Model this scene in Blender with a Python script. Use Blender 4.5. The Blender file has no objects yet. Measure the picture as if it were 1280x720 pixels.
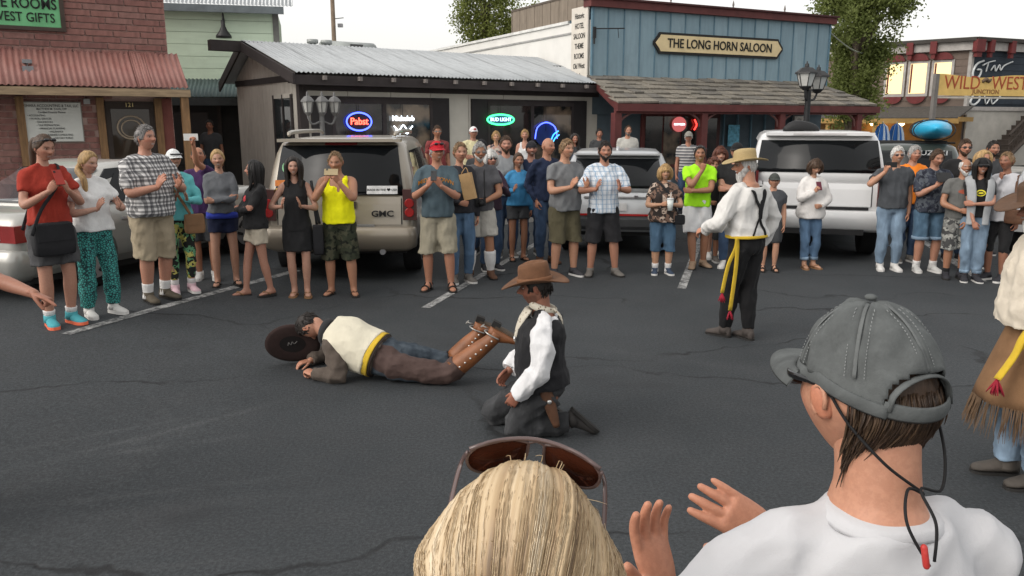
import bpy, bmesh, math, random
import numpy as np
from mathutils import Vector, Matrix
from mathutils.bvhtree import BVHTree
R = math.radians
rnd = random.Random(7)
nr = np.random.RandomState(11)
SC = bpy.context.scene
COL = SC.collection
# ---------------------------------------------------------------- camera
CAMH, FPX, HORIZ = 2.1, 1000.0, 152.0
PITCH = math.atan((360 - HORIZ) / FPX)
cam = bpy.data.objects.new('camera', bpy.data.cameras.new('camera'))
cam.data.sensor_width = 36; cam.data.lens = 36 * FPX / 1280
cam.data.clip_start = 0.05; cam.data.clip_end = 2000
cam.location = (0, 0, CAMH); cam.rotation_euler = (math.pi/2 - PITCH, 0, 0)
COL.objects.link(cam); SC.camera = cam
# ---------------------------------------------------------------- sky, sun, exposure
SUN_EL, SUN_AZ = 38.0, 240.0          # degrees, azimuth clockwise from +Y
w = bpy.data.worlds.new('World'); SC.world = w; w.use_nodes = True
nt = w.node_tree; bg = nt.nodes['Background']
sky = nt.nodes.new('ShaderNodeTexSky'); sky.sky_type = 'NISHITA'; sky.sun_disc = False
sky.sun_elevation = R(SUN_EL); sky.sun_rotation = R(SUN_AZ)
sky.air_density = 1.0; sky.dust_density = 4.0; sky.ozone_density = 0.6
hs = nt.nodes.new('ShaderNodeHueSaturation'); hs.inputs['Saturation'].default_value = 0.32
veil = nt.nodes.new('ShaderNodeMix'); veil.data_type = 'RGBA'; veil.inputs[0].default_value = 0.6     # thin even cloud over the whole sky
veil.inputs[7].default_value = (4.25, 4.12, 3.9, 1)
nt.links.new(sky.outputs[0], hs.inputs['Color']); nt.links.new(hs.outputs[0], veil.inputs[6]); nt.links.new(veil.outputs[2], bg.inputs['Color'])
bg.inputs['Strength'].default_value = 0.15
sd = bpy.data.lights.new('sun', 'SUN'); sd.energy = 0.6; sd.angle = R(50); sd.color = (1, .93, .84)
sun = bpy.data.objects.new('sun', sd); COL.objects.link(sun)
_a, _e = R(SUN_AZ), R(SUN_EL)
sdir = Vector((math.sin(_a)*math.cos(_e), math.cos(_a)*math.cos(_e), math.sin(_e)))
sun.rotation_euler = sdir.to_track_quat('Z', 'Y').to_euler()
SC.view_settings.view_transform = 'Standard'; SC.view_settings.look = 'None'
SC.view_settings.gamma = 1.0; SC.view_settings.use_curve_mapping = False
SC.view_settings.exposure = 0.92
# ---------------------------------------------------------------- maths
_cp, _sp = math.cos(PITCH), math.sin(PITCH)
def A3(*a): return np.array(a, float)
def nrm(a):
    a = np.asarray(a, float); return a / (np.linalg.norm(a) + 1e-12)
def ray(px, py):
    a, b = px - 640.0, 360.0 - py
    return A3(a, FPX*_cp + b*_sp, -FPX*_sp + b*_cp)
def P(px, py, Y):                       # point on a pixel's ray at distance Y ahead
    d = ray(px, py); return A3(0, 0, CAMH) + d * (Y / d[1])
def proj(p):
    q = np.asarray(p, float) - A3(0, 0, CAMH)
    z = q[1]*_cp - q[2]*_sp; y = q[1]*_sp + q[2]*_cp
    return 640 + FPX*q[0]/z, 360 - FPX*y/z
def sstep(a, b, x):
    t = min(1, max(0, (x - a)/(b - a))); return t*t*(3 - 2*t)
def gz(x, y):                           # the lot rises a little towards the shops on the left
    return 0.18 * sstep(-1.8, -4.6, x) * sstep(2.0, 6.0, y)
def G(px, py):                          # where a pixel's ray meets the ground
    d = ray(px, py); t = CAMH / -d[2]
    for _ in range(12):
        p = A3(0, 0, CAMH) + d*t; t += (p[2] - gz(p[0], p[1])) / -d[2]
    p = A3(0, 0, CAMH) + d*t; p[2] = gz(p[0], p[1]); return p
def zat(p, py):                         # height of the point above p that shows on row py
    lo, hi = p[2] - 1, p[2] + 12
    for _ in range(50):
        m = (lo + hi)/2
        if proj((p[0], p[1], m))[1] > py: lo = m
        else: hi = m
    return lo
def along(o, d, px, z):                  # distance from o along d (level) to the point shown in column px at height z
    k = (px-640)/FPX; o = np.asarray(o, float); c0 = o[1]*_cp - (z-CAMH)*_sp
    return (k*c0 - o[0])/(d[0] - k*d[1]*_cp)
def rot2(a): c, s = math.cos(a), math.sin(a); return np.array([[c, -s, 0], [s, c, 0], [0, 0, 1.]])
def frame(right, fwd, up): return np.column_stack([right, fwd, up])
# ---------------------------------------------------------------- mesh builder
BOXF = [(0,3,2,1), (4,5,6,7), (0,1,5,4), (1,2,6,5), (2,3,7,6), (3,0,4,7)]
class MB:
    def __init__(s): s.v = []; s.f = []; s.m = []; s.n = 0
    def add(s, v, f, mi=0):
        v = np.asarray(v, float).reshape(-1, 3); s.v.append(v)
        s.f += [tuple(i + s.n for i in q) for q in f]; s.m += [mi]*len(f); s.n += len(v); return s
    def box(s, c, d, mi=0, rot=None):
        h = np.asarray(d, float)/2
        p = np.array([(-1,-1,-1),(1,-1,-1),(1,1,-1),(-1,1,-1),(-1,-1,1),(1,-1,1),(1,1,1),(-1,1,1)])*h
        if rot is not None: p = p @ np.asarray(rot).T
        return s.add(p + np.asarray(c, float), BOXF, mi)
    def b2(s, x0, x1, y0, y1, z0, z1, mi=0): return s.box(((x0+x1)/2, (y0+y1)/2, (z0+z1)/2), (x1-x0, y1-y0, z1-z0), mi)
    def rings(s, rs, mi=0, cap=True, closed=False):
        n = len(rs[0]); k = len(rs); f = []
        for i in range(k if closed else k-1):
            j = (i+1) % k
            for a in range(n): b = (a+1) % n; f.append((i*n+a, i*n+b, j*n+b, j*n+a))
        if cap and not closed:
            f.append(tuple(range(n-1, -1, -1))); f.append(tuple((k-1)*n + a for a in range(n)))
        return s.add(np.concatenate(rs), f, mi)
    def tube(s, pts, rad, n=10, side=None, mi=0, sub=0, rnd_ends=False, closed=False):
        pts = [np.asarray(p, float) for p in pts]
        rad = [(r, r) if np.isscalar(r) else r for r in (rad if hasattr(rad, '__len__') and not (isinstance(rad, tuple) and len(rad) == 2 and len(pts) != 2) else [rad]*len(pts))]
        if sub:
            pts, rad = catmull(pts, sub), catmull([np.array(r, float) for r in rad], sub)
        k = len(pts)
        T = [nrm(pts[min(i+1, k-1)] - pts[max(i-1, 0)]) if not closed else nrm(pts[(i+1) % k] - pts[i-1]) for i in range(k)]
        if side is None: side = A3(1, 0, 0) if abs(T[0][0]) < .8 else A3(0, 1, 0)
        u = nrm(side - T[0]*np.dot(side, T[0])); rs = []
        for i in range(k):
            u = nrm(u - T[i]*np.dot(u, T[i])); w_ = np.cross(T[i], u)
            th = np.linspace(0, 2*math.pi, n, endpoint=False)
            rs.append(pts[i] + np.outer(np.cos(th), u)*rad[i][0] + np.outer(np.sin(th), w_)*rad[i][1])
        if rnd_ends and not closed:
            c0, c1 = pts[0], pts[-1]; r0, r1 = min(rad[0]), min(rad[-1])
            rs = [c0 + (rs[0]-c0)*.35 - T[0]*r0*.85, c0 + (rs[0]-c0)*.8 - T[0]*r0*.5] + rs + [c1 + (rs[-1]-c1)*.8 + T[-1]*r1*.5, c1 + (rs[-1]-c1)*.35 + T[-1]*r1*.85]
        return s.rings(rs, mi, True, closed)
    def ball(s, c, r, nu=12, nv=8, mi=0, M=None):
        rs = []; r = np.asarray((r, r, r) if np.isscalar(r) else r, float)
        for i in range(1, nv):
            ph = math.pi*i/nv - math.pi/2; th = np.linspace(0, 2*math.pi, nu, endpoint=False)
            q = np.column_stack([np.cos(th)*math.cos(ph), np.sin(th)*math.cos(ph), np.full(nu, math.sin(ph))])*r
            rs.append((q if M is None else q @ np.asarray(M).T) + np.asarray(c, float))
        return s.rings(rs, mi)
    def prism(s, poly, y0, y1, mi=0, ax='xz'):   # 2-D outline thickened along the third axis
        n = len(poly)
        def e(p, h): return (p[0], h, p[1]) if ax == 'xz' else ((p[0], p[1], h) if ax == 'xy' else (h, p[0], p[1]))
        v = [e(p, y0) for p in poly] + [e(p, y1) for p in poly]
        f = [tuple(range(n)), tuple(range(2*n-1, n-1, -1))] + [(i, i+n, (i+1) % n + n, (i+1) % n) for i in range(n)]
        return s.add(v, f, mi)
    def mesh(s, name='m', smooth=False):
        me = bpy.data.meshes.new(name)
        me.from_pydata(np.concatenate(s.v).tolist() if s.v else [], [], s.f)
        if any(s.m): me.polygons.foreach_set('material_index', s.m)
        if smooth: me.polygons.foreach_set('use_smooth', [True]*len(me.polygons))
        bm = bmesh.new(); bm.from_mesh(me); bmesh.ops.recalc_face_normals(bm, faces=bm.faces); bm.to_mesh(me); bm.free()
        return me
    def build(s, name, mats, parent=None, smooth=False): return obj(name, s.mesh(name, smooth), mats, parent)
def catmull(p, sub):
    p = [np.asarray(q, float) for q in p]; out = []
    for i in range(len(p)-1):
        a, b, c, d = p[max(i-1, 0)], p[i], p[i+1], p[min(i+2, len(p)-1)]
        for j in range(sub):
            t = j/sub
            out.append(.5*((2*b) + (c-a)*t + (2*a-5*b+4*c-d)*t*t + (3*b-a-3*c+d)*t**3))
    out.append(p[-1]); return out
def obj(name, me, mats=None, parent=None):
    o = bpy.data.objects.new(name, me); COL.objects.link(o)
    if mats is not None:
        for m in (mats if isinstance(mats, (list, tuple)) else [mats]): me.materials.append(m)
    if parent is not None: o.parent = parent
    return o
def tag(o, label, cat, group=None, kind=None):
    o['label'] = label; o['category'] = cat
    if group: o['group'] = group
    if kind: o['kind'] = kind
    return o
def thing(name, label, cat, loc=(0,0,0), rz=0, group=None):
    o = bpy.data.objects.new(name, None); COL.objects.link(o); o.empty_display_size = .2
    o.location = [float(c) for c in loc]; o.rotation_euler = (0, 0, rz); return tag(o, label, cat, group)
def struct(o): o['kind'] = 'structure'; return o
# modifiers are evaluated in a scratch scene
TMP = bpy.data.scenes.new('scratch')
def evalmesh(data, mods=()):
    o = bpy.data.objects.new('tmp', data); TMP.collection.objects.link(o)
    for typ, kw in mods:
        m = o.modifiers.new(typ, typ)
        for k, val in kw.items(): setattr(m, k, val)
    vl = TMP.view_layers[0]; vl.update(); dg = vl.depsgraph
    me = bpy.data.meshes.new_from_object(o.evaluated_get(dg), depsgraph=dg)
    bpy.data.objects.remove(o); return me
def vox(mb, size, smooth=4, fac=.5, folds=0, seed=0, fs=1.0, dec=.62):
    me0 = mb.mesh('vox')
    me = evalmesh(me0, [('REMESH', dict(mode='VOXEL', voxel_size=size)), ('SMOOTH', dict(factor=fac, iterations=smooth))] + ([('DECIMATE', dict(ratio=dec))] if dec < 1 else []))
    bpy.data.meshes.remove(me0); me.polygons.foreach_set('use_smooth', [True]*len(me.polygons))
    if folds: fold(me, folds, seed, fs)
    return me
def vco(me):
    a = np.empty(len(me.vertices)*3); me.vertices.foreach_get('co', a); return a.reshape(-1, 3)
def fold(me, amp, seed=0, fs=1.0):
    r = np.random.RandomState(seed); p = vco(me)
    n = np.empty(len(p)*3); me.vertex_normals.foreach_get('vector', n); n = n.reshape(-1, 3)
    h = np.zeros(len(p))
    for i in range(7):
        k = r.normal(size=3)*A3(1, 1, .55); k = k/np.linalg.norm(k)*fs*r.uniform(22, 75)
        h += (1 - np.abs(np.sin(p @ k/2 + r.uniform(0, 6) + 1.4*np.sin(p @ r.normal(size=3)*9)))*2)*22/np.linalg.norm(k)*fs
    me.vertices.foreach_set('co', (p + n*(h*amp)[:, None]).ravel()); me.update()
def text(s, size, ext=.004, bold=0, spacing=1.0, align='CENTER'):
    c = bpy.data.curves.new('t', 'FONT'); c.body = s; c.size = size; c.extrude = ext; c.offset = bold*size
    c.align_x = align; c.align_y = 'CENTER'; c.resolution_u = 3; c.space_character = spacing
    me = evalmesh(c); bpy.data.curves.remove(c); return me
def put_text(name, s, size, mat, parent, loc, ext=.006, bold=.01, rot=(math.pi/2, 0, 0), sx=1, **kw):
    me = text(s, size, ext, bold, **kw); o = obj(name, me, mat, parent)
    o.location = loc; o.rotation_euler = rot; o.scale = (sx, 1, 1); return o
# ---------------------------------------------------------------- materials
def lin(c): return tuple((x/12.92 if x <= .04045 else ((x+.055)/1.055)**2.4) for x in c)
def s8(r, g, b): return lin((r/255, g/255, b/255))
MATS = {}
class NT:
    def __init__(s, name):
        s.m = bpy.data.materials.new(name); s.m.use_nodes = True; s.t = s.m.node_tree
        s.b = s.t.nodes['Principled BSDF']; s.oc = None
    def n(s, typ, **kw):
        nd = s.t.nodes.new('ShaderNode' + typ)
        for k, val in kw.items():
            if k in nd.bl_rna.properties and not k[0].isupper(): setattr(nd, k, val)
            else: nd.inputs[k].default_value = val
        return nd
    def l(s, a, b): s.t.links.new(a, b)
    def co(s, scale=(1,1,1), rot=(0,0,0), src='Object'):
        if s.oc is None: s.oc = s.n('TexCoord')
        mp = s.n('Mapping'); mp.inputs['Scale'].default_value = scale; mp.inputs['Rotation'].default_value = rot
        s.l(s.oc.outputs[src], mp.inputs[0]); return mp.outputs[0]
    def noise(s, scale, detail=3, rough=.55, vec=None, dist=0):
        nd = s.n('TexNoise'); nd.inputs['Scale'].default_value = scale; nd.inputs['Detail'].default_value = detail
        nd.inputs['Roughness'].default_value = rough; nd.inputs['Distortion'].default_value = dist
        s.l(vec if vec is not None else s.co(), nd.inputs['Vector']); return nd.outputs['Fac']
    def ramp(s, fac, stops, interp='LINEAR'):
        r = s.n('ValToRGB'); s.l(fac, r.inputs[0]); e = r.color_ramp.elements; r.color_ramp.interpolation = interp
        while len(e) < len(stops): e.new(.5)
        for i, (p, c) in enumerate(stops):
            e[i].position = p; e[i].color = (tuple(c) + (1,))[:4] if hasattr(c, '__len__') else (c, c, c, 1)
        return r.outputs[0]
    def mix(s, fac, a, b, blend='MIX'):
        m = s.n('Mix'); m.data_type = 'RGBA'; m.blend_type = blend
        for val, i in ((fac, 0), (a, 6), (b, 7)):
            if isinstance(val, bpy.types.NodeSocket): s.l(val, m.inputs[i])
            else: m.inputs[i].default_value = val if i == 0 else ((tuple(val) + (1,))[:4] if hasattr(val, '__len__') else (val, val, val, 1))
        return m.outputs[2]
    def math(s, op, a, b=0, c=0):
        m = s.n('Math'); m.operation = op
        for i, val in enumerate((a, b, c)):
            if isinstance(val, bpy.types.NodeSocket): s.l(val, m.inputs[i])
            else: m.inputs[i].default_value = val
        return m.outputs[0]
    def sep(s, vec):
        x = s.n('SeparateXYZ'); s.l(vec, x.inputs[0]); return x.outputs
    def base(s, c):
        if isinstance(c, bpy.types.NodeSocket): s.l(c, s.b.inputs['Base Color'])
        else: s.b.inputs['Base Color'].default_value = tuple(c) + (1,)
    def bump(s, h, strength=.4, dist=.01):
        b = s.n('Bump'); b.inputs['Strength'].default_value = strength; b.inputs['Distance'].default_value = dist
        s.l(h, b.inputs['Height']); s.l(b.outputs[0], s.b.inputs['Normal'])
    def fin(s, rough=.8, spec=.3, metal=0):
        s.b.inputs['Roughness'].default_value = rough; s.b.inputs['Specular IOR Level'].default_value = spec
        s.b.inputs['Metallic'].default_value = metal; return s.m
def M(name, c, rough=.8, var=.18, vs=4, bump=.25, bs=60, metal=0, spec=.3, coat=0, stretch=(1,1,1), dist=.006, dirt=0):
    if name in MATS: return MATS[name]
    n = NT(name); vec = n.co(stretch)
    f = n.noise(vs, 5, .6, vec)
    col = n.mix(n.ramp(f, [(.3, 0), (.7, 1)]), tuple(x*(1-var) for x in c), tuple(min(1, x*(1+var)) for x in c))
    if dirt:
        d = n.noise(vs*.6, 6, .7); col = n.mix(n.math('MULTIPLY', n.ramp(d, [(.5, 0), (.72, 1)]), dirt), col, tuple(x*.45 for x in c))
    n.base(col)
    if bump: n.bump(n.noise(bs, 4, .6, vec), bump, dist)
    if coat: n.b.inputs['Coat Weight'].default_value = coat; n.b.inputs['Coat Roughness'].default_value = .08
    MATS[name] = n.fin(rough, spec, metal); return MATS[name]
def glow(name, c, k):
    if name in MATS: return MATS[name]
    n = NT(name); n.base((.02, .02, .02)); n.b.inputs['Emission Color'].default_value = tuple(c) + (1,)
    n.b.inputs['Emission Strength'].default_value = k; MATS[name] = n.fin(.5); return n.m
def glass(name, c=(.02, .024, .026), rough=.04, spec=.6):
    if name in MATS: return MATS[name]
    n = NT(name); f = n.noise(1.3, 3); n.base(n.mix(f, tuple(x*.7 for x in c), tuple(x*1.4 for x in c)))
    MATS[name] = n.fin(rough, spec); return n.m
def copyset(src, parent, loc, rot=None, scale=None):
    o = src.copy(); COL.objects.link(o); o.parent = parent; o.location = loc
    if rot is not None: o.rotation_euler = rot
    if scale is not None: o.scale = scale
    return o
def pieces(name, me, mats, parent, places):      # alike pieces share one mesh: (loc, rot, scale)
    out = []
    for m in (mats if isinstance(mats, (list, tuple)) else [mats]): me.materials.append(m)
    for pl in places:
        o = bpy.data.objects.new(name, me); COL.objects.link(o); o.parent = parent
        o.location = pl[0]
        if len(pl) > 1 and pl[1] is not None: o.rotation_euler = pl[1]
        if len(pl) > 2 and pl[2] is not None: o.scale = pl[2]
        out.append(o)
    return out
def ubox(): return MB().box((0,0,0), (1,1,1)).mesh('unit')
# ================================================================ GROUND
def ground_mat():
    n = NT('asphalt'); vec = n.co(src='Object')
    xyz = n.sep(vec)
    big = n.noise(.35, 5, .6, vec); fine = n.noise(120, 3, .7, vec); mid = n.noise(2.2, 5, .65, vec)
    c = n.mix(n.ramp(big, [(.35, 0), (.65, 1)]), (.031, .036, .040), (.053, .059, .064))
    c = n.mix(n.ramp(mid, [(.42, 0), (.72, .55)]), c, (.050, .053, .056))
    sp = n.ramp(fine, [(.60, 0), (.78, 1)])
    c = n.mix(n.math('MULTIPLY', sp, .6), c, (.15, .15, .15)); gr = n.noise(48, 5, .75, vec); c = n.mix(n.ramp(gr, [(.40, .55), (.56, 0)]), c, (.016, .017, .018)); c = n.mix(n.ramp(gr, [(.54, 0), (.72, .5)]), c, (.085, .087, .088))
    # pale tyre scuffs
    def streak(p0, p1, wid, k, bend=0.0):
        p0, p1 = np.array(p0[:2]), np.array(p1[:2]); d = (p1-p0)/np.linalg.norm(p1-p0); L = np.linalg.norm(p1-p0)
        a = n.math('ADD', n.math('MULTIPLY', xyz[0], float(d[0])), n.math('MULTIPLY_ADD', xyz[1], float(d[1]), float(-p0@d)))
        q = n.math('ADD', n.math('MULTIPLY', xyz[0], float(-d[1])), n.math('MULTIPLY_ADD', xyz[1], float(d[0]), float(p0[0]*d[1]-p0[1]*d[0])))
        if bend: q = n.math('ADD', q, n.math('MULTIPLY', n.math('MULTIPLY', a, n.math('SUBTRACT', a, L)), bend))
        q = n.math('ABSOLUTE', n.math('ADD', q, n.math('MULTIPLY', n.math('SUBTRACT', mid, .5), wid*1.6)))
        m = n.math('SUBTRACT', 1, n.math('DIVIDE', q, wid)); m = n.math('MAXIMUM', m, 0)
        e = n.math('MULTIPLY', n.math('GREATER_THAN', a, 0), n.math('LESS_THAN', a, L))
        ends = n.math('MINIMUM', 1, n.math('MULTIPLY', n.math('MINIMUM', a, n.math('SUBTRACT', L, a)), 1.5))
        return n.math('MULTIPLY', n.math('MULTIPLY', n.math('MULTIPLY', m, e), ends), k)
    tot = None
    for s in [(G(-40, 590), G(350, 538), .06, .55, .03), (G(-40, 600), G(380, 492), .05, .6, -.02), (G(-40, 574), G(300, 508), .035, .5, -.01), (G(0, 660), G(450, 610), .10, .35, .02), (G(-30, 640), G(400, 590), .06, .4, .01), (G(400, 690), G(30, 720), .05, .35, .02),
              (G(170, 478), G(232, 545), .05, .3, 0), (G(225, 520), G(235, 610), .05, .2, 0), (G(-20, 690), G(190, 640), .2, .4, 0),
              (G(110, 575), G(250, 525), .05, .6, 0), (G(700, 430), G(1000, 470), .2, .25, 0), (G(520, 600), G(900, 560), .25, .22, .02),
              (G(560, 505), G(800, 455), .18, .22, 0)]:
        t = streak(*s); tot = t if tot is None else n.math('MAXIMUM', tot, t)
    grit = n.math('MULTIPLY', n.ramp(n.noise(40, 4, .7, vec), [(.38, .0), (.62, 1)]), n.ramp(n.noise(3.5, 5, .7, vec), [(.36, .15), (.62, 1)]))
    c = n.mix(n.math('MINIMUM', 1, n.math('MULTIPLY', n.math('MULTIPLY', tot, grit), 1.5)), c, (.088, .091, .094))
    # cracks
    wv = n.n('VectorMath'); wv.operation = 'ADD'; nz = n.n('TexNoise'); nz.inputs['Scale'].default_value = 1.1; nz.inputs['Detail'].default_value = 5
    n.l(vec, nz.inputs['Vector']); n.l(vec, wv.inputs[0]); n.l(nz.outputs['Color'], wv.inputs[1])
    mp = n.n('Mapping'); mp.inputs['Scale'].default_value = (.45, 1.0, 1); n.l(wv.outputs[0], mp.inputs[0])
    vo = n.n('TexVoronoi'); vo.feature = 'DISTANCE_TO_EDGE'; vo.inputs['Scale'].default_value = .42; n.l(mp.outputs[0], vo.inputs['Vector'])
    cr = n.ramp(vo.outputs['Distance'], [(.0, 1), (.005, .8), (.010, 0)])
    cr = n.math('MULTIPLY', cr, n.ramp(n.noise(.7, 3, .5, vec), [(.41, 0), (.54, 1)]))
    c = n.mix(n.math('MULTIPLY', cr, .8), c, (.012, .012, .013))
    # tar-dark stains near the cars
    st = n.ramp(n.noise(.9, 4, .6, vec), [(.58, 0), (.72, .6)]); c = n.mix(st, c, (.026, .027, .029))
    n.base(c)
    h = n.math('SUBTRACT', n.math('MULTIPLY_ADD', fine, 1.0, n.math('MULTIPLY', mid, .6)), n.math('MULTIPLY', cr, 1.5))
    n.bump(n.math('ADD', h, n.math('MULTIPLY', gr, 1.2)), .6, .010); return n.fin(.78, .25)
xs = np.concatenate([np.linspace(-300, -10, 12)[:-1], np.linspace(-10, 2, 40), np.linspace(2, 300, 14)[1:]])
ys = np.concatenate([[-60, -10], np.linspace(0, 12, 25), np.linspace(12, 600, 16)[1:]])
mb = MB(); nx, ny = len(xs), len(ys)
mb.add([(x, y, gz(x, y)) for y in ys for x in xs], [(j*nx+i, j*nx+i+1, (j+1)*nx+i+1, (j+1)*nx+i) for j in range(ny-1) for i in range(nx-1)])
struct(mb.build('parking_lot', ground_mat(), smooth=True))
# stall lines, each a worn painted sheet laid on the lot
def paint_mat():
    n = NT('stall_paint'); f = n.noise(9, 6, .75); g = n.noise(55, 3, .7)
    k = n.math('MULTIPLY', n.ramp(f, [(.40, 0), (.58, 1)]), n.ramp(g, [(.36, .25), (.58, 1)]))
    n.base(n.mix(k, (.06, .062, .064), (.42, .42, .41))); n.bump(g, .3, .004); return n.fin(.75, .25)
pm = paint_mat()
def stripe(a, b, wd, name='stall_line'):
    a, b = np.array(a), np.array(b); d = nrm((b-a)*A3(1, 1, 0)); s = A3(-d[1], d[0], 0)*wd/2; k = 14; v = []
    for i in range(k+1):
        c = a + (b-a)*i/k
        for q in (c-s, c+s): v.append((q[0], q[1], gz(q[0], q[1]) + .004))
    m = MB(); m.add(v, [(2*i, 2*i+2, 2*i+3, 2*i+1) for i in range(k)]); o = struct(m.build(name, pm)); return o
STALL = nrm(A3(280, 1000*_cp, 0))           # direction the stalls point
for (x0, y0, L) in [(82, 418, 5.4), (532, 385, 5.5), (852, 361, 5.2), (1228, 352, 5)]:
    a = G(x0, y0); b = a + STALL*L
    if x0 == 82: b = G(372, 338)
    stripe(a, b, .11)
# ================================================================ ROW GEOMETRY
ROT = math.atan2(.592, .806); U2 = A3(.806, .592, 0); N2 = A3(.592, -.806, 0)
GA = A3(-4.60, 18, 0)
conc = M('sidewalk_concrete', (.30, .29, .27), .85, .2, 1.5, .35, 80, dirt=.4)
sw = MB(); KERB = .22
def rowpt(s, d, z=0): q = GA + U2*s + N2*d; return (q[0], q[1], z)
for s in np.arange(-9, 30, 1.6):
    e = .02; v = [rowpt(s, 3.6), rowpt(s+1.6-e, 3.6), rowpt(s+1.6-e, -8), rowpt(s, -8)]
    sw.add([(x, y, -.05) for x, y, _ in v] + [(x, y, KERB) for x, y, _ in v], BOXF)
struct(sw.build('sidewalk', conc))
kb = MB()
for s in np.arange(-9, 30, 2.4):
    v = [rowpt(s, 3.78), rowpt(s+2.39, 3.78), rowpt(s+2.39, 3.605), rowpt(s, 3.605)]
    kb.add([(x, y, -.05) for x, y, _ in v] + [(x, y, KERB + .003) for x, y, _ in v], BOXF)
struct(kb.build('kerb', M('kerb_concrete', (.36, .35, .33), .85, .15, 3, .3, 70, dirt=.3)))
# ================================================================ BRICK SHOP (left)
wood_or = M('orange_wood', (.20, .115, .055), .7, .3, 5, .3, 40, stretch=(6, 6, .6), dirt=.4)
dkwood = M('dark_wood', (.040, .030, .026), .7, .3, 5, .3, 40, stretch=(1, 1, 1))
CB = A3(-7.12, 17.2, 0); rb = R(32)
BU = A3(math.cos(rb), math.sin(rb), 0); bx = lambda px, z: along(CB, BU, px, z)
XP = [bx(26, 2.2), bx(126, 2.2), bx(198, 2.2)]     # wooden door posts
bs = thing('brick_shop', 'maroon brick shop with a rusty red corrugated awning at the left edge', 'building', (CB[0], CB[1], 0), rb)
mort = M('pink_mortar', (.50, .35, .31), .9, .12, 5, .3, 60)
m = MB(); m.b2(-6, 0, .03, 5, .0, 5.6); m.build('wall', mort, bs)
brm = [M('maroon_brick_%d' % i, c, .85, .25, 7, .5, 45, dirt=.35) for i, c in enumerate([(.205, .098, .085), (.23, .112, .096), (.18, .088, .078), (.225, .12, .104)])]
bw, bh, j = .50, .122, .022
def brickmesh(wd):
    me = MB().box((0, 0, 0), (wd, .05, bh-j)).mesh('brick'); return me
places = [[] for _ in range(4)]; sub = []
for r in range(40):
    z = .34 + r*bh + bh/2
    if 2.72 < z < 3.42: continue
    off = (r % 2)*bw/2 + (.12 if r % 4 > 1 else 0)
    x = -off
    if off > .1: places[rnd.randrange(4)].append(((-off/2, .012, z), None, (off-j, 1, 1)))
    while x > -5.0:
        x1 = x; x0 = max(x - bw, -6); x -= bw
        if x1 - x0 < .1: continue
        if x1 < XP[0]-.6 and z < 2.9: continue
        if z < 2.8 and (XP[1] < (x0+x1)/2 < -.02): continue        # doorway and stained panel
        if 1.75 < z < 2.45 and XP[0]+.1 < (x0+x1)/2 < XP[1]-.45: continue   # behind the notice board
        places[rnd.randrange(4)].append((((x0+x1)/2, .012 + rnd.uniform(-.004, .004), z), None, ((x1-x0-j), 1, 1)))
for i in range(4): pieces('brick', brickmesh(1.0), brm[i], bs, places[i])
# awning of corrugated sheets
def corr(wd, ln, waves, amp=.018, th=.004, k=6):
    mb = MB(); N = waves*k; xs_ = np.linspace(0, wd, N+1); zz = amp*np.cos(np.arange(N+1)/k*2*math.pi)
    v = []
    for y in (0, ln):
        for x, z in zip(xs_, zz): v.append((x, y, z))
    for y in (0, ln):
        for x, z in zip(xs_, zz): v.append((x, y, z-th))
    q = N+1
    f = [(i, i+1, q+i+1, q+i) for i in range(N)] + [(2*q+i+1, 2*q+i, 3*q+i, 3*q+i+1) for i in range(N)]
    f += [(i+1, i, 2*q+i, 2*q+i+1) for i in range(N)] + [(q+i, q+i+1, 3*q+i+1, 3*q+i) for i in range(N)]
    f += [(0, q, 3*q, 2*q), (q-1, 2*q+q-1, 3*q+q-1, q+q-1)]
    return mb.add(v, f)
def rust_mat():
    n = NT('rusted_red_tin'); f = n.noise(2.2, 6, .7, n.co((2, .5, 1))); g = n.noise(14, 4, .6)
    c = n.mix(n.ramp(f, [(.35, 0), (.7, 1)]), (.25, .10, .084), (.33, .18, .155)); c = n.mix(n.ramp(g, [(.55, 0), (.8, .5)]), c, (.30, .20, .17))
    n.base(c); n.bump(g, .2, .004); return n.fin(.6, .35)
aw = math.hypot(.95, .72); rust = rust_mat()
me = corr(.92, aw, 9, .016).mesh('tin', True)
pieces('roof_sheet', me, rust, bs, [((-5.0 + i*.9, -.93, 2.755 + .003*(i % 2)), (math.atan2(.72, .95), 0, 0)) for i in range(6) if i != 5] + [((-.5-.25, -.93, 2.761), (math.atan2(.72, .95), 0, 0))])
m = MB(); m.b2(-5.2, .2, -.96, -.90, 2.58, 2.725); m.build('awning_fascia', M('weathered_fascia', (.26, .19, .12), .75, .35, 6, .3, 30, stretch=(.4, 4, 4)), bs)
m = MB(); m.b2(-5.2, .16, -.88, .02, 2.60, 2.64); m.build('awning_soffit', dkwood, bs)
m = MB(); m.b2(.02, .16, -.92, -.78, .27, 2.578); m.build('post', wood_or, bs)
for x in XP: MB().b2(x-.07, x+.07, -.09, -.02, .27, 2.57).build('door_post', wood_or, bs)
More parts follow.
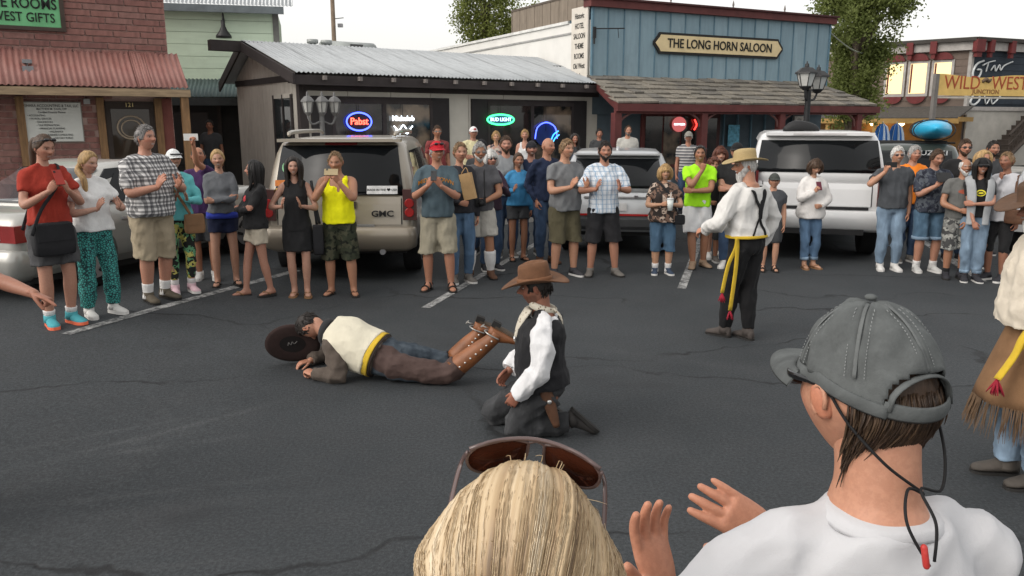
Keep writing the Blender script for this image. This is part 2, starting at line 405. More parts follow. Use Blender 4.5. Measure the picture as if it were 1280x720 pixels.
# doorway
DX = (XP[1]+XP[2])/2; DW = (XP[2]-XP[1])/2-.08
d = MB().b2(DX-DW, DX+DW, -.035, -.016, .27, 2.50).build('door', dkwood, bs)
MB().b2(DX-DW+.1, DX+DW-.1, -.05, -.037, 1.2, 2.35).build('door_glass', glass('door_glass', (.03, .022, .016)), d)
wm = M('wreath_rope', (.30, .24, .18), .9)
m = MB(); m.tube([(DX+.26*math.cos(a), -.075, 1.98+.23*math.sin(a)) for a in np.linspace(0, 2*math.pi, 24, endpoint=False)], .018, 6, closed=True)
m.tube([(DX+.19*math.cos(a), -.075, 1.96+.17*math.sin(a)) for a in np.linspace(0, 2*math.pi, 20, endpoint=False)], .014, 6, closed=True)
tag(m.build('rope_wreath', wm, None, True), 'round rope wreath hanging on the brick shop door', 'wreath'); wr = bpy.data.objects['rope_wreath']
wr.location = CB; wr.rotation_euler = (0, 0, rb)
put_text('house_number', '121', .12, M('brass_digits', (.5, .4, .2), .4, metal=.6), bs, (DX, -.055, 2.43))
MB().b2(XP[2]+.08, -.02, -.03, -.005, .3, 2.57).build('stained_panel', M('red_stucco', (.17, .06, .05), .9, .25, 3, .4, 25), bs)
MB().b2(XP[0]-1.6, XP[0]-.55, -.02, -.004, .3, 2.57).build('shop_window', glass('shop_glass', (.02, .016, .013)), bs)
m = MB(); m.b2(bx(104, 2.5), bx(112, 2.5), -.09, -.02, 2.44, 2.54); m.build('alarm_box', M('grey_box', (.3, .3, .3), .6), bs)
# roof light on the awning
FX = along(CB+A3(math.sin(rb), -math.cos(rb), 0)*.45, BU, 34, 3.15)
m = MB(); m.box((FX, -.45, 3.20), (.16, .10, .07), 0); m.tube([(FX, -.42, 3.10), (FX, -.42, 3.2)], .015, 6); m.box((FX, -.55, 3.06), (.18, .05, .10), 0)
fl = m.build('flood_light', M('dull_steel', (.22, .22, .23), .5, metal=.5)); tag(fl, 'small grey floodlight on the red tin awning', 'light'); fl.location = CB; fl.rotation_euler = (0, 0, rb)
# green name board and white notice board, hung on the shop
def local(o, c, r): o.location = [float(q) for q in c]; o.rotation_euler = (0, 0, r); return o
SE = bx(80, 4.2)+2.08     # the board's right edge
sg = thing('shop_sign', 'green wooden sign with black lettering on the maroon brick wall', 'sign', (CB[0], CB[1], 0), rb)
frm = M('sign_frame_brown', (.055, .040, .032), .7); letm = M('black_letters', (.012, .013, .012), .7, .05, bump=0)
MB().b2(SE-4.65, SE-2.16, -.055, -.02, 3.87, 4.92).build('board', M('sign_green', (.15, .42, .20), .75, .12, 3, .1), sg)
for b in ((SE-4.73, SE-2.08, -.075, -.017, 3.80, 3.87), (SE-4.73, SE-2.08, -.075, -.017, 4.92, 4.99), (SE-4.73, SE-4.65, -.075, -.018, 3.87, 4.92), (SE-2.16, SE-2.08, -.075, -.018, 3.87, 4.92)):
    MB().b2(*b).build('frame', frm, sg)
put_text('lettering', 'THEME ROOMS', .27, letm, sg, (SE-2.20, -.062, 4.28), sx=.80, bold=.012, align='RIGHT')
put_text('lettering', 'WILD WEST GIFTS', .24, letm, sg, (SE-2.25, -.062, 4.03), sx=.80, bold=.006, align='RIGHT')
put_text('lettering', 'OLD WEST', .27, letm, sg, (SE-2.9, -.062, 4.62), sx=.80, bold=.012)
nb = thing('notice_board', 'white notice board with lines of small print beside the shop door', 'sign', (CB[0], CB[1], 0), rb)
N0, N1 = bx(29, 2.1), bx(102, 2.1)
MB().b2(N0, N1, -.06, -.035, 1.72, 2.46).build('board', M('notice_white', (.55, .56, .53), .7, .08, 3, .1), nb)
MB().b2(N0-.02, N1+.02, -.05, -.022, 1.70, 2.48).build('frame', M('notice_frame', (.2, .19, .17), .7), nb)
for i, (t, sz) in enumerate([('KIHARA ACCOUNTING & TAX, LLC', .072), ('MATTHEW M. ZALIN, CFP', .055), ('Certified Financial Planner', .055), ('• ACCOUNTING', .05), ('• PAYROLL SERVICES', .05), ('• QUICKBOOKS', .05), ('• TAX PREPARATION', .05), ('• FINANCIAL PLANNING', .05), ('• INSURANCE', .05), ('• BUSINESS CONSULTING', .05), ('• NOTARY PUBLIC', .05)]):
    put_text('lettering', t, sz, letm, nb, ((N0+N1)/2 + (0 if i < 3 else -.15 + .06*(i-5)), -.063, 2.40 - i*.062), ext=.002, bold=.004, sx=.82)
# ================================================================ GREEN SIDED HOUSE in the gap
GH = (-9.35, 22.6, 0)
gh = thing('green_house', 'pale green clapboard house set back between the brick and grey shops', 'building', GH, R(14))
MB().b2(-1.2, 2.9, .05, 4, 0, 5.15).build('wall', M('house_backing', (.30, .36, .27), .9), gh)
gm = M('pale_green_board', (.60, .72, .56), .8, .06, 2.5, .25, 30, stretch=(.4, 1, 3), dirt=.18)
for i in range(6): MB().add([(-1.2, 0, 3.22+i*.32), (2.88, 0, 3.22+i*.32), (2.88, 0, 3.53+i*.32), (-1.2, 0, 3.53+i*.32), (-1.2, .035, 3.22+i*.32), (2.88, .035, 3.22+i*.32), (2.88, .05, 3.53+i*.32), (-1.2, .05, 3.53+i*.32)],
    [(0,1,2,3), (7,6,5,4), (0,4,5,1), (1,5,6,2), (2,6,7,3), (3,7,4,0)]).build('siding_board', gm, gh)
MB().b2(2.78, 2.94, -.04, .0, 3.1, 5.1).build('corner_board', M('grey_trim', (.16, .16, .15), .8), gh)
MB().b2(-1.4, 3.1, -.42, -.34, 4.98, 5.17).build('fascia', M('blue_grey_trim', (.13, .15, .16), .7), gh)
me = corr(.8, 2.6, 8, .014).mesh('tin', True)
tin = M('galvanised_tin', (.42, .44, .45), .45, .15, 3, .15, 40, metal=.35, spec=.5, stretch=(3, .4, 1), dirt=.25)
pieces('roof_sheet', me, tin, gh, [((-1.4+i*.79, -.42, 5.19+.003*(i % 2)), (R(25), 0, 0)) for i in range(6)])
MB().b2(2.3, 2.6, .6, .9, 5.4, 6.0).build('chimney', M('chimney_grey', (.25, .25, .25), .8), gh)
me = corr(.8, 1.3, 8, .014).mesh('tin', True)
tealtin = M('teal_tin', (.09, .125, .125), .6, .2, 3, .15, 40, stretch=(3, .4, 1))
pieces('porch_sheet', me, tealtin, gh, [((-1.3+i*.79, -1.15, 2.74+.003*(i % 2)), (R(24), 0, 0)) for i in range(6)])
MB().b2(-1.4, 3.4, -1.2, -1.13, 2.52, 2.72).build('porch_fascia', M('dark_trim', (.045, .05, .05), .7), gh)
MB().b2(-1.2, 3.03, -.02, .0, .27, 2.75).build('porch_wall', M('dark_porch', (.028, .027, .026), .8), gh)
for x in (-.2, 1.2, 2.4): MB().b2(x-.05, x+.05, -.08, -.025, .27, 2.6).build('door_frame', dkwood, gh)
MB().b2(.0, .9, -.05, -.024, .9, 2.35).build('window', glass('dark_pane'), gh)
gl = thing('barn_lamp', 'black gooseneck barn lamp on the pale green wall', 'lamp', GH, R(14)); blk = M('black_metal', (.012, .012, .013), .5, spec=.4, bump=0)
m = MB(); m.tube([(1.50, -.02, 4.77), (1.50, -.2, 4.97), (1.50, -.36, 4.88), (1.50, -.38, 4.74)], .02, 8, sub=5); m.build('arm', blk, gl, True)
m = MB(); m.tube([(1.50, -.38, 4.78), (1.50, -.38, 4.62), (1.50, -.38, 4.52), (1.50, -.38, 4.38), (1.50, -.38, 4.32)], [.05, .06, .10, .20, .21], 18); m.build('shade', blk, gl, True)
# ================================================================ GREY SHOP
cream = M('cream_panel', (.47, .45, .40), .85, .06, 2, .15, 30, dirt=.12)
dk = M('dark_brown_trim', (.034, .028, .028), .75, .2, 4, .2, 30)
gs = thing('grey_shop', 'long low shop with corrugated roof, cream front and dark window frames', 'building', GA, ROT)
L, EZ, AB, BB = 8.7, 3.22, 2.75, 4.3
AZ = float(zat(GA - N2*AB, 54))
GB = .28
MB().b2(.05, L-.05, .04, BB-.05, 0, EZ).build('wall', M('shop_core', (.3, .28, .25), .9), gs)
for i in range(8):
    x0 = i*L/8; MB().b2(x0+.006, x0+L/8-.006, 0, .04, GB, EZ-.1).build('wall_panel', cream, gs)
sideg = M('warm_grey_board', (.40, .375, .335), .85, .1, 3, .3, 25, stretch=(3, 3, .4), dirt=.2)
def roofz(y): return EZ + (AZ-EZ)*(y/AB if y < AB else 1 - (y-AB)/(BB-AB)*1.0)
for i in range(18):
    y0 = i*BB/18; y1 = y0 + BB/18 - .012
    MB().add([(-.03, y0, GB), (-.03, y1, GB), (-.03, y1, roofz(y1)-.06), (-.03, y0, roofz(y0)-.06), (.05, y0, GB), (.05, y1, GB), (.05, y1, roofz(y1)-.06), (.05, y0, roofz(y0)-.06)], BOXF).build('side_board', sideg, gs)
MB().prism([(0.03, EZ), (AB, AZ-.08), (BB-.03, EZ)], .051, L-.05, ax='yz').build('gable_core', M('shop_core', None), gs)
MB().b2(-.06, -.031, 0, BB, 2.98, 3.12).build('side_trim', dk, gs)
sw_ = MB().b2(-.05, -.031, .55, 1.55, 1.0, 2.62).build('side_window', glass('dark_pane'), gs)
for b in ((.45, .55), (1.55, 1.65), (1.0, 1.06)): MB().b2(-.07, -.03, b[0], b[1], .9, 2.7).build('window_frame', dk, sw_)
MB().b2(-.066, -.03, .45, 1.65, 2.62, 2.72).build('window_lintel', M('pale_lintel', (.4, .38, .34), .8), sw_)
MB().b2(-.07, .12, -.03, .14, GB, EZ).build('corner_post', dk, gs)
# roof: sheets, bargeboards, fascia, rafters
sl = math.atan2(AZ-EZ, AB); ov = .55; me = corr(.92, AB/math.cos(sl)+ov, 9, .016).mesh('tin', True)
pieces('roof_sheet', me, tin, gs, [((-.35+i*.90, -ov*math.cos(sl), EZ+.05-ov*math.sin(sl)+.004*(i % 2)), (sl, 0, 0)) for i in range(10)])
sl2 = math.atan2(AZ-EZ, BB-AB); MB().add([(-.35, AB, AZ+.05), (L+.1, AB, AZ+.05), (L+.1, BB+.3, EZ-.1), (-.35, BB+.3, EZ-.1)] + [(-.35, AB, AZ), (L+.1, AB, AZ), (L+.1, BB+.3, EZ-.15), (-.35, BB+.3, EZ-.15)], BOXF).build('rear_roof', tin, gs)
e0 = EZ - ov*math.tan(sl)
for (ya, za, yb, zb) in ((-ov, e0, AB, AZ), (AB+.02, AZ, BB+.3, EZ-.16)):
    MB().add([(-.40, ya, za-.20), (-.40, yb, zb-.20), (-.40, yb, zb+.03), (-.40, ya, za+.03), (-.352, ya, za-.20), (-.352, yb, zb-.20), (-.352, yb, zb+.03), (-.352, ya, za+.03)], BOXF).build('bargeboard', dk, gs)
MB().b2(-1.1, .2, AB-.12, AB+.12, AZ-.22, AZ+.02).build('ridge_beam', dk, gs)
MB().b2(-.34, L+.1, -ov+.03, -ov+.07, e0-.20, e0+.0).build('fascia', dk, gs)
MB().b2(-.3, L, -ov+.08, -.01, e0-.16, e0-.13).build('soffit', dk, gs)
MB().b2(0, L, -.05, -.002, EZ-.45, EZ-.22).build('frieze', dk, gs)
pieces('rafter_tail', MB().box((0, 0, 0), (.07, .12, .09)).mesh('r'), M('rafter_grey', (.17, .15, .14), .8), gs, [((.3+i*.83, -ov-.02, e0-.05),) for i in range(11)])
# windows with shutters
def paneglass(nm, warm):
    n = NT(nm); f = n.noise(1.6, 3, .5, n.co((1, 1, 1))); n.base(n.mix(n.ramp(f, [(.45, 0), (.62, 1)]), (.012, .013, .013), warm)); MATS[nm] = n.fin(.06, .6); return n.m
pg = [paneglass('pane_dark', (.035, .03, .028)), paneglass('pane_warm', (.16, .12, .085))]  # warm pane: reflections painted into the glass colour as blotches
for (x0, x1) in ((.18, 3.75), (4.42, 8.25)):
    wn = MB().b2(x0, x1, -.03, -.005, 1.0, 2.66).build('window', dk, gs)
    ws = (x1-x0); a, b, c = x0 + .55, x0 + .55 + (ws-1.1)*.5, x1 - .55
    MB().b2(a, b-.05, -.05, -.032, 1.12, 2.5).build('pane', pg[0], wn); MB().b2(b+.05, c, -.05, -.032, 1.12, 2.5).build('pane', pg[1], wn)
    for q in ((x0, x0+.48), (x1-.48, x1)): MB().b2(q[0], q[1], -.06, -.031, 1.0, 2.66).build('shutter', M('shutter_black', (.022, .020, .021), .75, .2, 3), wn)
    for q in ((a-.07, a), (b-.05, b+.05), (c, c+.07)): MB().b2(q[0], q[1], -.07, -.033, 1.05, 2.58).build('mullion', dk, wn)
    MB().b2(a-.07, c+.07, -.071, -.034, 2.5, 2.6).build('head', dk, wn)
# roof plant
m = MB(); hub = GA + U2*2.0 - N2*4.4
rv = thing('roof_cooler', 'grey half-round cooler unit showing over the corrugated ridge', 'cooler', rowpt(3.2, -4.4), ROT)
m = MB(); m.tube([(-.75, 0, 3.88), (.75, 0, 3.88)], [.42, .42], 20); m.b2(-.75, .75, -.4, .4, 3.3, 3.85); m.build('housing', M('cooler_grey', (.33, .35, .34), .55, metal=.3), rv, True)
MB().b2(-.12, .25, -.46, -.40, 3.98, 4.2).build('vent_panel', M('cooler_dark', (.07, .07, .07), .6), rv)
for k, s in enumerate((1.95, 2.35)):
    vv = thing('roof_vent', ['stubby grey roof vent nearer the gable end', 'stubby grey roof vent nearer the cooler unit'][k], 'vent', rowpt(s, -3.9), ROT)
    MB().tube([(0, 0, 3.3), (0, 0, 4.15)], .1, 12).build('pipe', M('cooler_grey', None), vv, True); MB().tube([(0, 0, 4.15), (0, 0, 4.25)], .15, 12).build('cowl', M('cooler_grey', None), vv, True)
# neon signs in the windows
def neon(name, label, s, z, parts, d=.12):
    t = thing(name, label, 'neon sign', rowpt(s, d), ROT)
    for kind, dat, mat_ in parts:
        if kind == 'ring':
            a, b, r, zz = dat; MB().tube([(a*math.cos(q), 0, z+zz+b*math.sin(q)) for q in np.linspace(0, 2*math.pi, 32, endpoint=False)], r, 6, closed=True).build('neon_tube', mat_, t, True)
        elif kind == 'back':
            a, b = dat; MB().tube([(0, .03, z), (0, .045, z)], [(a, b), (a, b)], 28, side=A3(1, 0, 0)).build('backing', mat_, t)
        elif kind == 'text':
            st, sz, zz, sx = dat; put_text('lettering', st, sz, mat_, t, (0, -.01, z+zz), ext=.008, bold=.008, sx=sx)
        else: MB().tube(dat, .016, 6, sub=4).build('neon_tube', mat_, t, True)
    MB().tube([(0, .02, z+.1), (0, .02, 2.5)], .006, 5).build('hanger', blk, t)
    return t
nblue, nred, nwhite, ngreen = glow('neon_blue', (.06, .10, 1), 3.0), glow('neon_red', (1, .08, .05), 3.2), glow('neon_white', (.8, .9, 1), 2.2), glow('neon_green', (.05, .9, .25), 2.0)
def tx(px): return along(GA + N2*.12, U2, px, 2.1)
neon('neon_sign', 'oval blue neon sign with red script in the window', tx(449), 2.1, [('back', (.30, .19), M('neon_back', (.015, .015, .02), .5)), ('ring', (.31, .20, .018, 0), nblue), ('text', ('Pabst', .22, 0, .95), nred)])
neon('neon_sign', 'white neon winged sign in the grey shop window', tx(504), 2.1, [('text', ('Michelob', .17, .07, .95), nwhite), ('tube', [A3(-.25, 0, 2.0), A3(-.12, 0, 1.9), A3(0, 0, 2.02), A3(.12, 0, 1.9), A3(.25, 0, 2.0)], nwhite), ('tube', [A3(-.2, 0, 1.92), A3(-.1, 0, 1.82), A3(0, 0, 1.9), A3(.1, 0, 1.82), A3(.2, 0, 1.92)], nwhite)])
neon('neon_sign', 'green oval neon sign in the second shop window', tx(626), 2.15, [('back', (.42, .12), M('neon_back_blue', (.02, .07, .16), .5)), ('ring', (.42, .125, .024, 0), ngreen), ('text', ('BUD LIGHT', .13, 0, 1.0), glow('neon_pale', (.5, .8, 1), 1.5))])
zz = 1.75; neon('neon_sign', 'blue arched neon sign low in the second shop window', tx(683), zz, [('back', (.36, .3), M('neon_back_blue2', (.01, .03, .14), .5)), ('tube', [A3(-.38, 0, zz-.1), A3(-.3, 0, zz+.2), A3(0, 0, zz+.33), A3(.3, 0, zz+.2), A3(.38, 0, zz-.1)], nblue), ('tube', [A3(.15, 0, zz-.2), A3(.25, 0, zz), A3(.42, 0, zz+.1)], glow('neon_cyan', (.05, .4, 1), 1.8)), ('tube', [A3(.18, 0, zz-.3), A3(.3, 0, zz-.1), A3(.45, 0, zz)], glow('neon_cyan', 0, 0))])
# ================================================================ SALOON
SO = A3(2.19, 23, 0); SR = R(27); SU = A3(math.cos(SR), math.sin(SR), 0); SN = A3(math.sin(SR), -math.cos(SR), 0)
def sx_(px, d=0): return along(SO + SN*d, SU, px, 2.0)
sl_ = thing('saloon', 'blue board fronted saloon with shingled porch and maroon trim', 'building', SO, SR)
SL, PT = 9.15, 5.38
maroon = M('maroon_trim', (.10, .028, .026), .65, .2, 3, .15, 30)
blue = [M('blue_board_%d' % i, c, .8, .10, 3, .25, 25, stretch=(3, 3, .4), dirt=.2) for i, c in enumerate([(.20, .285, .330), (.188, .27, .315), (.215, .30, .345)])]
MB().b2(.02, SL-.02, .045, 1.2, 2.3, PT-.22).build('front_core', M('blue_core', (.06, .10, .13), .9), sl_)
nb_ = 17; bwid = SL/nb_
for i in range(nb_): MB().b2(i*bwid+.012, (i+1)*bwid-.012, rnd.uniform(-.004, .004), .044, 3.24, PT-.20+.02*i/nb_).build('plank', blue[i % 3], sl_)
pieces('batten', MB().box((0, 0, 0), (.035, .02, 1)).mesh('bt'), M('blue_batten', (.10, .175, .225), .8), sl_, [((i*bwid, -.012, 4.21), None, (1, 1, 1.9)) for i in range(1, nb_)])
MB().b2(-.12, SL+.12, -.14, .25, PT-.2, PT).build('cornice', maroon, sl_); MB().b2(-.18, SL+.18, -.2, .3, PT, PT+.05).build('cornice_cap', M('dark_red_cap', (.06, .02, .02), .7), sl_)
for x in (.15, 2.75, 5.1, 7.2): MB().tube([(x, .1, PT+.05), (x, .1, PT+.12), (x, .1, PT+.17), (x, .1, PT+.3)], [.05, .02, .035, .006], 8, sub=2).build('finial', M('finial_grey', (.2, .18, .17), .6), sl_, True)
for x in (-.005, SL-.055): MB().b2(x, x+.06, -.04, .044, 3.2, PT-.205).build('corner_trim', M('blue_batten', None), sl_)
# white side wall and brown parapet boards
MB().b2(.05, SL-.05, 1.21, 14, 0, 4.85).build('hall', M('white_stucco', (.66, .65, .62), .9, .05, 1.5, .2, 40, dirt=.10), sl_)
MB().b2(0, .045, .05, 14, 0, 4.85).build('side_wall', M('white_stucco', None), sl_)
MB().b2(-.03, .0, 0.9, 14, 4.55, 4.60).build('flashing', M('flash_grey', (.3, .3, .29), .7), sl_)
MB().b2(-.05, .12, 1.2, 14.05, 4.85, 4.93).build('parapet_cap', M('white_cap', (.6, .6, .58), .7), sl_)
brn = M('brown_board', (.20, .165, .13), .85, .18, 3, .3, 25, stretch=(3, 3, .4), dirt=.3)
for i in range(9): MB().b2(.0, .05, .3+i*.5, .3+i*.5+.48, 4.94, 5.58).build('parapet_board', brn, sl_)
MB().b2(-.02, .06, .25, 4.85, 5.58, 5.64).build('parapet_rail', M('brown_rail', (.10, .08, .065), .8), sl_)
for i in range(9): MB().b2(.0+i*.5, .48+i*.5, 4.82, 4.87, 4.94, 5.58).build('parapet_board', brn, sl_)
# name board
ns = thing('saloon_sign', 'long cream name board with black lettering on the blue boards', 'sign', SO, SR)
def octo(x0, x1, z0, z1, c): return [(x0, z0+c*1.6), (x0, z1-c*1.6), (x0+c, z1-c*.5), (x0+c*1.3, z1), (x1-c*1.3, z1), (x1-c, z1-c*.5), (x1, z1-c*1.6), (x1, z0+c*1.6), (x1-c, z0+c*.5), (x1-c*1.3, z0), (x0+c*1.3, z0), (x0+c, z0+c*.5)]
MB().prism(octo(2.06, 7.06, 4.02, 4.62, .16), -.07, -.03).build('frame', M('sign_black', (.014, .013, .012), .6), ns)
MB().prism(octo(2.13, 6.99, 4.09, 4.55, .14), -.09, -.071).build('board', M('sign_cream', (.62, .50, .29), .7, .10, 3, .1), ns)
put_text('lettering', 'THE LONG HORN SALOON', .36, letm, ns, (4.56, -.1, 4.315), sx=.90, bold=.014)
# corner board sign on the white side wall
cs = thing('corner_sign', 'tall white lettered sign board at the saloon corner', 'sign', SO, SR)
MB().b2(-.09, -.05, .06, .92, 3.28, 5.22).build('board', M('sign_offwhite', (.58, .54, .48), .75, .08), cs)
for i, t in enumerate(['Historic', 'HOTEL', 'SALOON', 'THEME', 'ROOMS', 'Old West', 'Style']):
    put_text('lettering', t, .21, letm, cs, (-.093, .49, 4.98 - i*.27), rot=(math.pi/2, 0, -math.pi/2), sx=.72, ext=.004)
m = MB(); m.tube([(.06, -.05, 4.55), (.06, -.08, 4.6), (.75, -.5, 4.6)], .018, 6); m.tube([(.06, -.05, 4.2), (.06, -.05, 4.62)], .03, 6); m.tube([(.6, -.4, 4.6), (.62, -.42, 4.35)], .01, 5); m.box((.06, -.06, 4.5), (.08, .06, .3))
br_ = m.build('iron_bracket', blk); tag(br_, 'black iron bracket jutting from the saloon corner', 'bracket'); local(br_, SO, SR)
m = MB(); m.box((-.22, 1.6, 3.55), (.25, .3, .3)); m.tube([(-.1, 1.6, 3.4), (-.02, 1.6, 3.3)], .03, 6); fl = m.build('flood_light', blk); tag(fl, 'black floodlight on the white side wall above the shop roof', 'light'); local(fl, SO, SR)
# porch roof of shakes
shk = [M('shake_%d' % i, c, .9, .28, 5, .5, 18, stretch=(3, .5, 1), dirt=.4) for i, c in enumerate([(.17, .155, .13), (.135, .125, .11), (.20, .18, .15)])]
PX0, PX1, PE, PZ0, PZ1 = -.55, 9.1, -2.15, 2.52, 3.30
ang = math.atan2(PZ1-PZ0, -PE)
def shake():
    m = MB(); m.add([(-.5, 0, 0), (.5, 0, 0), (.5, 1, .0), (-.5, 1, .0), (-.5, 0, .05), (.5, 0, .05), (.5, 1, .012), (-.5, 1, .012)], BOXF); return m.mesh('shake')
pls = [[], [], []]; rows = 6; rl = math.hypot(PE, PZ1-PZ0)/rows
for r in range(rows):
    t0 = r/rows; y = PE*(1-t0); z = PZ0 + (PZ1-PZ0)*t0
    x = PX0*(1-t0) + .0; xe = PX1 - .5*t0
    while x < xe:
        wd = min(rnd.uniform(.26, .5), xe-x)
        if wd < .1: break
        pls[rnd.randrange(3)].append(((x+wd/2, y - rnd.uniform(0, .05), z+.03+rnd.uniform(0, .02)), (ang-.01+rnd.uniform(-.02, .02), rnd.uniform(-.02, .02), 0), (wd-.012, rl*1.25, rnd.uniform(.8, 1.3)))); x += wd
for i in range(3): pieces('shake_shingle', shake(), shk[i], sl_, pls[i])
MB().add([(PX0+.02, PE+.02, PZ0), (PX1-.02, PE+.02, PZ0), (PX1-.5, 0, PZ1), (.02, 0, PZ1), (PX0+.02, PE+.02, PZ0+.03), (PX1-.02, PE+.02, PZ0+.03), (PX1-.5, 0, PZ1+.03), (.02, 0, PZ1+.03)], BOXF).build('porch_deck', dkwood, sl_)
MB().b2(PX0-.02, PX1+.02, PE-.05, PE+.01, PZ0-.16, PZ0+.03).build('porch_fascia', maroon, sl_)
MB().add([(PX0-.02, PE, PZ0-.16), (PX0-.02, PE, PZ0+.05), (-.02, 0, PZ1+.05), (-.02, 0, PZ1-.16), (PX0+.03, PE, PZ0-.16), (PX0+.03, PE, PZ0+.05), (.03, 0, PZ1+.05), (.03, 0, PZ1-.16)], BOXF).build('porch_barge', maroon, sl_)
MB().b2(PX0, PX1, PE+.05, PE+.15, PZ0-.22, PZ0-.02).build('porch_beam', maroon, sl_)
for px in (771, 879, 976, 1072):
    x = sx_(px, 2.05); po = MB().b2(x-.10, x+.10, -2.12, -1.92, .15, PZ0-.2).build('post', maroon, sl_)
    for s in (-1, 1):
        if px == 771 and s < 0: continue
        MB().tube([(x+s*.1, -2.02, 1.95), (x+s*.16, -2.02, 2.15), (x+s*.36, -2.02, 2.28), (x+s*.46, -2.02, 2.33)], .035, 6, sub=4).build('bracket', M('bracket_grey_red', (.13, .06, .055), .7), po, True)
# shop front under the porch
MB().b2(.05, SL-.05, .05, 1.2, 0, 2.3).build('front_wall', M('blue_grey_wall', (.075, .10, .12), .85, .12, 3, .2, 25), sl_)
MB().b2(.05, SL-.05, .0, .045, 2.3, 3.2).build('upper_front_wall', M('blue_grey_wall', None), sl_)
x0, x1 = sx_(805), sx_(872)
wn = MB().b2(x0-.1, x1+.1, -.03, .04, .75, 2.35).build('window', maroon, sl_)
k = 3
for i in range(k): MB().b2(x0 + i*(x1-x0)/k + .03, x0 + (i+1)*(x1-x0)/k - .03, -.05, -.031, .85, 2.25).build('pane', pg[i % 2 if i else 0], wn)
xd = sx_(886); dd = MB().b2(xd-.42, xd+.42, -.03, .04, .2, 2.35).build('door', M('saloon_door', (.06, .022, .02), .6), sl_); MB().b2(xd-.28, xd+.28, -.05, -.031, 1.0, 2.2).build('pane', pg[0], dd)
for px in np.arange(905, 1020, 17): xx = sx_(px); MB().b2(xx-.02, xx+.02, -.02, .049, .2, 2.32).build('batten', M('blue_batten', None), sl_)
tag(local(MB().b2(sx_(909), sx_(923), -.07, -.055, 1.35, 2.0).build('poster', M('poster_blue', (.12, .36, .50), .6, .5, 9, 0)), SO, SR), 'pale blue poster on the saloon front wall', 'poster')
pf = thing('picture_frame', 'black framed picture on the saloon wall under the porch', 'picture', SO, SR); xx = sx_(996)
MB().b2(xx-.28, xx+.28, -.07, -.05, 1.7, 2.35).build('frame', blk, pf); MB().b2(xx-.2, xx+.2, -.08, -.071, 1.78, 2.27).build('print', M('print_pale', (.4, .38, .35), .7, .8, 7, 0), pf)
t = thing('neon_sign', 'round red and white beer sign hanging in the saloon window', 'neon sign', SO+SN*.12, SR); xx = sx_(846)
MB().tube([(xx, .0, 2.02), (xx, .02, 2.02)], [(.26, .22), (.26, .22)], 24, side=A3(1, 0, 0)).build('backing', glow('beer_sign_red', (.45, .10, .10), .7), t)
put_text('lettering', 'BUDWEISER', .075, nwhite, t, (xx, -.012, 2.02), ext=.004); MB().tube([(xx, .01, 2.24), (xx, .01, 2.5)], .006, 5).build('hanger', blk, t)
t = thing('neon_sign', 'red neon X sign in the saloon window', 'neon sign', SO+SN*.12, SR); xx = sx_(868)
for s in (-1, 1): MB().tube([(xx-.1*s, 0, 1.86), (xx, 0, 2.0), (xx+.1*s, 0, 2.16)], .025, 6, sub=2).build('neon_tube', glow('neon_red_x', (1, .04, .03), 2.2), t, True)
MB().tube([(xx, .03, 2.0), (xx, .03, 2.45)], .006, 5).build('hanger', blk, t)
# ================================================================ LAMP POSTS
def lantern(par, x, y, z, w_, h, m_body, m_glass):
    def sq(a, zz): return [(x+a*math.cos(R(60*i)), y+a*math.sin(R(60*i)), zz) for i in range(6)]
    MB().rings([np.array(sq(w_*.30, z)), np.array(sq(w_*.48, z+h*.55))]).build('lantern_glass', m_glass, par)
    m = MB(); m.rings([np.array(sq(w_*.60, z+h*.55)), np.array(sq(w_*.58, z+h*.62)), np.array(sq(w_*.30, z+h*.82)), np.array(sq(w_*.12, z+h*.86)), np.array(sq(w_*.10, z+h))])
    m.rings([np.array(sq(w_*.12, z-h*.18)), np.array(sq(w_*.33, z-h*.02)), np.array(sq(w_*.33, z+.005))])
    for i in range(6):
        a, b = sq(w_*.31, z)[i], sq(w_*.49, z+h*.55)[i]; m.tube([a, b], .012, 4)
    m.tube([(x, y, z+h), (x, y, z+h*1.12)], [.02, .008], 6); m.build('lantern_cage', m_body, par)
gp = M('grey_iron', (.13, .13, .13), .55, .2); fg = M('frosted_lamp_glass', (.42, .42, .40), .25, .1, bump=0)
q = P(402, 140, 15.6)
lp = thing('street_lamp', 'grey post lamp with three lanterns in front of the grey shop', 'street lamp', (q[0], q[1], .27), ROT)
MB().tube([(0,0,0), (0,0,.1), (0,0,.12), (0,0,1.0), (0,0,1.95), (0,0,2.1)], [.14, .14, .07, .055, .045, .06], 12).build('post', gp, lp, True)
for dx in (-.27, 0, .27):
    MB().tube([(0, 0, 1.85), (dx*.7, 0, 1.78), (dx, 0, 1.9), (dx, 0, 1.98)] if dx else [(0, 0, 1.9), (0, -.01, 2.05)], .02, 6, sub=3 if dx else 0).build('arm', gp, lp, True)
    lantern(lp, dx, -.04 if dx == 0 else 0, 2.0, .23, .35, gp, fg)
q = P(1008, 150, 17.5)
lp = thing('street_lamp', 'black post lamp with two lanterns in front of the saloon porch', 'street lamp', (q[0], q[1], .15), SR)
MB().tube([(0,0,0), (0,0,.12), (0,0,.14), (0,0,1.2), (0,0,2.55), (0,0,2.62)], [.16, .16, .085, .07, .06, .075], 12).build('post', blk, lp, True)
for dx, zz, yy in ((-.15, 2.68, -.05), (.36, 2.63, .1)):
    MB().tube([(0, 0, 2.4), (dx*.7, yy*.7, 2.42), (dx, yy, 2.56), (dx, yy, 2.62)], .025, 6, sub=3).build('arm', blk, lp, True)
    lantern(lp, dx, yy, zz, .40, .46, blk, fg)
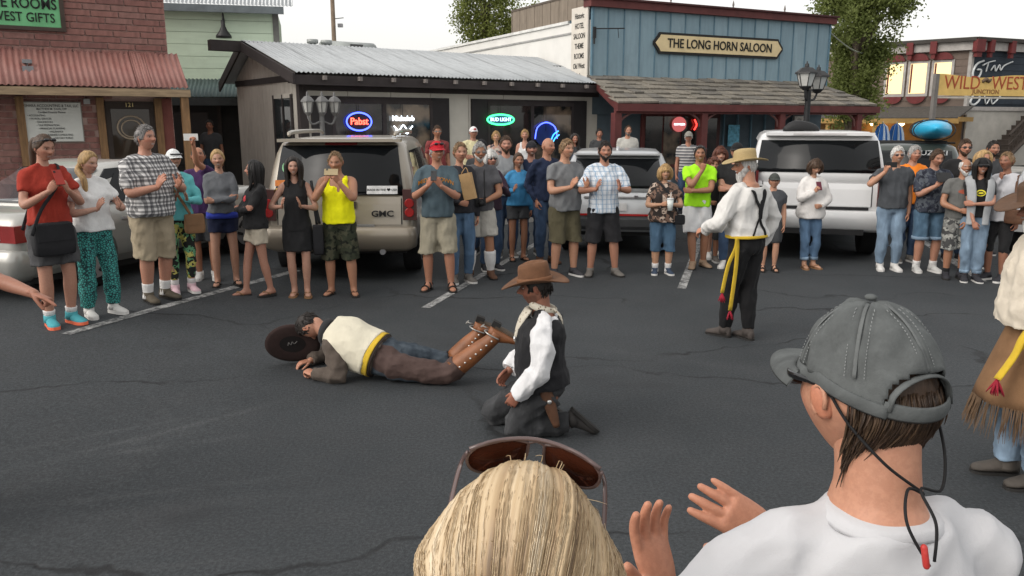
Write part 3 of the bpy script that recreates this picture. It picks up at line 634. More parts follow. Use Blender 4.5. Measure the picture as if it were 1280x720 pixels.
# ================================================================ CORNER BUILDING (right) AND ITS STREET FRONT
KP = A3(21.05, 38, 0); dL = nrm(A3(-2.25, 2, 0)); dR = nrm(A3(4.55, 2, 0)); nL = A3(-dL[1], dL[0], 0)*1.0; nR = A3(dR[1], -dR[0], 0)
nL = -nL if nL[1] > 0 else nL
cb = thing('corner_building', 'grey two-storey corner building with red cornice brackets and lit windows', 'building', KP, 0)
def fb(name, mat_, d, n_, s0, s1, o0, o1, z0, z1, par=cb, slant=0):
    v = []
    for z, k in ((z0, 0), (z1, slant)):
        for s, o in ((s0, o0), (s1, o0), (s1, o1), (s0, o1)): p = d*(s) + n_*o; v.append((p[0], p[1], z))
    return MB().add(v, BOXF).build(name, mat_, par)
slate = M('slate_siding', (.15, .115, .095), .85, .12, 3, .3, 25); navy = M('navy_siding', (.032, .042, .055), .8, .15, 3, .3, 25)
HB = 5.75
fb('wall', slate, dL, nL, 0.0, 7.5, -4, -.02, 0, HB); fb('wall', navy, dR, nR, 0.0, 8, -4, -.02, 0, HB)
for i in range(9): fb('siding_board', slate, dL, nL, .12, 7.5, -.02, .02, 2.75+i*.31, 2.75+i*.31+.295)
for i in range(9): fb('siding_board', navy, dR, nR, .12, 8, -.02, .02, 2.9+i*.31, 2.9+i*.31+.295)
trim = M('corner_white_trim', (.36, .34, .32), .8); redt = M('ornament_red', (.13, .025, .025), .65)
fb('corner_board', trim, dL, nL, -.02, .12, -.03, .04, 2.4, 5.3); fb('corner_board', trim, dR, nR, -.02, .12, -.03, .04, 2.4, 5.3)
fb('cornice', trim, dL, nL, -.1, 7.6, -.02, .22, 5.30, 5.68); fb('cornice', trim, dR, nR, -.1, 8, -.02, .22, 5.30, 5.68)
fb('roof_edge', M('roof_edge_dark', (.05, .045, .04), .8), dL, nL, -.2, 7.7, -.5, .4, 5.681, 5.85); fb('roof_edge', M('roof_edge_dark', None), dR, nR, -.2, 8.1, -.5, .4, 5.682, 5.851)
def kx(px, d, z=4.2): return along(KP, d, px, z)
for px, d, n_, ww in ((1137, dL, nL, .14), (1166, dL, nL, .14), (1197, dR, nR, .28), (1227, dR, nR, .14), (1253, dR, nR, .14)):
    s = max(kx(px, d), .0); o = fb('cornice_bracket', redt, d, n_, s-ww, s+ww, .2, .42, 5.2, 5.75); fb('bracket_drop', redt, d, n_, s-ww*.6, s+ww*.6, .2, .36, 4.98, 5.2, o)
for px in (1119, 1148, 1178):
    s = kx(px, dL); hw = .36
    wn = fb('window', trim, dL, nL, s-hw-.12, s+hw+.12, .02, .08, 3.28, 4.92)
    fb('pane', glow('lit_window', (1, .72, .34), 1.0), dL, nL, s-hw, s+hw, .08, .09, 3.42, 4.80, wn); fb('reveal', M('ornament_red', None), dL, nL, s+hw-.1, s+hw-.02, .085, .10, 3.45, 4.78, wn)
    for zc, sg_ in ((4.93, 1), (3.27, -1)):
        c = dL*s + nL*.08; poly = [(c[0]+dL[0]*.42*math.cos(a), c[1]+dL[1]*.42*math.cos(a), zc+sg_*.34*math.sin(a)) for a in np.linspace(0, math.pi, 9)]
        v = [A3(*p) for p in poly] + [A3(*p)+nL*.07 for p in poly]; f = [tuple(range(9)), tuple(range(17, 8, -1))] + [(i, i+9, (i+1) % 9+9, (i+1) % 9) for i in range(9)]
        MB().add(v, f).build('window_ornament', redt, wn)
# white script swirl painted as raised letters on the navy wall
sc = thing('script_sign', 'white swirling script lettering on the navy wall', 'sign', KP, 0); wht = M('script_white', (.6, .62, .62), .7, .08)
def sw2(pts, r=.035):
    v = []
    for px, py in pts:
        s = kx(px, dR); q = dR*s + nR*.07; zz_ = zat(KP+q, py); v.append((q[0], q[1], zz_))
    MB().tube(v, r, 6, sub=4).build('stroke', wht, sc, True)
sw2([(1226, 76), (1218, 80), (1214, 90), (1216, 98), (1222, 96), (1224, 88), (1219, 87)], .05); sw2([(1225, 82), (1232, 78), (1240, 76)]); sw2([(1232, 78), (1230, 90)]); sw2([(1236, 88), (1240, 82), (1242, 89), (1246, 81), (1248, 88), (1252, 82), (1262, 77)])
sw2([(1218, 118), (1215, 128), (1220, 131), (1226, 125), (1225, 119)], .05); sw2([(1232, 120), (1235, 130), (1240, 122), (1243, 130), (1252, 120)])
# lower level: pale wall, porch with lamps
fb('lower_wall', M('pale_lower_wall', (.42, .40, .36), .85, .1, 2, .2, 30, dirt=.2), dR, nR, .05, 8, -.02, .05, 0, 2.6); fb('band', trim, dR, nR, 0, 8, .05, .12, 2.6, 2.78)
yel = M('porch_yellow', (.34, .21, .07), .75, .15); fb('porch_wall', M('porch_wall_ochre', (.22, .125, .05), .8, .2, 3, .2, 25), dL, nL, .1, 7.5, -.02, .03, 0, 2.6)
v = [dL*-.3 + nL*2.6 + A3(0, 0, 2.22), dL*7.6 + nL*2.6 + A3(0, 0, 2.22), dL*7.6 + A3(0, 0, 2.75), dL*-.3 + A3(0, 0, 2.75)]; MB().add([q for q in v] + [q+A3(0, 0, .06) for q in v], BOXF).build('porch_roof', M('porch_shingle', (.07, .065, .06), .9, .3, 8, .4, 20), cb)
fb('porch_fascia', yel, dL, nL, -.35, 7.65, 2.56, 2.64, 2.02, 2.24); fb('porch_side', yel, dL, nL, -.36, -.30, .02, 2.56, 2.10, 2.30)
for s in (1.0, 3.2, 5.4): fb('porch_post', yel, dL, nL, s-.08, s+.08, 2.4, 2.54, 0, 2.02)
for k, px in enumerate((1091, 1127)):
    q = P(px, 154, 38.6 if k else 40.2)
    t = thing('porch_lamp', ['lit round lamp under the yellow porch, left one', 'lit round lamp under the yellow porch by the umbrellas'][k], 'lamp', q)
    MB().ball((0, 0, 0), .13, 12, 8).build('bulb', glow('bulb_warm', (1, .62, .22), 9), t, True); MB().tube([(0, 0, .1), (0, 0, .3)], [.05, .03], 8).build('stem', blk, t)
    ld = bpy.data.lights.new('porch_bulb', 'POINT'); ld.energy = 12; ld.color = (1, .62, .25); ld.shadow_soft_size = .13; lo = bpy.data.objects.new('bulb_light', ld); COL.objects.link(lo); lo.parent = t; lo.location = (0, -.16, -.2)
tag(MB().ball(P(1127, 168, 38.5), .3, 14, 8).build('ceramic_plaque', M('plaque_brown', (.05, .035, .03), .6)), 'dark round plaque on the ochre porch wall', 'plaque') if False else None
# outside stair
stt = thing('outdoor_stair', 'dark wooden stair climbing to the right along the pale wall', 'stair', KP, 0); stw = M('stair_wood', (.05, .04, .034), .8, .25)
s0 = kx(1232, dR); s1 = kx(1300, dR); N = 13
for i in range(N):
    s = s0 + (s1-s0)*i/N; z = .55 + i*.22
    fb('tread', stw, dR, nR, s, s+(s1-s0)/N+.06, .3, 1.5, z, z+.06, stt); fb('riser', stw, dR, nR, s+.02, s+.05, .3, 1.5, z-.17, z, stt)
    p = dR*(s+.1) + nR*1.47; MB().tube([(p[0], p[1], z), (p[0], p[1], z+.95)], .03, 5).build('baluster', stw, stt)
for dz, r in ((.95, .05), (-.12, .1), (.5, .03)):
    a = dR*s0 + nR*1.5; b = dR*s1 + nR*1.5; MB().tube([(a[0], a[1], .55+dz), (b[0], b[1], .55+N*.22+dz)], r, 6).build('rail', stw, stt)
# hanging banner sign over the lot entrance
bq0, bq1 = P(1171, 120, 27), P(1330, 122, 28.5)
bd = nrm((bq1-bq0)*A3(1, 1, 0)); bn = A3(bd[1], -bd[0], 0); BL = np.linalg.norm((bq1-bq0)[:2])
ws = thing('banner_sign', 'yellow banner sign with red lettering on wooden posts', 'sign', (bq0[0], bq0[1], 0), math.atan2(bd[1], bd[0]))
zb, zt = bq0[2]+.02, zat(bq0, 93)
xs_ = np.linspace(0, BL, 25); up = [(x, zt + .05*math.cos(x*1.9)-.03) for x in xs_]; dn = [(x, zb) for x in xs_[::-1]]
MB().prism(up+dn, -.03, .02).build('board', M('banner_yellow', (.62, .42, .14), .75, .12, 4, .1), ws)
MB().b2(-.1, BL+.1, -.02, .04, zb-.09, zb-.03).build('rail', M('rail_pale', (.45, .42, .36), .7), ws)
for x in (-.08, BL+.08): MB().b2(x-.07, x+.07, -.05, .08, 0, zt+.02).build('post', M('post_grey', (.16, .15, .14), .8), ws)
rl_ = M('banner_red', (.33, .07, .03), .7, .1); cz = (zb+zt)/2
put_text('lettering', 'WILD', .62, rl_, ws, (.95, -.036, cz+.07), sx=.95, bold=-.004); put_text('lettering', 'WEST', .62, rl_, ws, (2.92, -.036, cz+.07), sx=.95, bold=-.004)
put_text('lettering', 'JUNCTION', .20, M('banner_brown', (.26, .13, .05), .7), ws, (1.95, -.036, zb+.13), sx=1.15)
MB().tube([(1.75, -.035, cz+.12), (1.9, -.035, cz+.2), (2.02, -.035, cz+.14), (2.12, -.035, cz+.22)], [.05, .07, .06, .03], 7, sub=3).build('horse_emblem', M('emblem_brown', (.12, .08, .05), .7), ws, True)
# closed blue parasols
for k, px in enumerate((1103, 1121)):
    q = P(px, 160, 33 + k*1.2); t = thing('parasol', ['closed blue parasol with white fold, left of the pair', 'closed blue parasol with white fold, right of the pair'][k], 'parasol', (q[0], q[1], .0))
    rs = []
    for z, r in ((.95, .30), (1.2, .30), (1.6, .25), (1.9, .17), (2.02, .05)):
        rs.append(np.array([((r*(1+.25*math.cos(8*a)))*math.cos(a), (r*(1+.25*math.cos(8*a)))*math.sin(a), z) for a in np.linspace(0, 2*math.pi, 32, endpoint=False)]))
    def umb():
        n = NT('parasol_blue'); x = n.sep(n.co()); f = n.math('FRACT', n.math('MULTIPLY', n.math('ARCTAN2', x[1], x[0]), 8/(2*math.pi))); n.base(n.mix(n.math('GREATER_THAN', f, .72), (.02, .10, .32), (.35, .42, .5))); return n.fin(.8)
    MATS.setdefault('parasol_blue', None); MATS['parasol_blue'] = MATS['parasol_blue'] or umb()
    MB().rings(rs).build('canopy', MATS['parasol_blue'], t, True); MB().tube([(0,0,0), (0,0,2.1)], .03, 8).build('pole', trim, t, True); MB().tube([(0,0,0), (0,0,.08)], .28, 14).build('base', blk, t)
# ================================================================ TREES, POLE, WIRE
def leafmat(nm, a, b):
    n = NT(nm); oi = n.n('NewGeometry'); f = n.noise(.9, 4, .6); g = n.noise(9, 2, .5)
    c = n.mix(n.ramp(f, [(.35, 0), (.65, 1)]), a, b); c = n.mix(n.math('MULTIPLY', g, .4), c, tuple(x*1.5 for x in b)); n.base(c)
    n.b.inputs['Subsurface Weight'].default_value = 0; n.m.use_nodes = True
    tr = n.n('BsdfTranslucent'); n.l(c, tr.inputs[0]); mx = n.n('MixShader'); mx.inputs[0].default_value = .5
    out = n.t.nodes['Material Output']; n.l(n.b.outputs[0], mx.inputs[1]); n.l(tr.outputs[0], mx.inputs[2]); n.l(mx.outputs[0], out.inputs[0]); return n.fin(.6, .3)
def tree(label, base, H, clumps, nleaf, ls, mats_, trunk=.2, seed=1):
    r = np.random.RandomState(seed); t = thing('tree', label, 'tree', base)
    m = MB(); m.tube([(0,0,0), (.05, 0, H*.3), (-.03, .05, H*.6), (0, 0, H*.92)], [trunk, trunk*.75, trunk*.45, .04], 9, sub=4)
    for c, rad in clumps:
        z0 = max(1.0, c[2]-rad[2]*1.2-.4); m.tube([(0, 0, z0*.8), (c[0]*.45, c[1]*.45, (z0+c[2])/2), (c[0], c[1], c[2])], [trunk*.4, trunk*.25, .02], 6, sub=3)
    m.build('trunk', M('tree_bark', (.10, .08, .06), .9, .3, 6, .6, 18), t, True)
    vol = np.array([np.prod(rad) for _, rad in clumps]); vol = vol**.75; pr = vol/vol.sum(); V = []
    for (c, rad), p_ in zip(clumps, pr):
        nt_ = max(4, int(nleaf*p_/60))                                # twigs in this clump
        for _ in range(nt_):
            d = r.normal(size=3); d /= np.linalg.norm(d); rr = r.uniform(.35, 1.12)**.6
            tip = np.array(c) + d*np.array(rad)*rr*(1+.18*math.sin(5*d[0]+3*d[2]+seed)); tw = nrm(d*A3(1, 1, .6) + A3(0, 0, .55) + r.normal(size=3)*.35)
            k = 60; al = r.uniform(0, 1, k)[:, None]; q = tip + tw*(al-.5)*ls*7 + r.normal(size=(k, 3))*ls*1.15
            a = r.normal(size=(k, 3)); a /= np.linalg.norm(a, axis=1)[:, None]; b = np.cross(a, r.normal(size=(k, 3))); b /= np.linalg.norm(b, axis=1)[:, None]
            s = (ls*r.uniform(.6, 1.2, k))[:, None]; V.append(np.stack([q-a*s*.55, q+b*s*.32, q+a*s*.55, q-b*s*.32], 1).reshape(-1, 3))
    V = np.concatenate(V); me = bpy.data.meshes.new('crown'); nq = len(V)//4
    me.vertices.add(len(V)); me.vertices.foreach_set('co', V.ravel()); me.loops.add(nq*4); me.loops.foreach_set('vertex_index', np.arange(nq*4)); me.polygons.add(nq)
    me.polygons.foreach_set('loop_start', np.arange(nq)*4); me.polygons.foreach_set('loop_total', np.full(nq, 4)); me.update(); me.validate()
    obj('crown', me, mats_, t); return t
lf1 = leafmat('leaf_olive', (.11, .135, .03), (.19, .215, .055)); lf2 = leafmat('leaf_dark', (.095, .125, .032), (.165, .195, .058))
r_ = np.random.RandomState(5)
b1 = P(607, 60, 42); cl = [((-.9, 0, 7.2), (.55, .7, 1.3)), ((0, .2, 7.6), (.6, .7, 1.7)), ((.9, 0, 7.8), (.55, .7, 1.6)), ((-.5, 0, 8.8), (.45, .6, 1.2)), ((.5, .1, 9.2), (.6, .6, 1.3)), ((.2, 0, 6.2), (1.3, .9, .6)), ((1.2, 0, 6.6), (.5, .6, .8)), ((-.2, 0, 10), (.4, .5, .9))]
tree('tall olive green tree rising behind the white saloon wall', (b1[0], b1[1], 0), 10, cl, 19000, .13, lf1, .22, 3)
b1 = P(660, 30, 50); tree('tree top just showing above the brown parapet boards', (b1[0], b1[1], 0), 9, [((0, 0, 7.6), (.9, .8, 1.0)), ((.5, 0, 8.3), (.4, .5, .6))], 5000, .13, lf1, .2, 9)
b1 = P(1068, 120, 33); cl = []
for i in range(34):
    z = r_.uniform(2.6, 9.2); prof = 1.95*math.sin(math.pi*min(1, max(.08, (z-1.4)/9.2)))**.7; a = r_.uniform(0, 6.28); rr = prof*r_.uniform(.15, .72)
    cl.append(((rr*math.cos(a), rr*math.sin(a), z), (prof*r_.uniform(.25, .42), prof*r_.uniform(.25, .42), r_.uniform(.5, .95))))
tree('large leafy green tree between the saloon and the corner building', (b1[0], b1[1], 0), 9.5, cl, 44000, .13, lf2, .28, 4)
q = P(418, 60, 40); t = thing('utility_pole', 'thin wooden utility pole rising behind the grey shop roof', 'pole', (q[0], q[1], 0))
MB().tube([(0, 0, 0), (0, 0, 7.95)], [.13, .10], 8).build('pole', M('pole_wood', (.16, .12, .085), .85, .2), t, True); MB().tube([(0, 0, 6.9), (.5, 0, 6.95)], .02, 5).build('arm', blk, t); MB().box((.33, 0, 6.6), (.22, .2, .16)).build('lamp_head', M('dull_steel', None), t)
a, b = P(1033, 36, 28), P(1112, 60, 37); tag(MB().tube([a + (b-a)*k/12 - A3(0, 0, .5*math.sin(math.pi*k/12)) for k in range(13)], .022, 5).build('overhead_wire', M('wire_grey', (.3, .33, .27), .6)), 'sagging overhead wire running past the large tree', 'wire')
# ================================================================ VEHICLES
tyre_m = M('tyre_rubber', (.016, .016, .017), .85, .15, 8, .3, 40); blkp = M('black_plastic', (.016, .016, .017), .6, .15, bump=.15); wglass = glass('car_glass', (.007, .008, .009), .05, .22)
redlens = M('red_lens', (.30, .015, .015), .15, .2, 4, 0, spec=.6); clear = M('clear_lens', (.5, .5, .5), .15, .1, 4, 0, spec=.6); alloy = M('alloy', (.42, .42, .43), .35, .1, metal=.7, bump=0)
def paint(nm, c, rough=.32, metal=.3): return M(nm, c, rough, .05, 1.2, .03, 200, metal, .5, .6)
def rrect(x, y0, y1, r, n=5):
    r = min(r, x*.95, (y1-y0)*.45); out = []
    for cx, cy, a0 in ((x-r, y1-r, 0), (-x+r, y1-r, 90), (-x+r, y0+r, 180), (x-r, y0+r, 270)):
        for i in range(n+1): a = R(a0 + 90*i/n); out.append((cx + r*math.cos(a), cy + r*math.sin(a)))
    return np.array(out)
def slab(levels, rr):                       # stacked rounded outlines: (z, half width, y rear, y front, [corner radius])
    return [np.column_stack([rrect(l[1], l[2], l[3], l[4] if len(l) > 4 else rr), np.full(24, l[0])]) for l in levels]
def interp(levels, z, i):
    for a, b in zip(levels, levels[1:]):
        if a[0] <= z <= b[0]: t = (z-a[0])/(b[0]-a[0]+1e-9); return a[i] + (b[i]-a[i])*t
    return levels[-1][i] if z > levels[-1][0] else levels[0][i]
def patch_rear(lv, x0, x1, z0, z1, off=.012, th=.02, k=8, top_in=0):
    v = []
    for d in (off, off-th):
        for i in range(k+1):
            z = z0 + (z1-z0)*i/k; y = interp(lv, z, 2) - d; s = 1 - top_in*i/k
            v += [(x0*s, y, z), (x1*s, y, z)]
    n = 2*(k+1); f = [(2*i, 2*i+1, 2*i+3, 2*i+2) for i in range(k)] + [(n+2*i+1, n+2*i, n+2*i+2, n+2*i+3) for i in range(k)]
    f += [(2*i, 2*i+2, n+2*i+2, n+2*i) for i in range(k)] + [(2*i+3, 2*i+1, n+2*i+1, n+2*i+3) for i in range(k)] + [(0, n, n+1, 1), (2*k, 2*k+1, n+2*k+1, n+2*k)]
    return MB().add(v, f)
def patch_side(lv, s, yz, off=.010, th=.02):   # yz: outline on the side wall
    v = [(s*(interp(lv, z, 1)+off), y, z) for y, z in yz] + [(s*(interp(lv, z, 1)+off-th), y, z) for y, z in yz]; n = len(yz)
    return MB().add(v, [tuple(range(n)), tuple(range(2*n-1, n-1, -1))] + [(i, i+n, (i+1) % n+n, (i+1) % n) for i in range(n)])
def wheel(par, x, y, r=.37, w_=.24):
    s = 1 if x > 0 else -1
    wl = MB().tube([(x-s*w_/2, y, r), (x-s*w_*.42, y, r), (x+s*w_*.42, y, r), (x+s*w_/2, y, r)], [r*.93, r, r, r*.93], 28).build('wheel', tyre_m, par, True)
    m = MB(); m.tube([(x+s*w_*.36, y, r), (x+s*(w_/2+.004), y, r)], [r*.68, r*.66], 24)
    m.build('rim', alloy, wl)
    m = MB()
    for i in range(6):
        a = R(60*i+15); m.box((x+s*(w_/2+.01), y+math.cos(a)*r*.42, r+math.sin(a)*r*.42), (.012, r*.12, r*.36), 0, np.array([[1, 0, 0], [0, math.sin(a), math.cos(a)], [0, -math.cos(a), math.sin(a)]]).T)
    m.build('spoke_gap', blkp, wl)
def car(name, label, loc, heading, lower, cabin, pm_, wheels, rr=.14, bumper=None, rear=None, sides=None, extras=None, wr_=.37, cat='car'):
    t = thing(name, label, cat, loc, heading)
    m = MB(); m.rings(slab(lower, rr)); body = m.mesh('b')
    cut = MB()
    for y in wheels:
        for s in (-1, 1): cut.tube([(s*(lower[2][1]-.30), y, wr_), (s*(lower[2][1]+.3), y, wr_)], wr_+.055, 24)
    co = bpy.data.objects.new('cut', cut.mesh('cut')); TMP.collection.objects.link(co)
    body = evalmesh(body, [('BOOLEAN', dict(operation='DIFFERENCE', object=co, solver='EXACT'))]); bpy.data.objects.remove(co)
    bo = obj('body', body, pm_, t)
    b2_ = body
    bm = bmesh.new(); bm.from_mesh(body); [setattr(e, 'smooth', e.calc_face_angle(0) < R(40)) for e in bm.edges]; [setattr(f, 'smooth', True) for f in bm.faces]; bm.to_mesh(body); bm.free()
    cbm = MB().rings(slab(cabin, .22)).mesh('cabin', True); cab = obj('cabin', cbm, pm_, t)
    w2 = lower[2][1]
    for y in wheels:
        for s in (-1, 1): wheel(t, s*(w2-.13), y, wr_)
    MB().b2(-w2+.16, w2-.16, lower[2][2]+.25, lower[2][3]-.25, lower[0][0]-.08, lower[0][0]+.06).build('underbody', blkp, t)
    return t, bo, cab
HEAD = math.atan2(STALL[1], STALL[0]) - math.pi/2
def at_rear(px, py): return G(px, py)
# ---- tan SUV -------------------------------------------------------------
tanp = paint('champagne_paint', (.30, .265, .215), .38, .35)
lo_ = [(.42, .90, .12, 5.05), (.50, .975, .04, 5.12), (.62, 1.0, 0, 5.13), (.80, 1.005, .03, 5.12), (1.0, 1.0, .05, 5.10), (1.12, .985, .07, 5.0), (1.17, .95, .10, 4.9)]
ca_ = [(1.08, .98, .06, 4.0), (1.22, .965, .085, 3.85), (1.45, .925, .15, 3.55), (1.68, .87, .24, 3.2), (1.80, .83, .32, 2.95, .28), (1.86, .76, .42, 2.75, .3), (1.875, .6, .6, 2.6, .3)]
q = G(428, 352)
t, bo, cab = car('parked_suv', 'tan SUV', q, R(2), lo_, ca_, tanp, (.95, 4.05), wr_=.39, cat='suv')
t['label'] = 'tan SUV with round and orange stickers on its dark rear window'
rw = patch_rear(ca_, -.84, .84, 1.14, 1.78, .012, .02, 10, .10).build('rear_window', wglass, t, True)
patch_rear(ca_, -.20, .22, 1.785, 1.825, .03, .03, 2).build('brake_light', M('brake_lens', (.22, .03, .03), .2, bump=0), t)
MB().b2(-.80, .80, .17, .42, 1.825, 1.865).build('spoiler', tanp, t)
for s in (-1, 1):
    l = MB().b2(min(s*.83, s*1.012), max(s*.83, s*1.012), -.008, .16, .82, 1.22).build('tail_light', M('lens_housing', (.07, .028, .026), .2, .1, 4, 0, spec=.6), t)
    for z in (.92, 1.04): MB().tube([(s*.915, -.012, z), (s*.915, -.022, z)], [.062, .055], 16).build('lamp_lens', redlens, l)
    MB().tube([(s*.70, .45, 1.90), (s*.72, .7, 1.945), (s*.72, 2.5, 1.945), (s*.70, 2.75, 1.9)], [.02, .03, .03, .02], 8, sub=3).build('roof_rail', tanp, t, True)
    patch_side(ca_, s, [(.42, 1.2), (1.35, 1.2), (1.35, 1.7), (.62, 1.7)]).build('quarter_window', wglass, t)
    patch_side(ca_, s, [(1.45, 1.2), (2.35, 1.2), (2.35, 1.7), (1.45, 1.7)]).build('door_window', wglass, t)
    patch_side(ca_, s, [(2.43, 1.2), (3.5, 1.2), (2.95, 1.7), (2.43, 1.7)]).build('door_window', wglass, t)
    MB().box((s*1.08, 3.4, 1.22), (.2, .12, .17)).build('mirror', tanp, t)
patch_rear(lo_, -.80, .80, .76, 1.12, .016, .02, 4).build('tailgate', tanp, t)
for s in (-1, 1): patch_rear(lo_, min(s*.802, s*.815), max(s*.802, s*.815), .76, 1.15, .006, .012, 4).build('tailgate_gap', blkp, t)
MB().b2(-.22, .22, .018, .04, .97, 1.06).build('handle_recess', M('recess_dark', (.06, .05, .04), .5), t); MB().tube([(-.28, .03, 1.17), (.05, -.0, 1.15), (.36, .02, 1.16)], .010, 6, sub=3).build('wiper', blkp, t, True)
m = MB(); m.rings(slab([(.40, .90, .03, .3), (.46, .99, -.06, .3), (.60, 1.0, -.10, .3), (.71, .99, -.09, .3), (.73, .97, -.05, .3)], .12)); m.build('bumper', M('champagne_bumper', (.30, .26, .205), .4, .05, 1.2, .03, 200, .3, .5, .4), t, True)
MB().b2(-.45, .45, -.012, .02, .735, .765).build('chrome_strip', alloy, t); MB().b2(-.17, .17, -.03, -.012, .80, .93).build('number_plate', M('plate_white', (.5, .5, .5), .5), t)
put_text('badge', 'GMC', .11, blkp, t, (.56, -.005+.03-.02, .90), ext=.008, bold=.02, sx=1.2)
MB().tube([(.55, -.02, .40), (.55, .5, .40)], .04, 10).build('exhaust', alloy, t)
def on_rear(x, z): return interp(ca_, z, 2) - .028
tl = math.atan2(.23-.085, .46)
for nm, c, dat in (('round_sticker', (.20, .42, .22), ('o', -.66, 1.50, .085)), ('orange_sticker', (.55, .17, .03), ('b', -.70, 1.30, .26, .08)), ('yellow_sticker', (.55, .30, .04), ('b', -.66, 1.20, .32, .075)), ('bumper_sticker', (.5, .5, .5), ('b', .56, 1.21, .40, .11))):
    mm = M(nm, c, .5, .25, 14, 0)
    if dat[0] == 'o': o = MB().tube([(0, 0, 0), (0, .004, 0)], dat[3], 20).build(nm, mm, rw); MB().tube([(0, -.004, 0), (0, -.001, 0)], .055, 16).build('sticker_print', M('sticker_print', (.5, .55, .5), .5), o) if False else None
    else: o = MB().box((0, 0, 0), (dat[3], .005, dat[4])).build(nm, mm, rw)
    o.location = (dat[1], on_rear(dat[1], dat[2]), dat[2]); o.rotation_euler = (-tl, 0, 0)
put_text('sticker_print', 'MADE IN THE ♥ USA', .04, letm, rw, (.56, on_rear(0, 1.21)-.006, 1.21), ext=.001)
# ---- silver crossover ----------------------------------------------------
silv = paint('silver_paint', (.40, .41, .42), .35, .4)
lo_ = [(.40, .80, .10, 4.5), (.48, .87, .03, 4.58), (.62, .90, 0, 4.6), (.85, .905, .05, 4.58), (1.0, .895, .10, 4.5), (1.08, .87, .14, 4.3)]
ca_ = [(1.02, .885, .10, 3.6), (1.2, .85, .22, 3.4), (1.42, .79, .42, 3.05), (1.56, .73, .58, 2.75, .3), (1.62, .66, .70, 2.55, .3), (1.635, .5, .85, 2.4, .25)]
q = G(768, 322)
t, bo, cab = car('parked_crossover', 'silver crossover behind the white and blue checked shirt', q, R(-8), lo_, ca_, silv, (.85, 3.6), wr_=.35, cat='car')
rw = patch_rear(ca_, -.74, .74, 1.08, 1.52, .012, .02, 8, .12).build('rear_window', wglass, t, True)
patch_rear(lo_, -.9, .9, .44, .66, .03, .03, 4).build('lower_bumper', M('grey_plastic', (.06, .062, .065), .6), t)
MB().b2(-.86, .86, -.036, .0, .665, .695).build('red_strip', redlens, t)
for s in (-1, 1):
    MB().b2(min(s*.60, s*.912), max(s*.60, s*.912), .035, .22, .90, 1.06).build('tail_light', M('smoked_clear_lens', (.35, .33, .33), .15, .2, 4, 0, spec=.6), t)
    patch_side(ca_, s, [(.5, 1.1), (1.3, 1.1), (1.25, 1.5), (.75, 1.5)]).build('quarter_window', wglass, t)
    patch_side(ca_, s, [(1.38, 1.1), (2.3, 1.1), (2.25, 1.52), (1.38, 1.52)]).build('door_window', wglass, t); patch_side(ca_, s, [(2.38, 1.1), (3.3, 1.1), (2.75, 1.52), (2.38, 1.52)]).build('door_window', wglass, t)
MB().b2(-.5, .5, .042, .07, .93, .955).build('chrome_strip', alloy, t); MB().b2(-.17, .17, .005, .03, .74, .86).build('number_plate', M('plate_white', None), t)
MB().b2(-.70, .70, .45, .75, 1.575, 1.60).build('spoiler', silv, t); m = MB(); m.tube([(0, .9, 1.63), (0, 1.0, 1.68), (0, 1.15, 1.64)], [.03, .025, .02], 8); m.build('fin_antenna', silv, t, True)
m = MB(); m.tube([(.28, .02, .98), (.34, .02, .98)], .03, 10); m.build('badge', alloy, t)
# ---- white SUV -----------------------------------------------------------
wp = paint('white_paint', (.60, .60, .60), .3, 0)
lo_ = [(.48, .92, .10, 5.05), (.56, .99, .03, 5.1), (.70, 1.015, 0, 5.12), (.95, 1.02, .04, 5.12), (1.12, 1.01, .06, 5.0), (1.2, .97, .09, 4.9)]
ca_ = [(1.12, 1.0, .07, 4.0), (1.35, .98, .11, 3.8), (1.60, .935, .18, 3.5), (1.80, .89, .27, 3.2), (1.90, .84, .34, 2.95, .22), (1.945, .76, .44, 2.8, .25), (1.955, .6, .6, 2.6, .25)]
q = G(1014, 325)
t, bo, cab = car('parked_suv', 'big white SUV with dark rear window behind the white cardigan', q, HEAD, lo_, ca_, wp, (.95, 4.05), wr_=.42, cat='suv')
patch_rear(ca_, -.90, .90, 1.34, 1.82, .012, .02, 8, .07).build('rear_window', wglass, t, True)
patch_rear(lo_, -.78, .78, .84, 1.18, .015, .02, 4).build('tailgate', wp, t); MB().b2(-.18, .18, -.0, .03, .92, 1.04).build('number_plate', M('plate_white', None), t)
for s in (-1, 1): patch_rear(lo_, min(s*.782, s*.795), max(s*.782, s*.795), .84, 1.2, .006, .012, 4).build('tailgate_gap', blkp, t)
MB().b2(-.75, .75, -.004, .03, .79, .83).build('tailgate_gap', blkp, t)
MB().b2(-.78, .78, .18, .5, 1.89, 1.935).build('spoiler', wp, t); MB().b2(-.38, .38, .172, .19, 1.90, 1.925).build('brake_light', M('brake_clear', (.45, .43, .43), .3, bump=0), t)
m = MB(); m.rings(slab([(.46, .95, .0, .3), (.52, 1.0, -.08, .3), (.66, 1.015, -.11, .3), (.76, 1.01, -.09, .3), (.78, .98, -.05, .3)], .12)); m.build('bumper', wp, t, True); MB().b2(-.7, .7, -.085, .0, .42, .50).build('lower_valance', blkp, t)
for s in (-1, 1):
    MB().b2(min(s*.86, s*1.028), max(s*.86, s*1.028), -.0, .16, .85, 1.36).build('tail_light', M('dark_red_lens', (.10, .012, .012), .15, .2, 4, 0, spec=.6), t)
    patch_side(ca_, s, [(.45, 1.3), (1.4, 1.3), (1.4, 1.8), (.6, 1.8)]).build('quarter_window', wglass, t); patch_side(ca_, s, [(1.5, 1.3), (2.4, 1.3), (2.4, 1.8), (1.5, 1.8)]).build('door_window', wglass, t); patch_side(ca_, s, [(2.5, 1.3), (3.5, 1.3), (3.0, 1.8), (2.5, 1.8)]).build('door_window', wglass, t)
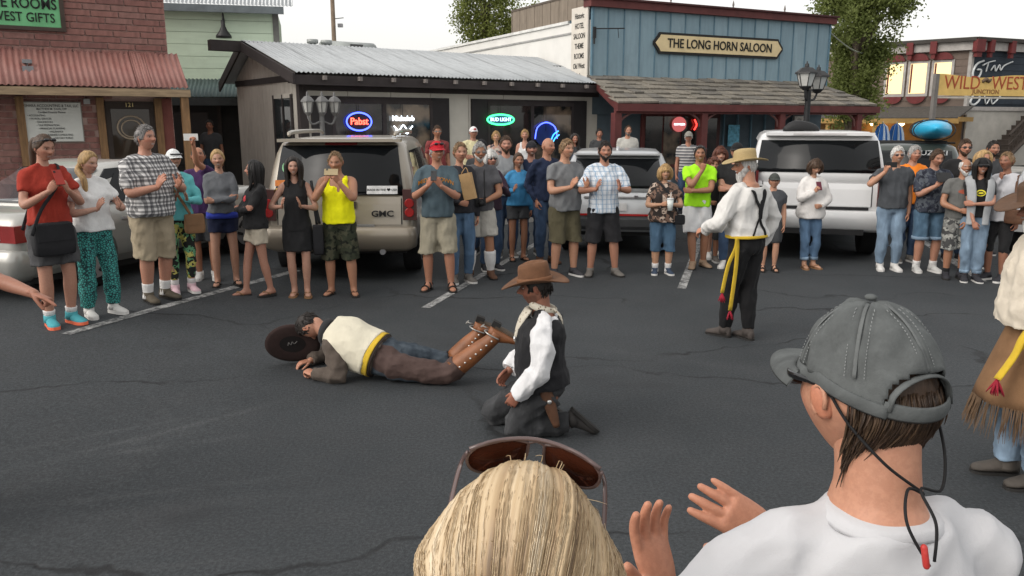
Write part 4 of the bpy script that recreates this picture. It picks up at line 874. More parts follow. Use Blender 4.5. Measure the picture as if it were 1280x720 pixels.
MB().tube([(-.5, .55, 1.955), (-.35, .6, 2.03), (-.1, .65, 2.0), (0, .7, 1.955)], [.05, .09, .08, .05], 10, sub=3).build('roof_antenna_pod', blkp, t, True)
# ---- champagne sedan at left ---------------------------------------------
sedp = paint('sedan_paint', (.36, .355, .33), .35, .3)
lo_ = [(.24, .78, .12, 4.7), (.34, .86, .03, 4.78), (.52, .90, 0, 4.8), (.72, .91, .02, 4.78), (.86, .89, .06, 4.65), (.94, .85, .12, 4.4, .2), (.96, .78, .25, 4.2, .2)]
ca_ = [(.90, .86, .62, 3.45), (1.02, .82, .85, 3.2), (1.18, .755, 1.10, 2.85), (1.34, .68, 1.42, 2.45, .25), (1.42, .62, 1.62, 2.2, .25), (1.445, .5, 1.8, 2.05, .2)]
q = G(-48, 374); SH = HEAD - R(3)
t, bo, cab = car('parked_sedan', 'pale champagne sedan behind the rust red top', q, SH, lo_, ca_, sedp, (1.0, 3.8), wr_=.33, cat='car')
patch_rear(ca_, -.66, .66, .99, 1.36, .012, .02, 8, .12).build('rear_window', glass('pale_rear_glass', (.05, .055, .06), .05, .9), t, True)
for s in (-1, 1):
    l = MB().b2(min(s*.58, s*.915), max(s*.58, s*.915), -.005, .18, .66, .84).build('tail_light', M('sedan_lens', (.20, .02, .02), .15, .2, 4, 0, spec=.6), t); MB().b2(min(s*.58, s*.70), max(s*.58, s*.70), -.012, .0, .68, .82).build('lamp_lens', clear, l)
    patch_side(ca_, s, [(1.25, .99), (1.75, .99), (1.75, 1.33), (1.6, 1.3)]).build('quarter_window', wglass, t); patch_side(ca_, s, [(1.82, .99), (2.5, .99), (2.5, 1.34), (1.82, 1.34)]).build('door_window', wglass, t) if False else None
    patch_side(ca_, s, [(1.0, .97), (1.95, .97), (1.95, 1.37), (1.5, 1.36)]).build('door_window', wglass, t); patch_side(ca_, s, [(2.02, .97), (3.15, .97), (2.45, 1.38), (2.02, 1.38)]).build('door_window', wglass, t)
    for y in (1.98, 2.98): patch_side(lo_, s, [(y, .36), (y+.012, .36), (y+.012, .88), (y, .88)], .003, .01).build('door_seam', blkp, t)
    for y in (1.45, 2.45): patch_side(lo_, s, [(y, .76), (y+.2, .76), (y+.2, .79), (y, .79)], .03, .03).build('door_handle', alloy, t)
    MB().box((s*.97, 3.0, .98), (.18, .12, .12)).build('mirror', sedp, t)
MB().b2(-.4, .4, -.02, .05, .70, .73).build('chrome_strip', alloy, t); MB().b2(-.17, .17, -.022, .02, .52, .64).build('number_plate', M('plate_white', None), t)
m = MB(); m.rings(slab([(.22, .80, .02, .3), (.30, .89, -.04, .3), (.45, .905, -.06, .3), (.56, .90, -.04, .3), (.58, .88, 0, .3)], .12)); m.build('bumper', sedp, t, True)
# ---- green SUV with a kayak ----------------------------------------------
grp = paint('dark_green_paint', (.045, .055, .048), .4, .3)
lo_ = [(.45, .75, .08, 3.8), (.55, .83, .0, 3.85), (.75, .86, 0, 3.86), (1.0, .855, .03, 3.84), (1.1, .83, .08, 3.7)]
ca_ = [(1.05, .84, .05, 3.0), (1.3, .81, .12, 2.8), (1.5, .77, .20, 2.55), (1.62, .72, .30, 2.4, .2), (1.68, .62, .45, 2.2, .2)]
p0 = P(1145, 178, 15.2); KQ = A3(p0[0], p0[1], 0); KR = R(-22)
t, bo, cab = car('parked_off_roader', 'dark green four-wheel drive under the blue kayak', KQ, KR, lo_, ca_, grp, (.75, 3.0), wr_=.36, cat='suv')
patch_rear(ca_, -.68, .68, 1.12, 1.56, .012, .02, 6, .06).build('rear_window', wglass, t, True)
put_text('lettering', 'SUZUKI', .13, M('letter_grey', (.35, .36, .36), .6), t, (.30, .14, 1.52), ext=.004, bold=.01, sx=1.2, rot=(math.pi/2-.3, 0, 0))
for s in (-1, 1):
    MB().b2(min(s*.70, s*.866), max(s*.70, s*.866), -.008, .1, .8, 1.05).build('tail_light', redlens, t); patch_side(ca_, s, [(.35, 1.15), (1.2, 1.15), (1.2, 1.55), (.45, 1.55)]).build('quarter_window', wglass, t); patch_side(ca_, s, [(1.3, 1.15), (2.6, 1.15), (2.2, 1.55), (1.3, 1.55)]).build('door_window', wglass, t)
for y in (.6, 1.9): MB().tube([(-.72, y, 1.70), (.72, y, 1.70)], .02, 6).build('roof_bar', blkp, t)
MB().b2(-.8, .8, -.12, .02, .5, .68).build('bumper', blkp, t)
kd = A3(math.cos(R(4)), math.sin(R(4)), 0); kc = P(1164, 165, 16.4); kc[2] = 1.93
ky = thing('kayak', 'bright blue kayak strapped on the roof of the dark green car', 'kayak', kc, R(66))
KLn = 1.62; rs = []
for u in np.linspace(-1, 1, 19):
    wd = .33*(1-abs(u)**2.6)**.75 + .015; hz = .17*(1-abs(u)**3)**.6 + .02; zo = .05*u*u; th = np.linspace(0, 2*math.pi, 16, endpoint=False)
    rs.append(np.column_stack([np.full(16, u*KLn), np.cos(th)*wd, np.sign(np.sin(th))*np.abs(np.sin(th))**.7*hz*np.where(np.sin(th) > 0, 1, .9) + zo]))
kb_ = M('kayak_blue', (.02, .34, .56), .35, .08, 2, .02, 60, spec=.5); MB().rings(rs).build('hull', kb_, ky, True)
MB().tube([(KLn*.45*math.cos(a), -.05+.2*math.sin(a), .18) for a in np.linspace(0, 2*math.pi, 20, endpoint=False)], .025, 6, closed=True).build('cockpit_rim', M('kayak_rim', (.01, .14, .28), .5), ky, True)
for u in (-.55, .1, .62): MB().tube([(u*KLn+.05*math.sin(a), .36*math.cos(a), .20*math.sin(a)+.01) for a in np.linspace(0, 2*math.pi, 20, endpoint=False)], .012, 5, closed=True).build('strap', blkp, ky, True)
# ---- pale car at the right edge ------------------------------------------
rp = paint('right_paint', (.42, .42, .42), .35, .3)
lo_ = [(.40, .80, .10, 4.3), (.48, .87, .03, 4.38), (.62, .90, 0, 4.4), (.85, .905, .05, 4.38), (1.0, .895, .10, 4.3), (1.08, .87, .14, 4.1)]
ca_ = [(1.02, .885, .10, 3.5), (1.2, .85, .25, 3.3), (1.42, .79, .48, 3.0), (1.56, .72, .70, 2.7, .3), (1.64, .62, .95, 2.45, .3)]
p0 = P(1345, 300, 12.0)
t, bo, cab = car('parked_hatchback', 'pale car with red tail light behind the crowd at the right edge', (p0[0], p0[1], 0), HEAD-R(18), lo_, ca_, rp, (.8, 3.5), wr_=.34, cat='car')
patch_rear(ca_, -.74, .74, 1.08, 1.54, .012, .02, 8, .12).build('rear_window', glass('bright_glass', (.35, .38, .38), .1, .7), t, True)
for s in (-1, 1):
    MB().b2(min(s*.66, s*.912), max(s*.66, s*.912), .03, .3, .88, 1.2).build('tail_light', redlens, t); patch_side(ca_, s, [(.5, 1.1), (1.6, 1.1), (1.6, 1.52), (.85, 1.52)]).build('quarter_window', glass('bright_glass'), t); patch_side(ca_, s, [(1.7, 1.1), (3.1, 1.1), (2.6, 1.52), (1.7, 1.52)]).build('door_window', wglass, t)
MB().b2(-.85, .85, -.05, .1, .42, .66).build('bumper', rp, t)
# ================================================================ PEOPLE: BUILDER
def skin_mat():
    n = NT('skin'); at = n.n('Attribute'); at.attribute_name = 'Col'
    f = n.noise(14, 4, .6); c = n.mix(n.ramp(f, [(.3, .10), (.7, 0)]), at.outputs['Color'], (.35, .10, .06), 'MIX'); n.base(c)
    c = n.mix(n.ramp(n.noise(75, 4, .7), [(.42, .22), (.6, 0)]), c, (.24, .09, .055)); n.base(c); n.bump(n.noise(160, 3, .6), .25, .002); n.b.inputs['Subsurface Weight'].default_value = .06; n.b.inputs['Subsurface Radius'].default_value = (.012, .004, .002)
    return n.fin(.52, .35)
SKIN = skin_mat()
def hair_mat(nm, c, k=1.7):
    nm = 'hair_' + nm
    if nm in MATS: return MATS[nm]
    n = NT(nm); f = n.noise(38, 4, .65, n.co((1, 1, .12))); g = n.noise(7, 3, .5)
    col = n.mix(n.ramp(f, [(.36, 0), (.66, 1)]), tuple(x*.55 for x in c), tuple(min(.9, x*(1+(k-1)*.6)) for x in c)); col = n.mix(n.math('MULTIPLY', g, .25), col, tuple(x*.6 for x in c)); n.base(col)
    n.bump(f, .7, .008); MATS[nm] = n.fin(.55, .35); return n.m
HC = dict(brown=(.060, .034, .020), dark=(.016, .012, .010), black=(.007, .006, .006), blond=(.36, .23, .10), grey=(.30, .29, .28), white=(.56, .55, .53), red=(.10, .032, .018), light=(.20, .125, .065), salt=(.16, .15, .145))
SK = dict(a=(.43, .245, .172), b=(.385, .205, .138), c=(.33, .165, .105), d=(.25, .12, .075), e=(.47, .285, .21))
def cloth(nm, c, var=.12, bump=.55, bs=240, rough=.9, fade=0):
    if nm in MATS: return MATS[nm]
    n = NT(nm); f = n.noise(5, 4, .6); col = n.mix(n.ramp(f, [(.3, 0), (.7, 1)]), tuple(x*(1-var) for x in c), tuple(min(1, x*(1+var)) for x in c))
    if fade: g = n.noise(9, 4, .6, n.co((1, 1, .3))); col = n.mix(n.ramp(g, [(.5, 0), (.75, fade)]), col, tuple(min(1, x*2.4+.03) for x in c))
    n.base(col); h = n.math('MULTIPLY_ADD', n.noise(bs, 2, .6), .15, n.noise(17, 3, .55, n.co((1, 1, .6), (0, .4, .3)))); n.bump(h, bump, .022)
    n.b.inputs['Sheen Weight'].default_value = .04; MATS[nm] = n.fin(rough, .2); return n.m
def patt(nm, kind, cs, s=1.0):
    if nm in MATS: return MATS[nm]
    n = NT(nm); v = n.co((s, s, s)); x = n.sep(v)
    def stripe(ax, f, w_, ph=0): return n.math('LESS_THAN', n.math('FRACT', n.math('MULTIPLY_ADD', ax, f, ph+50)), w_)
    if kind == 'plaid':
        ax = n.math('ADD', x[0], n.math('MULTIPLY', x[1], .6)); c = n.mix(n.math('MULTIPLY', stripe(ax, 22, .45), .62), cs[0], cs[1]); c = n.mix(n.math('MULTIPLY', stripe(x[2], 22, .45), .62), c, cs[1])
        c = n.mix(n.math('MULTIPLY', stripe(ax, 11, .12, .3), .7), c, cs[2]); c = n.mix(n.math('MULTIPLY', stripe(x[2], 11, .12, .3), .7), c, cs[2])
    elif kind == 'check':
        ax = n.math('ADD', x[0], n.math('MULTIPLY', x[1], .6)); c = n.mix(n.math('MULTIPLY', stripe(ax, 16, .22), .7), cs[0], cs[1]); c = n.mix(n.math('MULTIPLY', stripe(x[2], 16, .18), .6), c, cs[1]); c = n.mix(n.math('MULTIPLY', stripe(ax, 32, .12, .4), .6), c, cs[2])
    elif kind == 'stripe': c = n.mix(stripe(x[2], 17, .5), cs[0], cs[1])
    elif kind == 'camo':
        c = n.mix(n.math('GREATER_THAN', n.noise(13, 2, .5, v), .52), cs[0], cs[1]); c = n.mix(n.math('GREATER_THAN', n.noise(17, 2, .5, n.co((s, s, s), (1, 2, 0))), .58), c, cs[2])
    elif kind == 'floral':
        vo = n.n('TexVoronoi'); vo.inputs['Scale'].default_value = 17; n.l(v, vo.inputs['Vector']); hsv = n.n('SeparateColor'); n.l(vo.outputs['Color'], hsv.inputs[0])
        c = n.mix(n.math('GREATER_THAN', hsv.outputs[0], .45), cs[0], cs[1]); c = n.mix(n.math('GREATER_THAN', hsv.outputs[1], .68), c, cs[2]); c = n.mix(n.math('GREATER_THAN', n.noise(30, 2, .5, v), .57), c, cs[0])
    elif kind == 'dots':
        vo = n.n('TexVoronoi'); vo.inputs['Scale'].default_value = 42; vo.feature = 'DISTANCE_TO_EDGE'; n.l(v, vo.inputs['Vector']); c = n.mix(n.math('LESS_THAN', vo.outputs['Distance'], .13), cs[0], cs[1])
    n.base(c); n.bump(n.noise(17, 3, .55, n.co((1, 1, .6))), .35, .02); MATS[nm] = n.fin(.9, .2); return n.m
def denim(nm, c, fade=.5): return cloth(nm, c, .15, .4, 300, .9, fade)
# ---- head ----------------------------------------------------------------
def gs1(x, m, s): return np.exp(-((x-m)/s)**2)
def smo(x): x = np.clip(x, 0, 1); return x*x*(3-2*x)
def hgrid(nu, nv):
    th = np.linspace(0, 2*math.pi, nu, endpoint=False); D = [A3(0, 0, -1)[None]]
    for i in range(1, nv):
        ph = math.pi*i/nv - math.pi/2; D.append(np.column_stack([np.sin(th)*math.cos(ph), np.cos(th)*math.cos(ph), np.full(nu, math.sin(ph))]))
    D.append(A3(0, 0, 1)[None]); D = np.concatenate(D); F = []
    for a in range(nu): b = (a+1) % nu; F.append((0, 1+a, 1+b)); F.append((len(D)-1, 1+(nv-2)*nu+b, 1+(nv-2)*nu+a))
    for i in range(nv-2):
        for a in range(nu): b = (a+1) % nu; F.append((1+i*nu+a, 1+(i+1)*nu+a, 1+(i+1)*nu+b, 1+i*nu+b))
    return D, F
def skull(D, jaw=1.0):
    x, y, z = D[:, 0]*.345, np.where(D[:, 1] > 0, D[:, 1]*.415, D[:, 1]*.445), D[:, 2]*.5
    s = smo((-z-.02)/.46); x = x*(1-.36*s*jaw); y = np.where(D[:, 1] < 0, y*(1-.55*s), y*(1-.04*s)); x = x*(1-.06*gs1(z, .1, .12)*(D[:, 1] > .3))
    return np.column_stack([x, y, z])
HG = {}
def head(nu=48, nv=40, skin=(.5, .3, .2), brow=(.05, .03, .02), jaw=1.0, smile=0, stubble=None, lips=1.0, ears=True, nose=1.0):
    if (nu, nv) not in HG: HG[(nu, nv)] = hgrid(nu, nv)
    D, F = HG[(nu, nv)]; p = skull(D, jaw); x, z = p[:, 0].copy(), p[:, 2].copy(); fr = smo((D[:, 1]-.15)/.35); ax = np.abs(x)
    nz = np.where(z > -.10, smo((.10-z)/.2), smo((z+.175)/.075))
    dy = .125*nose*nz*np.exp(-(x/(.045+.03*smo(-z/.1)))**2) + .02*gs1(z, .105, .035)*np.exp(-(x/.2)**4) - .042*gs1(ax, .14, .075)*gs1(z, .04, .045)
    dy += .028*gs1(z, -.25, .05)*np.exp(-(x/.12)**2) - .02*gs1(z, -.25, .013)*np.exp(-(x/.11)**4) + .04*gs1(z, -.41, .07)*np.exp(-(x/.12)**2) + .016*gs1(ax, .2, .07)*gs1(z, -.07, .07)
    p[:, 1] += dy*fr
    sk = np.array(skin); C = np.tile(sk, (len(p), 1))
    def blend(mask, c, k=1.0): C[:] = C*(1-(mask*k)[:, None]) + np.array(c)*(mask*k)[:, None]
    blend(fr*gs1(ax, .2, .1)*gs1(z, -.1, .1) + fr*gs1(ax, 0, .06)*gs1(z, -.1, .06), (sk[0]*1.05, sk[1]*.72, sk[2]*.68), .55)
    blend(fr*gs1(ax, .14, .09)*gs1(z, .045, .045), sk*.50, .85)  # shade of the eye sockets, put into the skin colour
    blend(fr*gs1(ax, .14, .060)*gs1(z, .050, .026), (.03, .02, .018), .95); blend(fr*gs1(ax, .032, .02)*gs1(z, -.15, .014), sk*.3, .8)  # dark eye line, then nostril shadow painted into the skin colour
    if stubble is not None: blend(fr*smo((-z-.13)/.08)*(1-gs1(z, -.25, .03)*np.exp(-(x/.1)**4)) + (1-fr)*smo((-z-.1)/.1)*smo((D[:, 1]+.2)/.3), stubble, .75)
    blend(fr*gs1(z, -.25, .033)*np.exp(-(x/.115)**6), (sk[0]*.80, sk[1]*.46, sk[2]*.46), lips)
    blend(fr*gs1(z, -.25, .015)*np.exp(-(x/.115)**6), sk*.25, .9)
    if smile: blend(fr*gs1(z, -.252, .022)*np.exp(-(x/.085)**6), (.62, .60, .56), .95)
    blend(fr*gs1(z, .125, .024)*smo((ax-.03)/.03)*smo((.235-ax)/.03), brow, .9)
    V, FF, CC = [p], list(F), [C]; n = len(p)
    def addb(m, col):
        nonlocal n
        me = np.concatenate(m.v); V.append(me); FF.extend(tuple(i+n for i in f) for f in m.f); n += len(me); CC.append(np.array([col]*len(me)) if np.ndim(col) == 1 else col)
    for s in (-1, 1):
        b = MB().ball((s*.138, .322, .038), (.050, .045, .022), 12, 8); q = np.concatenate(b.v); d = np.hypot(q[:, 0]-s*.138, (q[:, 2]-.04)*1.1)
        addb(b, np.where((d < .028)[:, None] & (q[:, 1] > .33)[:, None], np.array([.03, .02, .016]), np.array([.42, .38, .35])))
        if ears:
            M_ = rot2(s*-.35) @ np.array([[1, 0, 0], [0, .96, .26], [0, -.26, .96]]); b = MB().ball((s*.345, -.035, -.02), (.032, .075, .125), 10, 8, M=M_); addb(b, np.array((sk[0]*.98, sk[1]*.78, sk[2]*.72)))
            b = MB().tube([A3(s*.365, -.035+.055*math.cos(a), -.015+.10*math.sin(a)) for a in np.linspace(-1.2, 3.6, 9)], .016, 6); addb(b, np.array(sk))
    return np.concatenate(V), FF, np.concatenate(CC)
def hline(az, style):
    X = [0, .55, .95, 1.25, 1.45, 1.75, 2.1, 3.15]
    Y = {'short': [.33, .30, .14, -.08, -.10, .0, -.24, -.31], 'reced': [.43, .40, .16, -.08, -.10, 0, -.24, -.31], 'fringe': [.60, .60, .20, -.05, -.08, 0, -.22, -.30], 'fem': [.34, .30, .16, .0, -.05, -.1, -.3, -.38], 'full': [.30, .22, .05, -.2, -.3, -.35, -.4, -.45], 'bangs': [.12, .10, .0, -.2, -.3, -.35, -.4, -.45]}[style]
    return np.interp(np.abs(az), X, Y)
def hair_shell(style, th=.07, rough=.02, seed=0, nu=56, nv=40, bald_top=False, vol=None):
    if (nu, nv) not in HG: HG[(nu, nv)] = hgrid(nu, nv)
    D, F = HG[(nu, nv)]; p = skull(D, .6); az = np.arctan2(D[:, 0], D[:, 1]); hl = hline(az, style); k = smo((p[:, 2]-hl)/.07+.3)
    if bald_top: k = k*smo((.34-p[:, 2])/.1)
    r = np.random.RandomState(seed); nzv = np.zeros(len(p))
    for i in range(10): kk = r.normal(size=3)*A3(1, 1, .45)*r.uniform(10, 32); nzv += np.sin(D @ kk + r.uniform(0, 6))/4
    f = 1 + (th*2.1*(1 + .25*D[:, 2]) + nzv*rough)*k - .07*(1-k); return p*f[:, None], F
def tufts(mb, hd, v, style, r, hh, n):         # short locks that break up the outline of the hair
    az = np.arctan2(v[:, 0], v[:, 1]); ok = np.where(v[:, 2] > hline(az, style)+.02)[0]
    for i in r.choice(ok, n):
        p = v[i]; nn = nrm(p*A3(1/.12, 1/.2, 1/.25)); dn = A3(0, .25, -1) if p[2] < .3 else A3(r.normal()*.3, .9, -.2); d = nrm(dn - nn*np.dot(dn, nn) + r.normal(size=3)*.14); L = r.uniform(.10, .17)
        mb.tube([hd(p*.97), hd(p + d*L*.5 + nn*.006), hd(p + d*L - nn*r.uniform(.0, .02))], [.026*hh, .022*hh, .004*hh], 4)
class Hd:                                   # places head-space points (unit: head height) in the body
    def __init__(s, c, up, fr, hh): s.c = c; up = nrm(up); fr = nrm(fr - up*np.dot(fr, up)); s.M = frame(np.cross(fr, up), fr, up); s.hh = hh
    def __call__(s, v): return s.c + (np.asarray(v, float)*s.hh) @ s.M.T
def cap_mesh(hd, big=1.0, visor=.30, tilt=0, back=False):
    D, F = hgrid(40, 24); p = skull(D, 0)*A3(1.15, 1.13, 1.10)*big; lo = .13 + .05*(p[:, 1] < 0); k = smo((p[:, 2]-lo)/.03); z = np.maximum(p[:, 2], lo)
    z = np.where(p[:, 2] < lo, lo - .02, z); q = np.column_stack([p[:, 0], p[:, 1], z]); m = MB(); m.add(hd(q), F)
    s = -1 if back else 1; vs = []
    for a in np.linspace(-1.05, 1.05, 15): vs.append(np.array([(math.sin(a)*.385*big, s*(math.cos(a)*.44)*big, .15), (math.sin(a)*.40*big, s*(math.cos(a)*.46 + visor*math.cos(a*1.3)**.8)*big, .10 - .07*math.sin(a)**2)]))
    top = [q + A3(0, 0, .02) for q in vs]; bot = vs; n = len(vs); v = np.concatenate([np.concatenate(top), np.concatenate(bot)]); o = 2*n; f = []
    for i in range(n-1): f += [(2*i, 2*i+1, 2*i+3, 2*i+2), (o+2*i+1, o+2*i, o+2*i+2, o+2*i+3), (2*i+1, o+2*i+1, o+2*i+3, 2*i+3), (2*i, 2*i+2, o+2*i+2, o+2*i)]
    m.add(hd(v), f); return m
def cowboy(hd, brim=.42, crown=.52, curl=.14, z0=.24, dent=.13, front=.1, nu=48, flat=0):
    th = np.linspace(0, 2*math.pi, nu, endpoint=False); rs = []
    def ring(rx, ry, z, dz=None): 
        x = np.sin(th)*rx; y = np.cos(th)*ry; zz = np.full(nu, z) if dz is None else z + dz(x, y, th); return np.column_stack([x, y, zz])
    bz = lambda k: (lambda x, y, t: curl*k*np.abs(np.sin(t))**2.2 - front*k*np.cos(t)**2*.6)
    B0, B1 = .39, .47
    prof = [(B0*.98, B1*.98, z0-.015, 0), (B0+brim*.35, B1+brim*.35, z0-.03, .2), (B0+brim*.75, B1+brim*.8, z0-.03, .65), (B0+brim, B1+brim*1.08, z0-.02, 1.0), (B0+brim, B1+brim*1.08, z0+.005, 1.0), (B0+brim*.75, B1+brim*.8, z0, .65), (B0+brim*.35, B1+brim*.35, z0, .2), (B0*1.03, B1*1.03, z0+.01, 0)]
    for a, b, z, k in prof: rs.append(ring(a, b, z, bz(k)))
    for a, b, z in ((1.0, 1.0, z0+.05), (.97, .97, z0+crown*.45), (.93, .94, z0+crown*.75), (.86, .88, z0+crown*.95)): rs.append(ring(B0*a, B1*b, z, lambda x, y, t, z=z: (-.10*(y > 0)*(y/.5)**2*(z-z0)/crown)))
    for a, z, k in ((.72, z0+crown*1.0, .15), (.5, z0+crown, .65), (.25, z0+crown*.98, 1.0), (.05, z0+crown*.97, 1.0)): rs.append(ring(B0*a, B1*a, z, lambda x, y, t, k=k: -dent*k*np.exp(-(x/.14)**2) - .08*(y > 0)*(y/.4)**2))
    return MB().rings([hd(r) for r in rs])
# ---- hands ---------------------------------------------------------------
def hand_mb(pose, s=1.0):
    m = MB(); cur = {'flat': (6, 8, 6), 'relax': (22, 30, 20), 'grip': (48, 62, 35), 'fist': (75, 88, 55), 'point': (78, 88, 55), 'open': (12, 16, 12)}[pose]; th = np.linspace
    m.tube([(0, -.02, 0), (0, .0, 0), (0, .03, 0), (-.002, .065, .001), (-.002, .09, .002)], [(.026, .018), (.027, .017), (.036, .016), (.041, .0145), (.040, .0125)], 14, side=A3(1, 0, 0), sub=3, rnd_ends=True)
    sp = {'flat': .06, 'open': .16}.get(pose, .02)
    for i, (x, L_, r) in enumerate(((-.031, .072, .0092), (-.0105, .081, .0095), (.0105, .075, .0090), (.030, .059, .0078))):
        c = (4, 6, 4) if (pose == 'point' and i == 0) else cur; a = 0; p = A3(x, .082, .001); pts = [A3(x*.9, .06, 0), p.copy()]; sd = sp*(x/.03)
        for k, seg in enumerate((.46, .30, .24)):
            a += R(c[k] + (i*3 if pose in ('relax', 'grip') else 0)); p = p + A3(math.sin(sd)*math.cos(a), math.cos(sd)*math.cos(a), -math.sin(a))*L_*seg; pts.append(p.copy())
        m.tube(pts, [r*.9, r*1.06, r, r*.95, r*.78], 10, side=A3(1, 0, 0), sub=2, rnd_ends=True)
    t = {'flat': (-.75, .62, -.15), 'open': (-.85, .5, -.2), 'relax': (-.5, .75, -.42), 'grip': (-.25, .72, -.65), 'fist': (.1, .75, -.65), 'point': (-.1, .8, -.55)}[pose]; t = nrm(t); t2 = nrm(t + A3(.25, .25, -.1))
    p0 = A3(-.022, .018, -.004); p1 = p0 + t*.040; p2 = p1 + t2*.030; m.tube([p0, p0+t*.02, p1, p2, p2+t2*.022], [.014, .0145, .0115, .0105, .0085], 10, sub=2, rnd_ends=True)
    return m
HANDS = {}
def hand(pose, fine=False):
    k = (pose, fine)
    if k not in HANDS:
        me = vox(hand_mb(pose), .0030 if fine else .0062, 3 if fine else 2, .4, dec=.5 if fine else .8); HANDS[k] = (vco(me).copy(), [tuple(p.vertices) for p in me.polygons]); bpy.data.meshes.remove(me)
    return HANDS[k]
# ---- torso / limbs -------------------------------------------------------
TM = [(0, .070, .055, 0), (.09, .094, .066, -.004), (.2, .095, .067, -.004), (.35, .088, .062, 0), (.5, .089, .062, .004), (.68, .099, .067, .004), (.80, .098, .062, -.002), (.89, .078, .052, -.008), (.95, .055, .044, -.010), (1, .038, .038, -.010)]
TF = [(0, .070, .056, 0), (.09, .100, .070, -.008), (.2, .099, .069, -.006), (.35, .079, .056, 0), (.5, .078, .056, .004), (.68, .086, .068, .012), (.79, .083, .057, .002), (.89, .066, .046, -.006), (.95, .046, .038, -.008), (1, .031, .033, -.010)]
class Body: pass
def ik(a, c, l1, l2, pole):
    d = c-a; L = np.linalg.norm(d); L2 = min(L, (l1+l2)*.9985); c = a + d/L*L2; u = d/L; k = (l1*l1 - l2*l2 + L2*L2)/(2*L2); hgt = math.sqrt(max(0, l1*l1-k*k)); pole = pole - u*np.dot(pole, u); return a + u*k + nrm(pole)*hgt, c
ARM = {  # wrist (h units, right side), elbow pole, finger direction, palm normal, hand pose
 'down': ((.128, .012, .475), (.5, -1, 0), (-.05, .1, -1), (-1, -.1, 0), 'relax'), 'clap': ((.040, .150, .665), (.8, -.5, -.6), (-.18, .65, .75), (-1, .1, 0), 'flat'), 'clapw': ((.085, .155, .665), (.8, -.5, -.6), (-.1, .7, .7), (-1, .1, .1), 'open'),
 'phone': ((.045, .150, .715), (.7, -.4, -.8), (-.5, .35, .8), (-.7, -.5, .3), 'grip'), 'phoneh': ((.045, .165, .80), (.7, -.3, -.9), (-.45, .35, .85), (-.7, -.5, .3), 'grip'), 'fold': ((-.055, .100, .655), (.9, .1, -.5), (-1, -.05, .12), (0, -1, -.1), 'relax'), 'fold2': ((-.050, .130, .640), (.9, .1, -.5), (-1, -.15, .05), (0, -1, -.1), 'relax'),
 'chin': ((-.015, .105, .800), (.5, .3, -1), (-.2, .1, 1), (-.3, -1, 0), 'fist'), 'belly': ((.035, .125, .585), (.9, -.4, -.3), (-.9, .4, -.1), (-.2, -1, 0), 'grip'), 'cup': ((.045, .140, .655), (.8, -.4, -.6), (-.7, .6, .2), (-.5, -.6, 0), 'grip'), 'hip': ((.105, .01, .56), (1, -.3, 0), (-.4, .3, -.8), (-1, 0, 0), 'relax'), 'pocket': ((.105, .03, .515), (.6, -1, 0), (-.1, .1, -1), (-1, 0, 0), 'relax'),
 'up': ((.10, .10, .985), (.9, -.2, -.6), (-.5, .3, .8), (-.5, -.6, .3), 'grip'), 'low': ((.03, .12, .475), (.9, -.3, -.2), (-.4, .2, -1), (-.4, -1, 0), 'relax'), 'point': ((.17, .24, .60), (.8, -.6, -.4), (.2, 1, -.12), (0, 0, -1), 'point')}
def stdpose(h, fem, w_, arms, feet=None, lean=(0, 0), hyaw=0, hpit=0, hroll=0, hipshift=0, elb=None, hh=None, slouch=0, twist=0):
    J = Body(); J.h = h; J.fem = fem; J.w = w_
    J.pel = A3(hipshift*h, 0, .468*h); J.nk = A3((lean[0]+hipshift*.6)*h, lean[1]*h, .842*h)
    J.pu = nrm(A3(0, 0, 1)); J.pf = A3(0, 1, 0); cu = nrm(J.nk-J.pel); J.cu = nrm(cu + A3(0, slouch*.3, 0)); tw = rot2(R(twist)); J.cf = tw @ nrm(A3(0, 1, 0) - J.cu*J.cu[1]*0)
    finish(J, arms, feet, hyaw, hpit, hroll, elb, hh); return J
def finish(J, arms, feet=None, hyaw=0, hpit=0, hroll=0, elb=None, hh=None):
    h = J.h; J.cf = nrm(J.cf - J.cu*np.dot(J.cf, J.cu)); J.cr = np.cross(J.cf, J.cu); J.pf = nrm(J.pf - J.pu*np.dot(J.pf, J.pu)); J.pr = np.cross(J.pf, J.pu)
    ws = (.088 if J.fem else .103)*h*(1 + (J.w-1)*.6); J.sh = [J.nk + J.cr*s*ws - J.cu*.050*h for s in (1, -1)]; J.hip = [J.pel + J.pr*s*.049*h*J.w**.5 + J.pu*.030*h for s in (1, -1)]
    J.el, J.wr, J.hand = [], [], []
    CM = frame(J.cr, J.cf, J.cu); base = J.nk - J.cu*.842*h
    for i, s in enumerate((1, -1)):
        a = arms[i]; a = ARM[a] if isinstance(a, str) else a; S = A3(s, 1, 1); wt = base + CM @ (np.array(a[0])*S*h); pole = CM @ (np.array(a[1])*S)
        e, c = ik(J.sh[i], wt, .172*h, .148*h, pole); J.el.append(e); J.wr.append(c); f = nrm(CM @ (np.array(a[2])*S)); n_ = CM @ (np.array(a[3])*S); n_ = nrm(n_ - f*np.dot(f, n_)); J.hand.append((f, n_, a[4]))
    J.kn, J.an, J.ft = [], [], []
    feet = feet or [(.055, 0, -10), (.055, .0, -10)]
    for i, s in enumerate((1, -1)):
        fx, fy, fyaw = feet[i][:3]; fz = feet[i][3] if len(feet[i]) > 3 else 0; an = A3(s*fx*h, fy*h, (.043+fz)*h); fd = rot2(R(fyaw*s)) @ A3(0, 1, 0); k, a = ik(J.hip[i], an, .232*h, .226*h, fd + A3(s*.1, 0, 0)); J.kn.append(k); J.an.append(an); J.ft.append((fd, A3(0, 0, 1)))
    sethead(J, hyaw, hpit, hroll, hh)
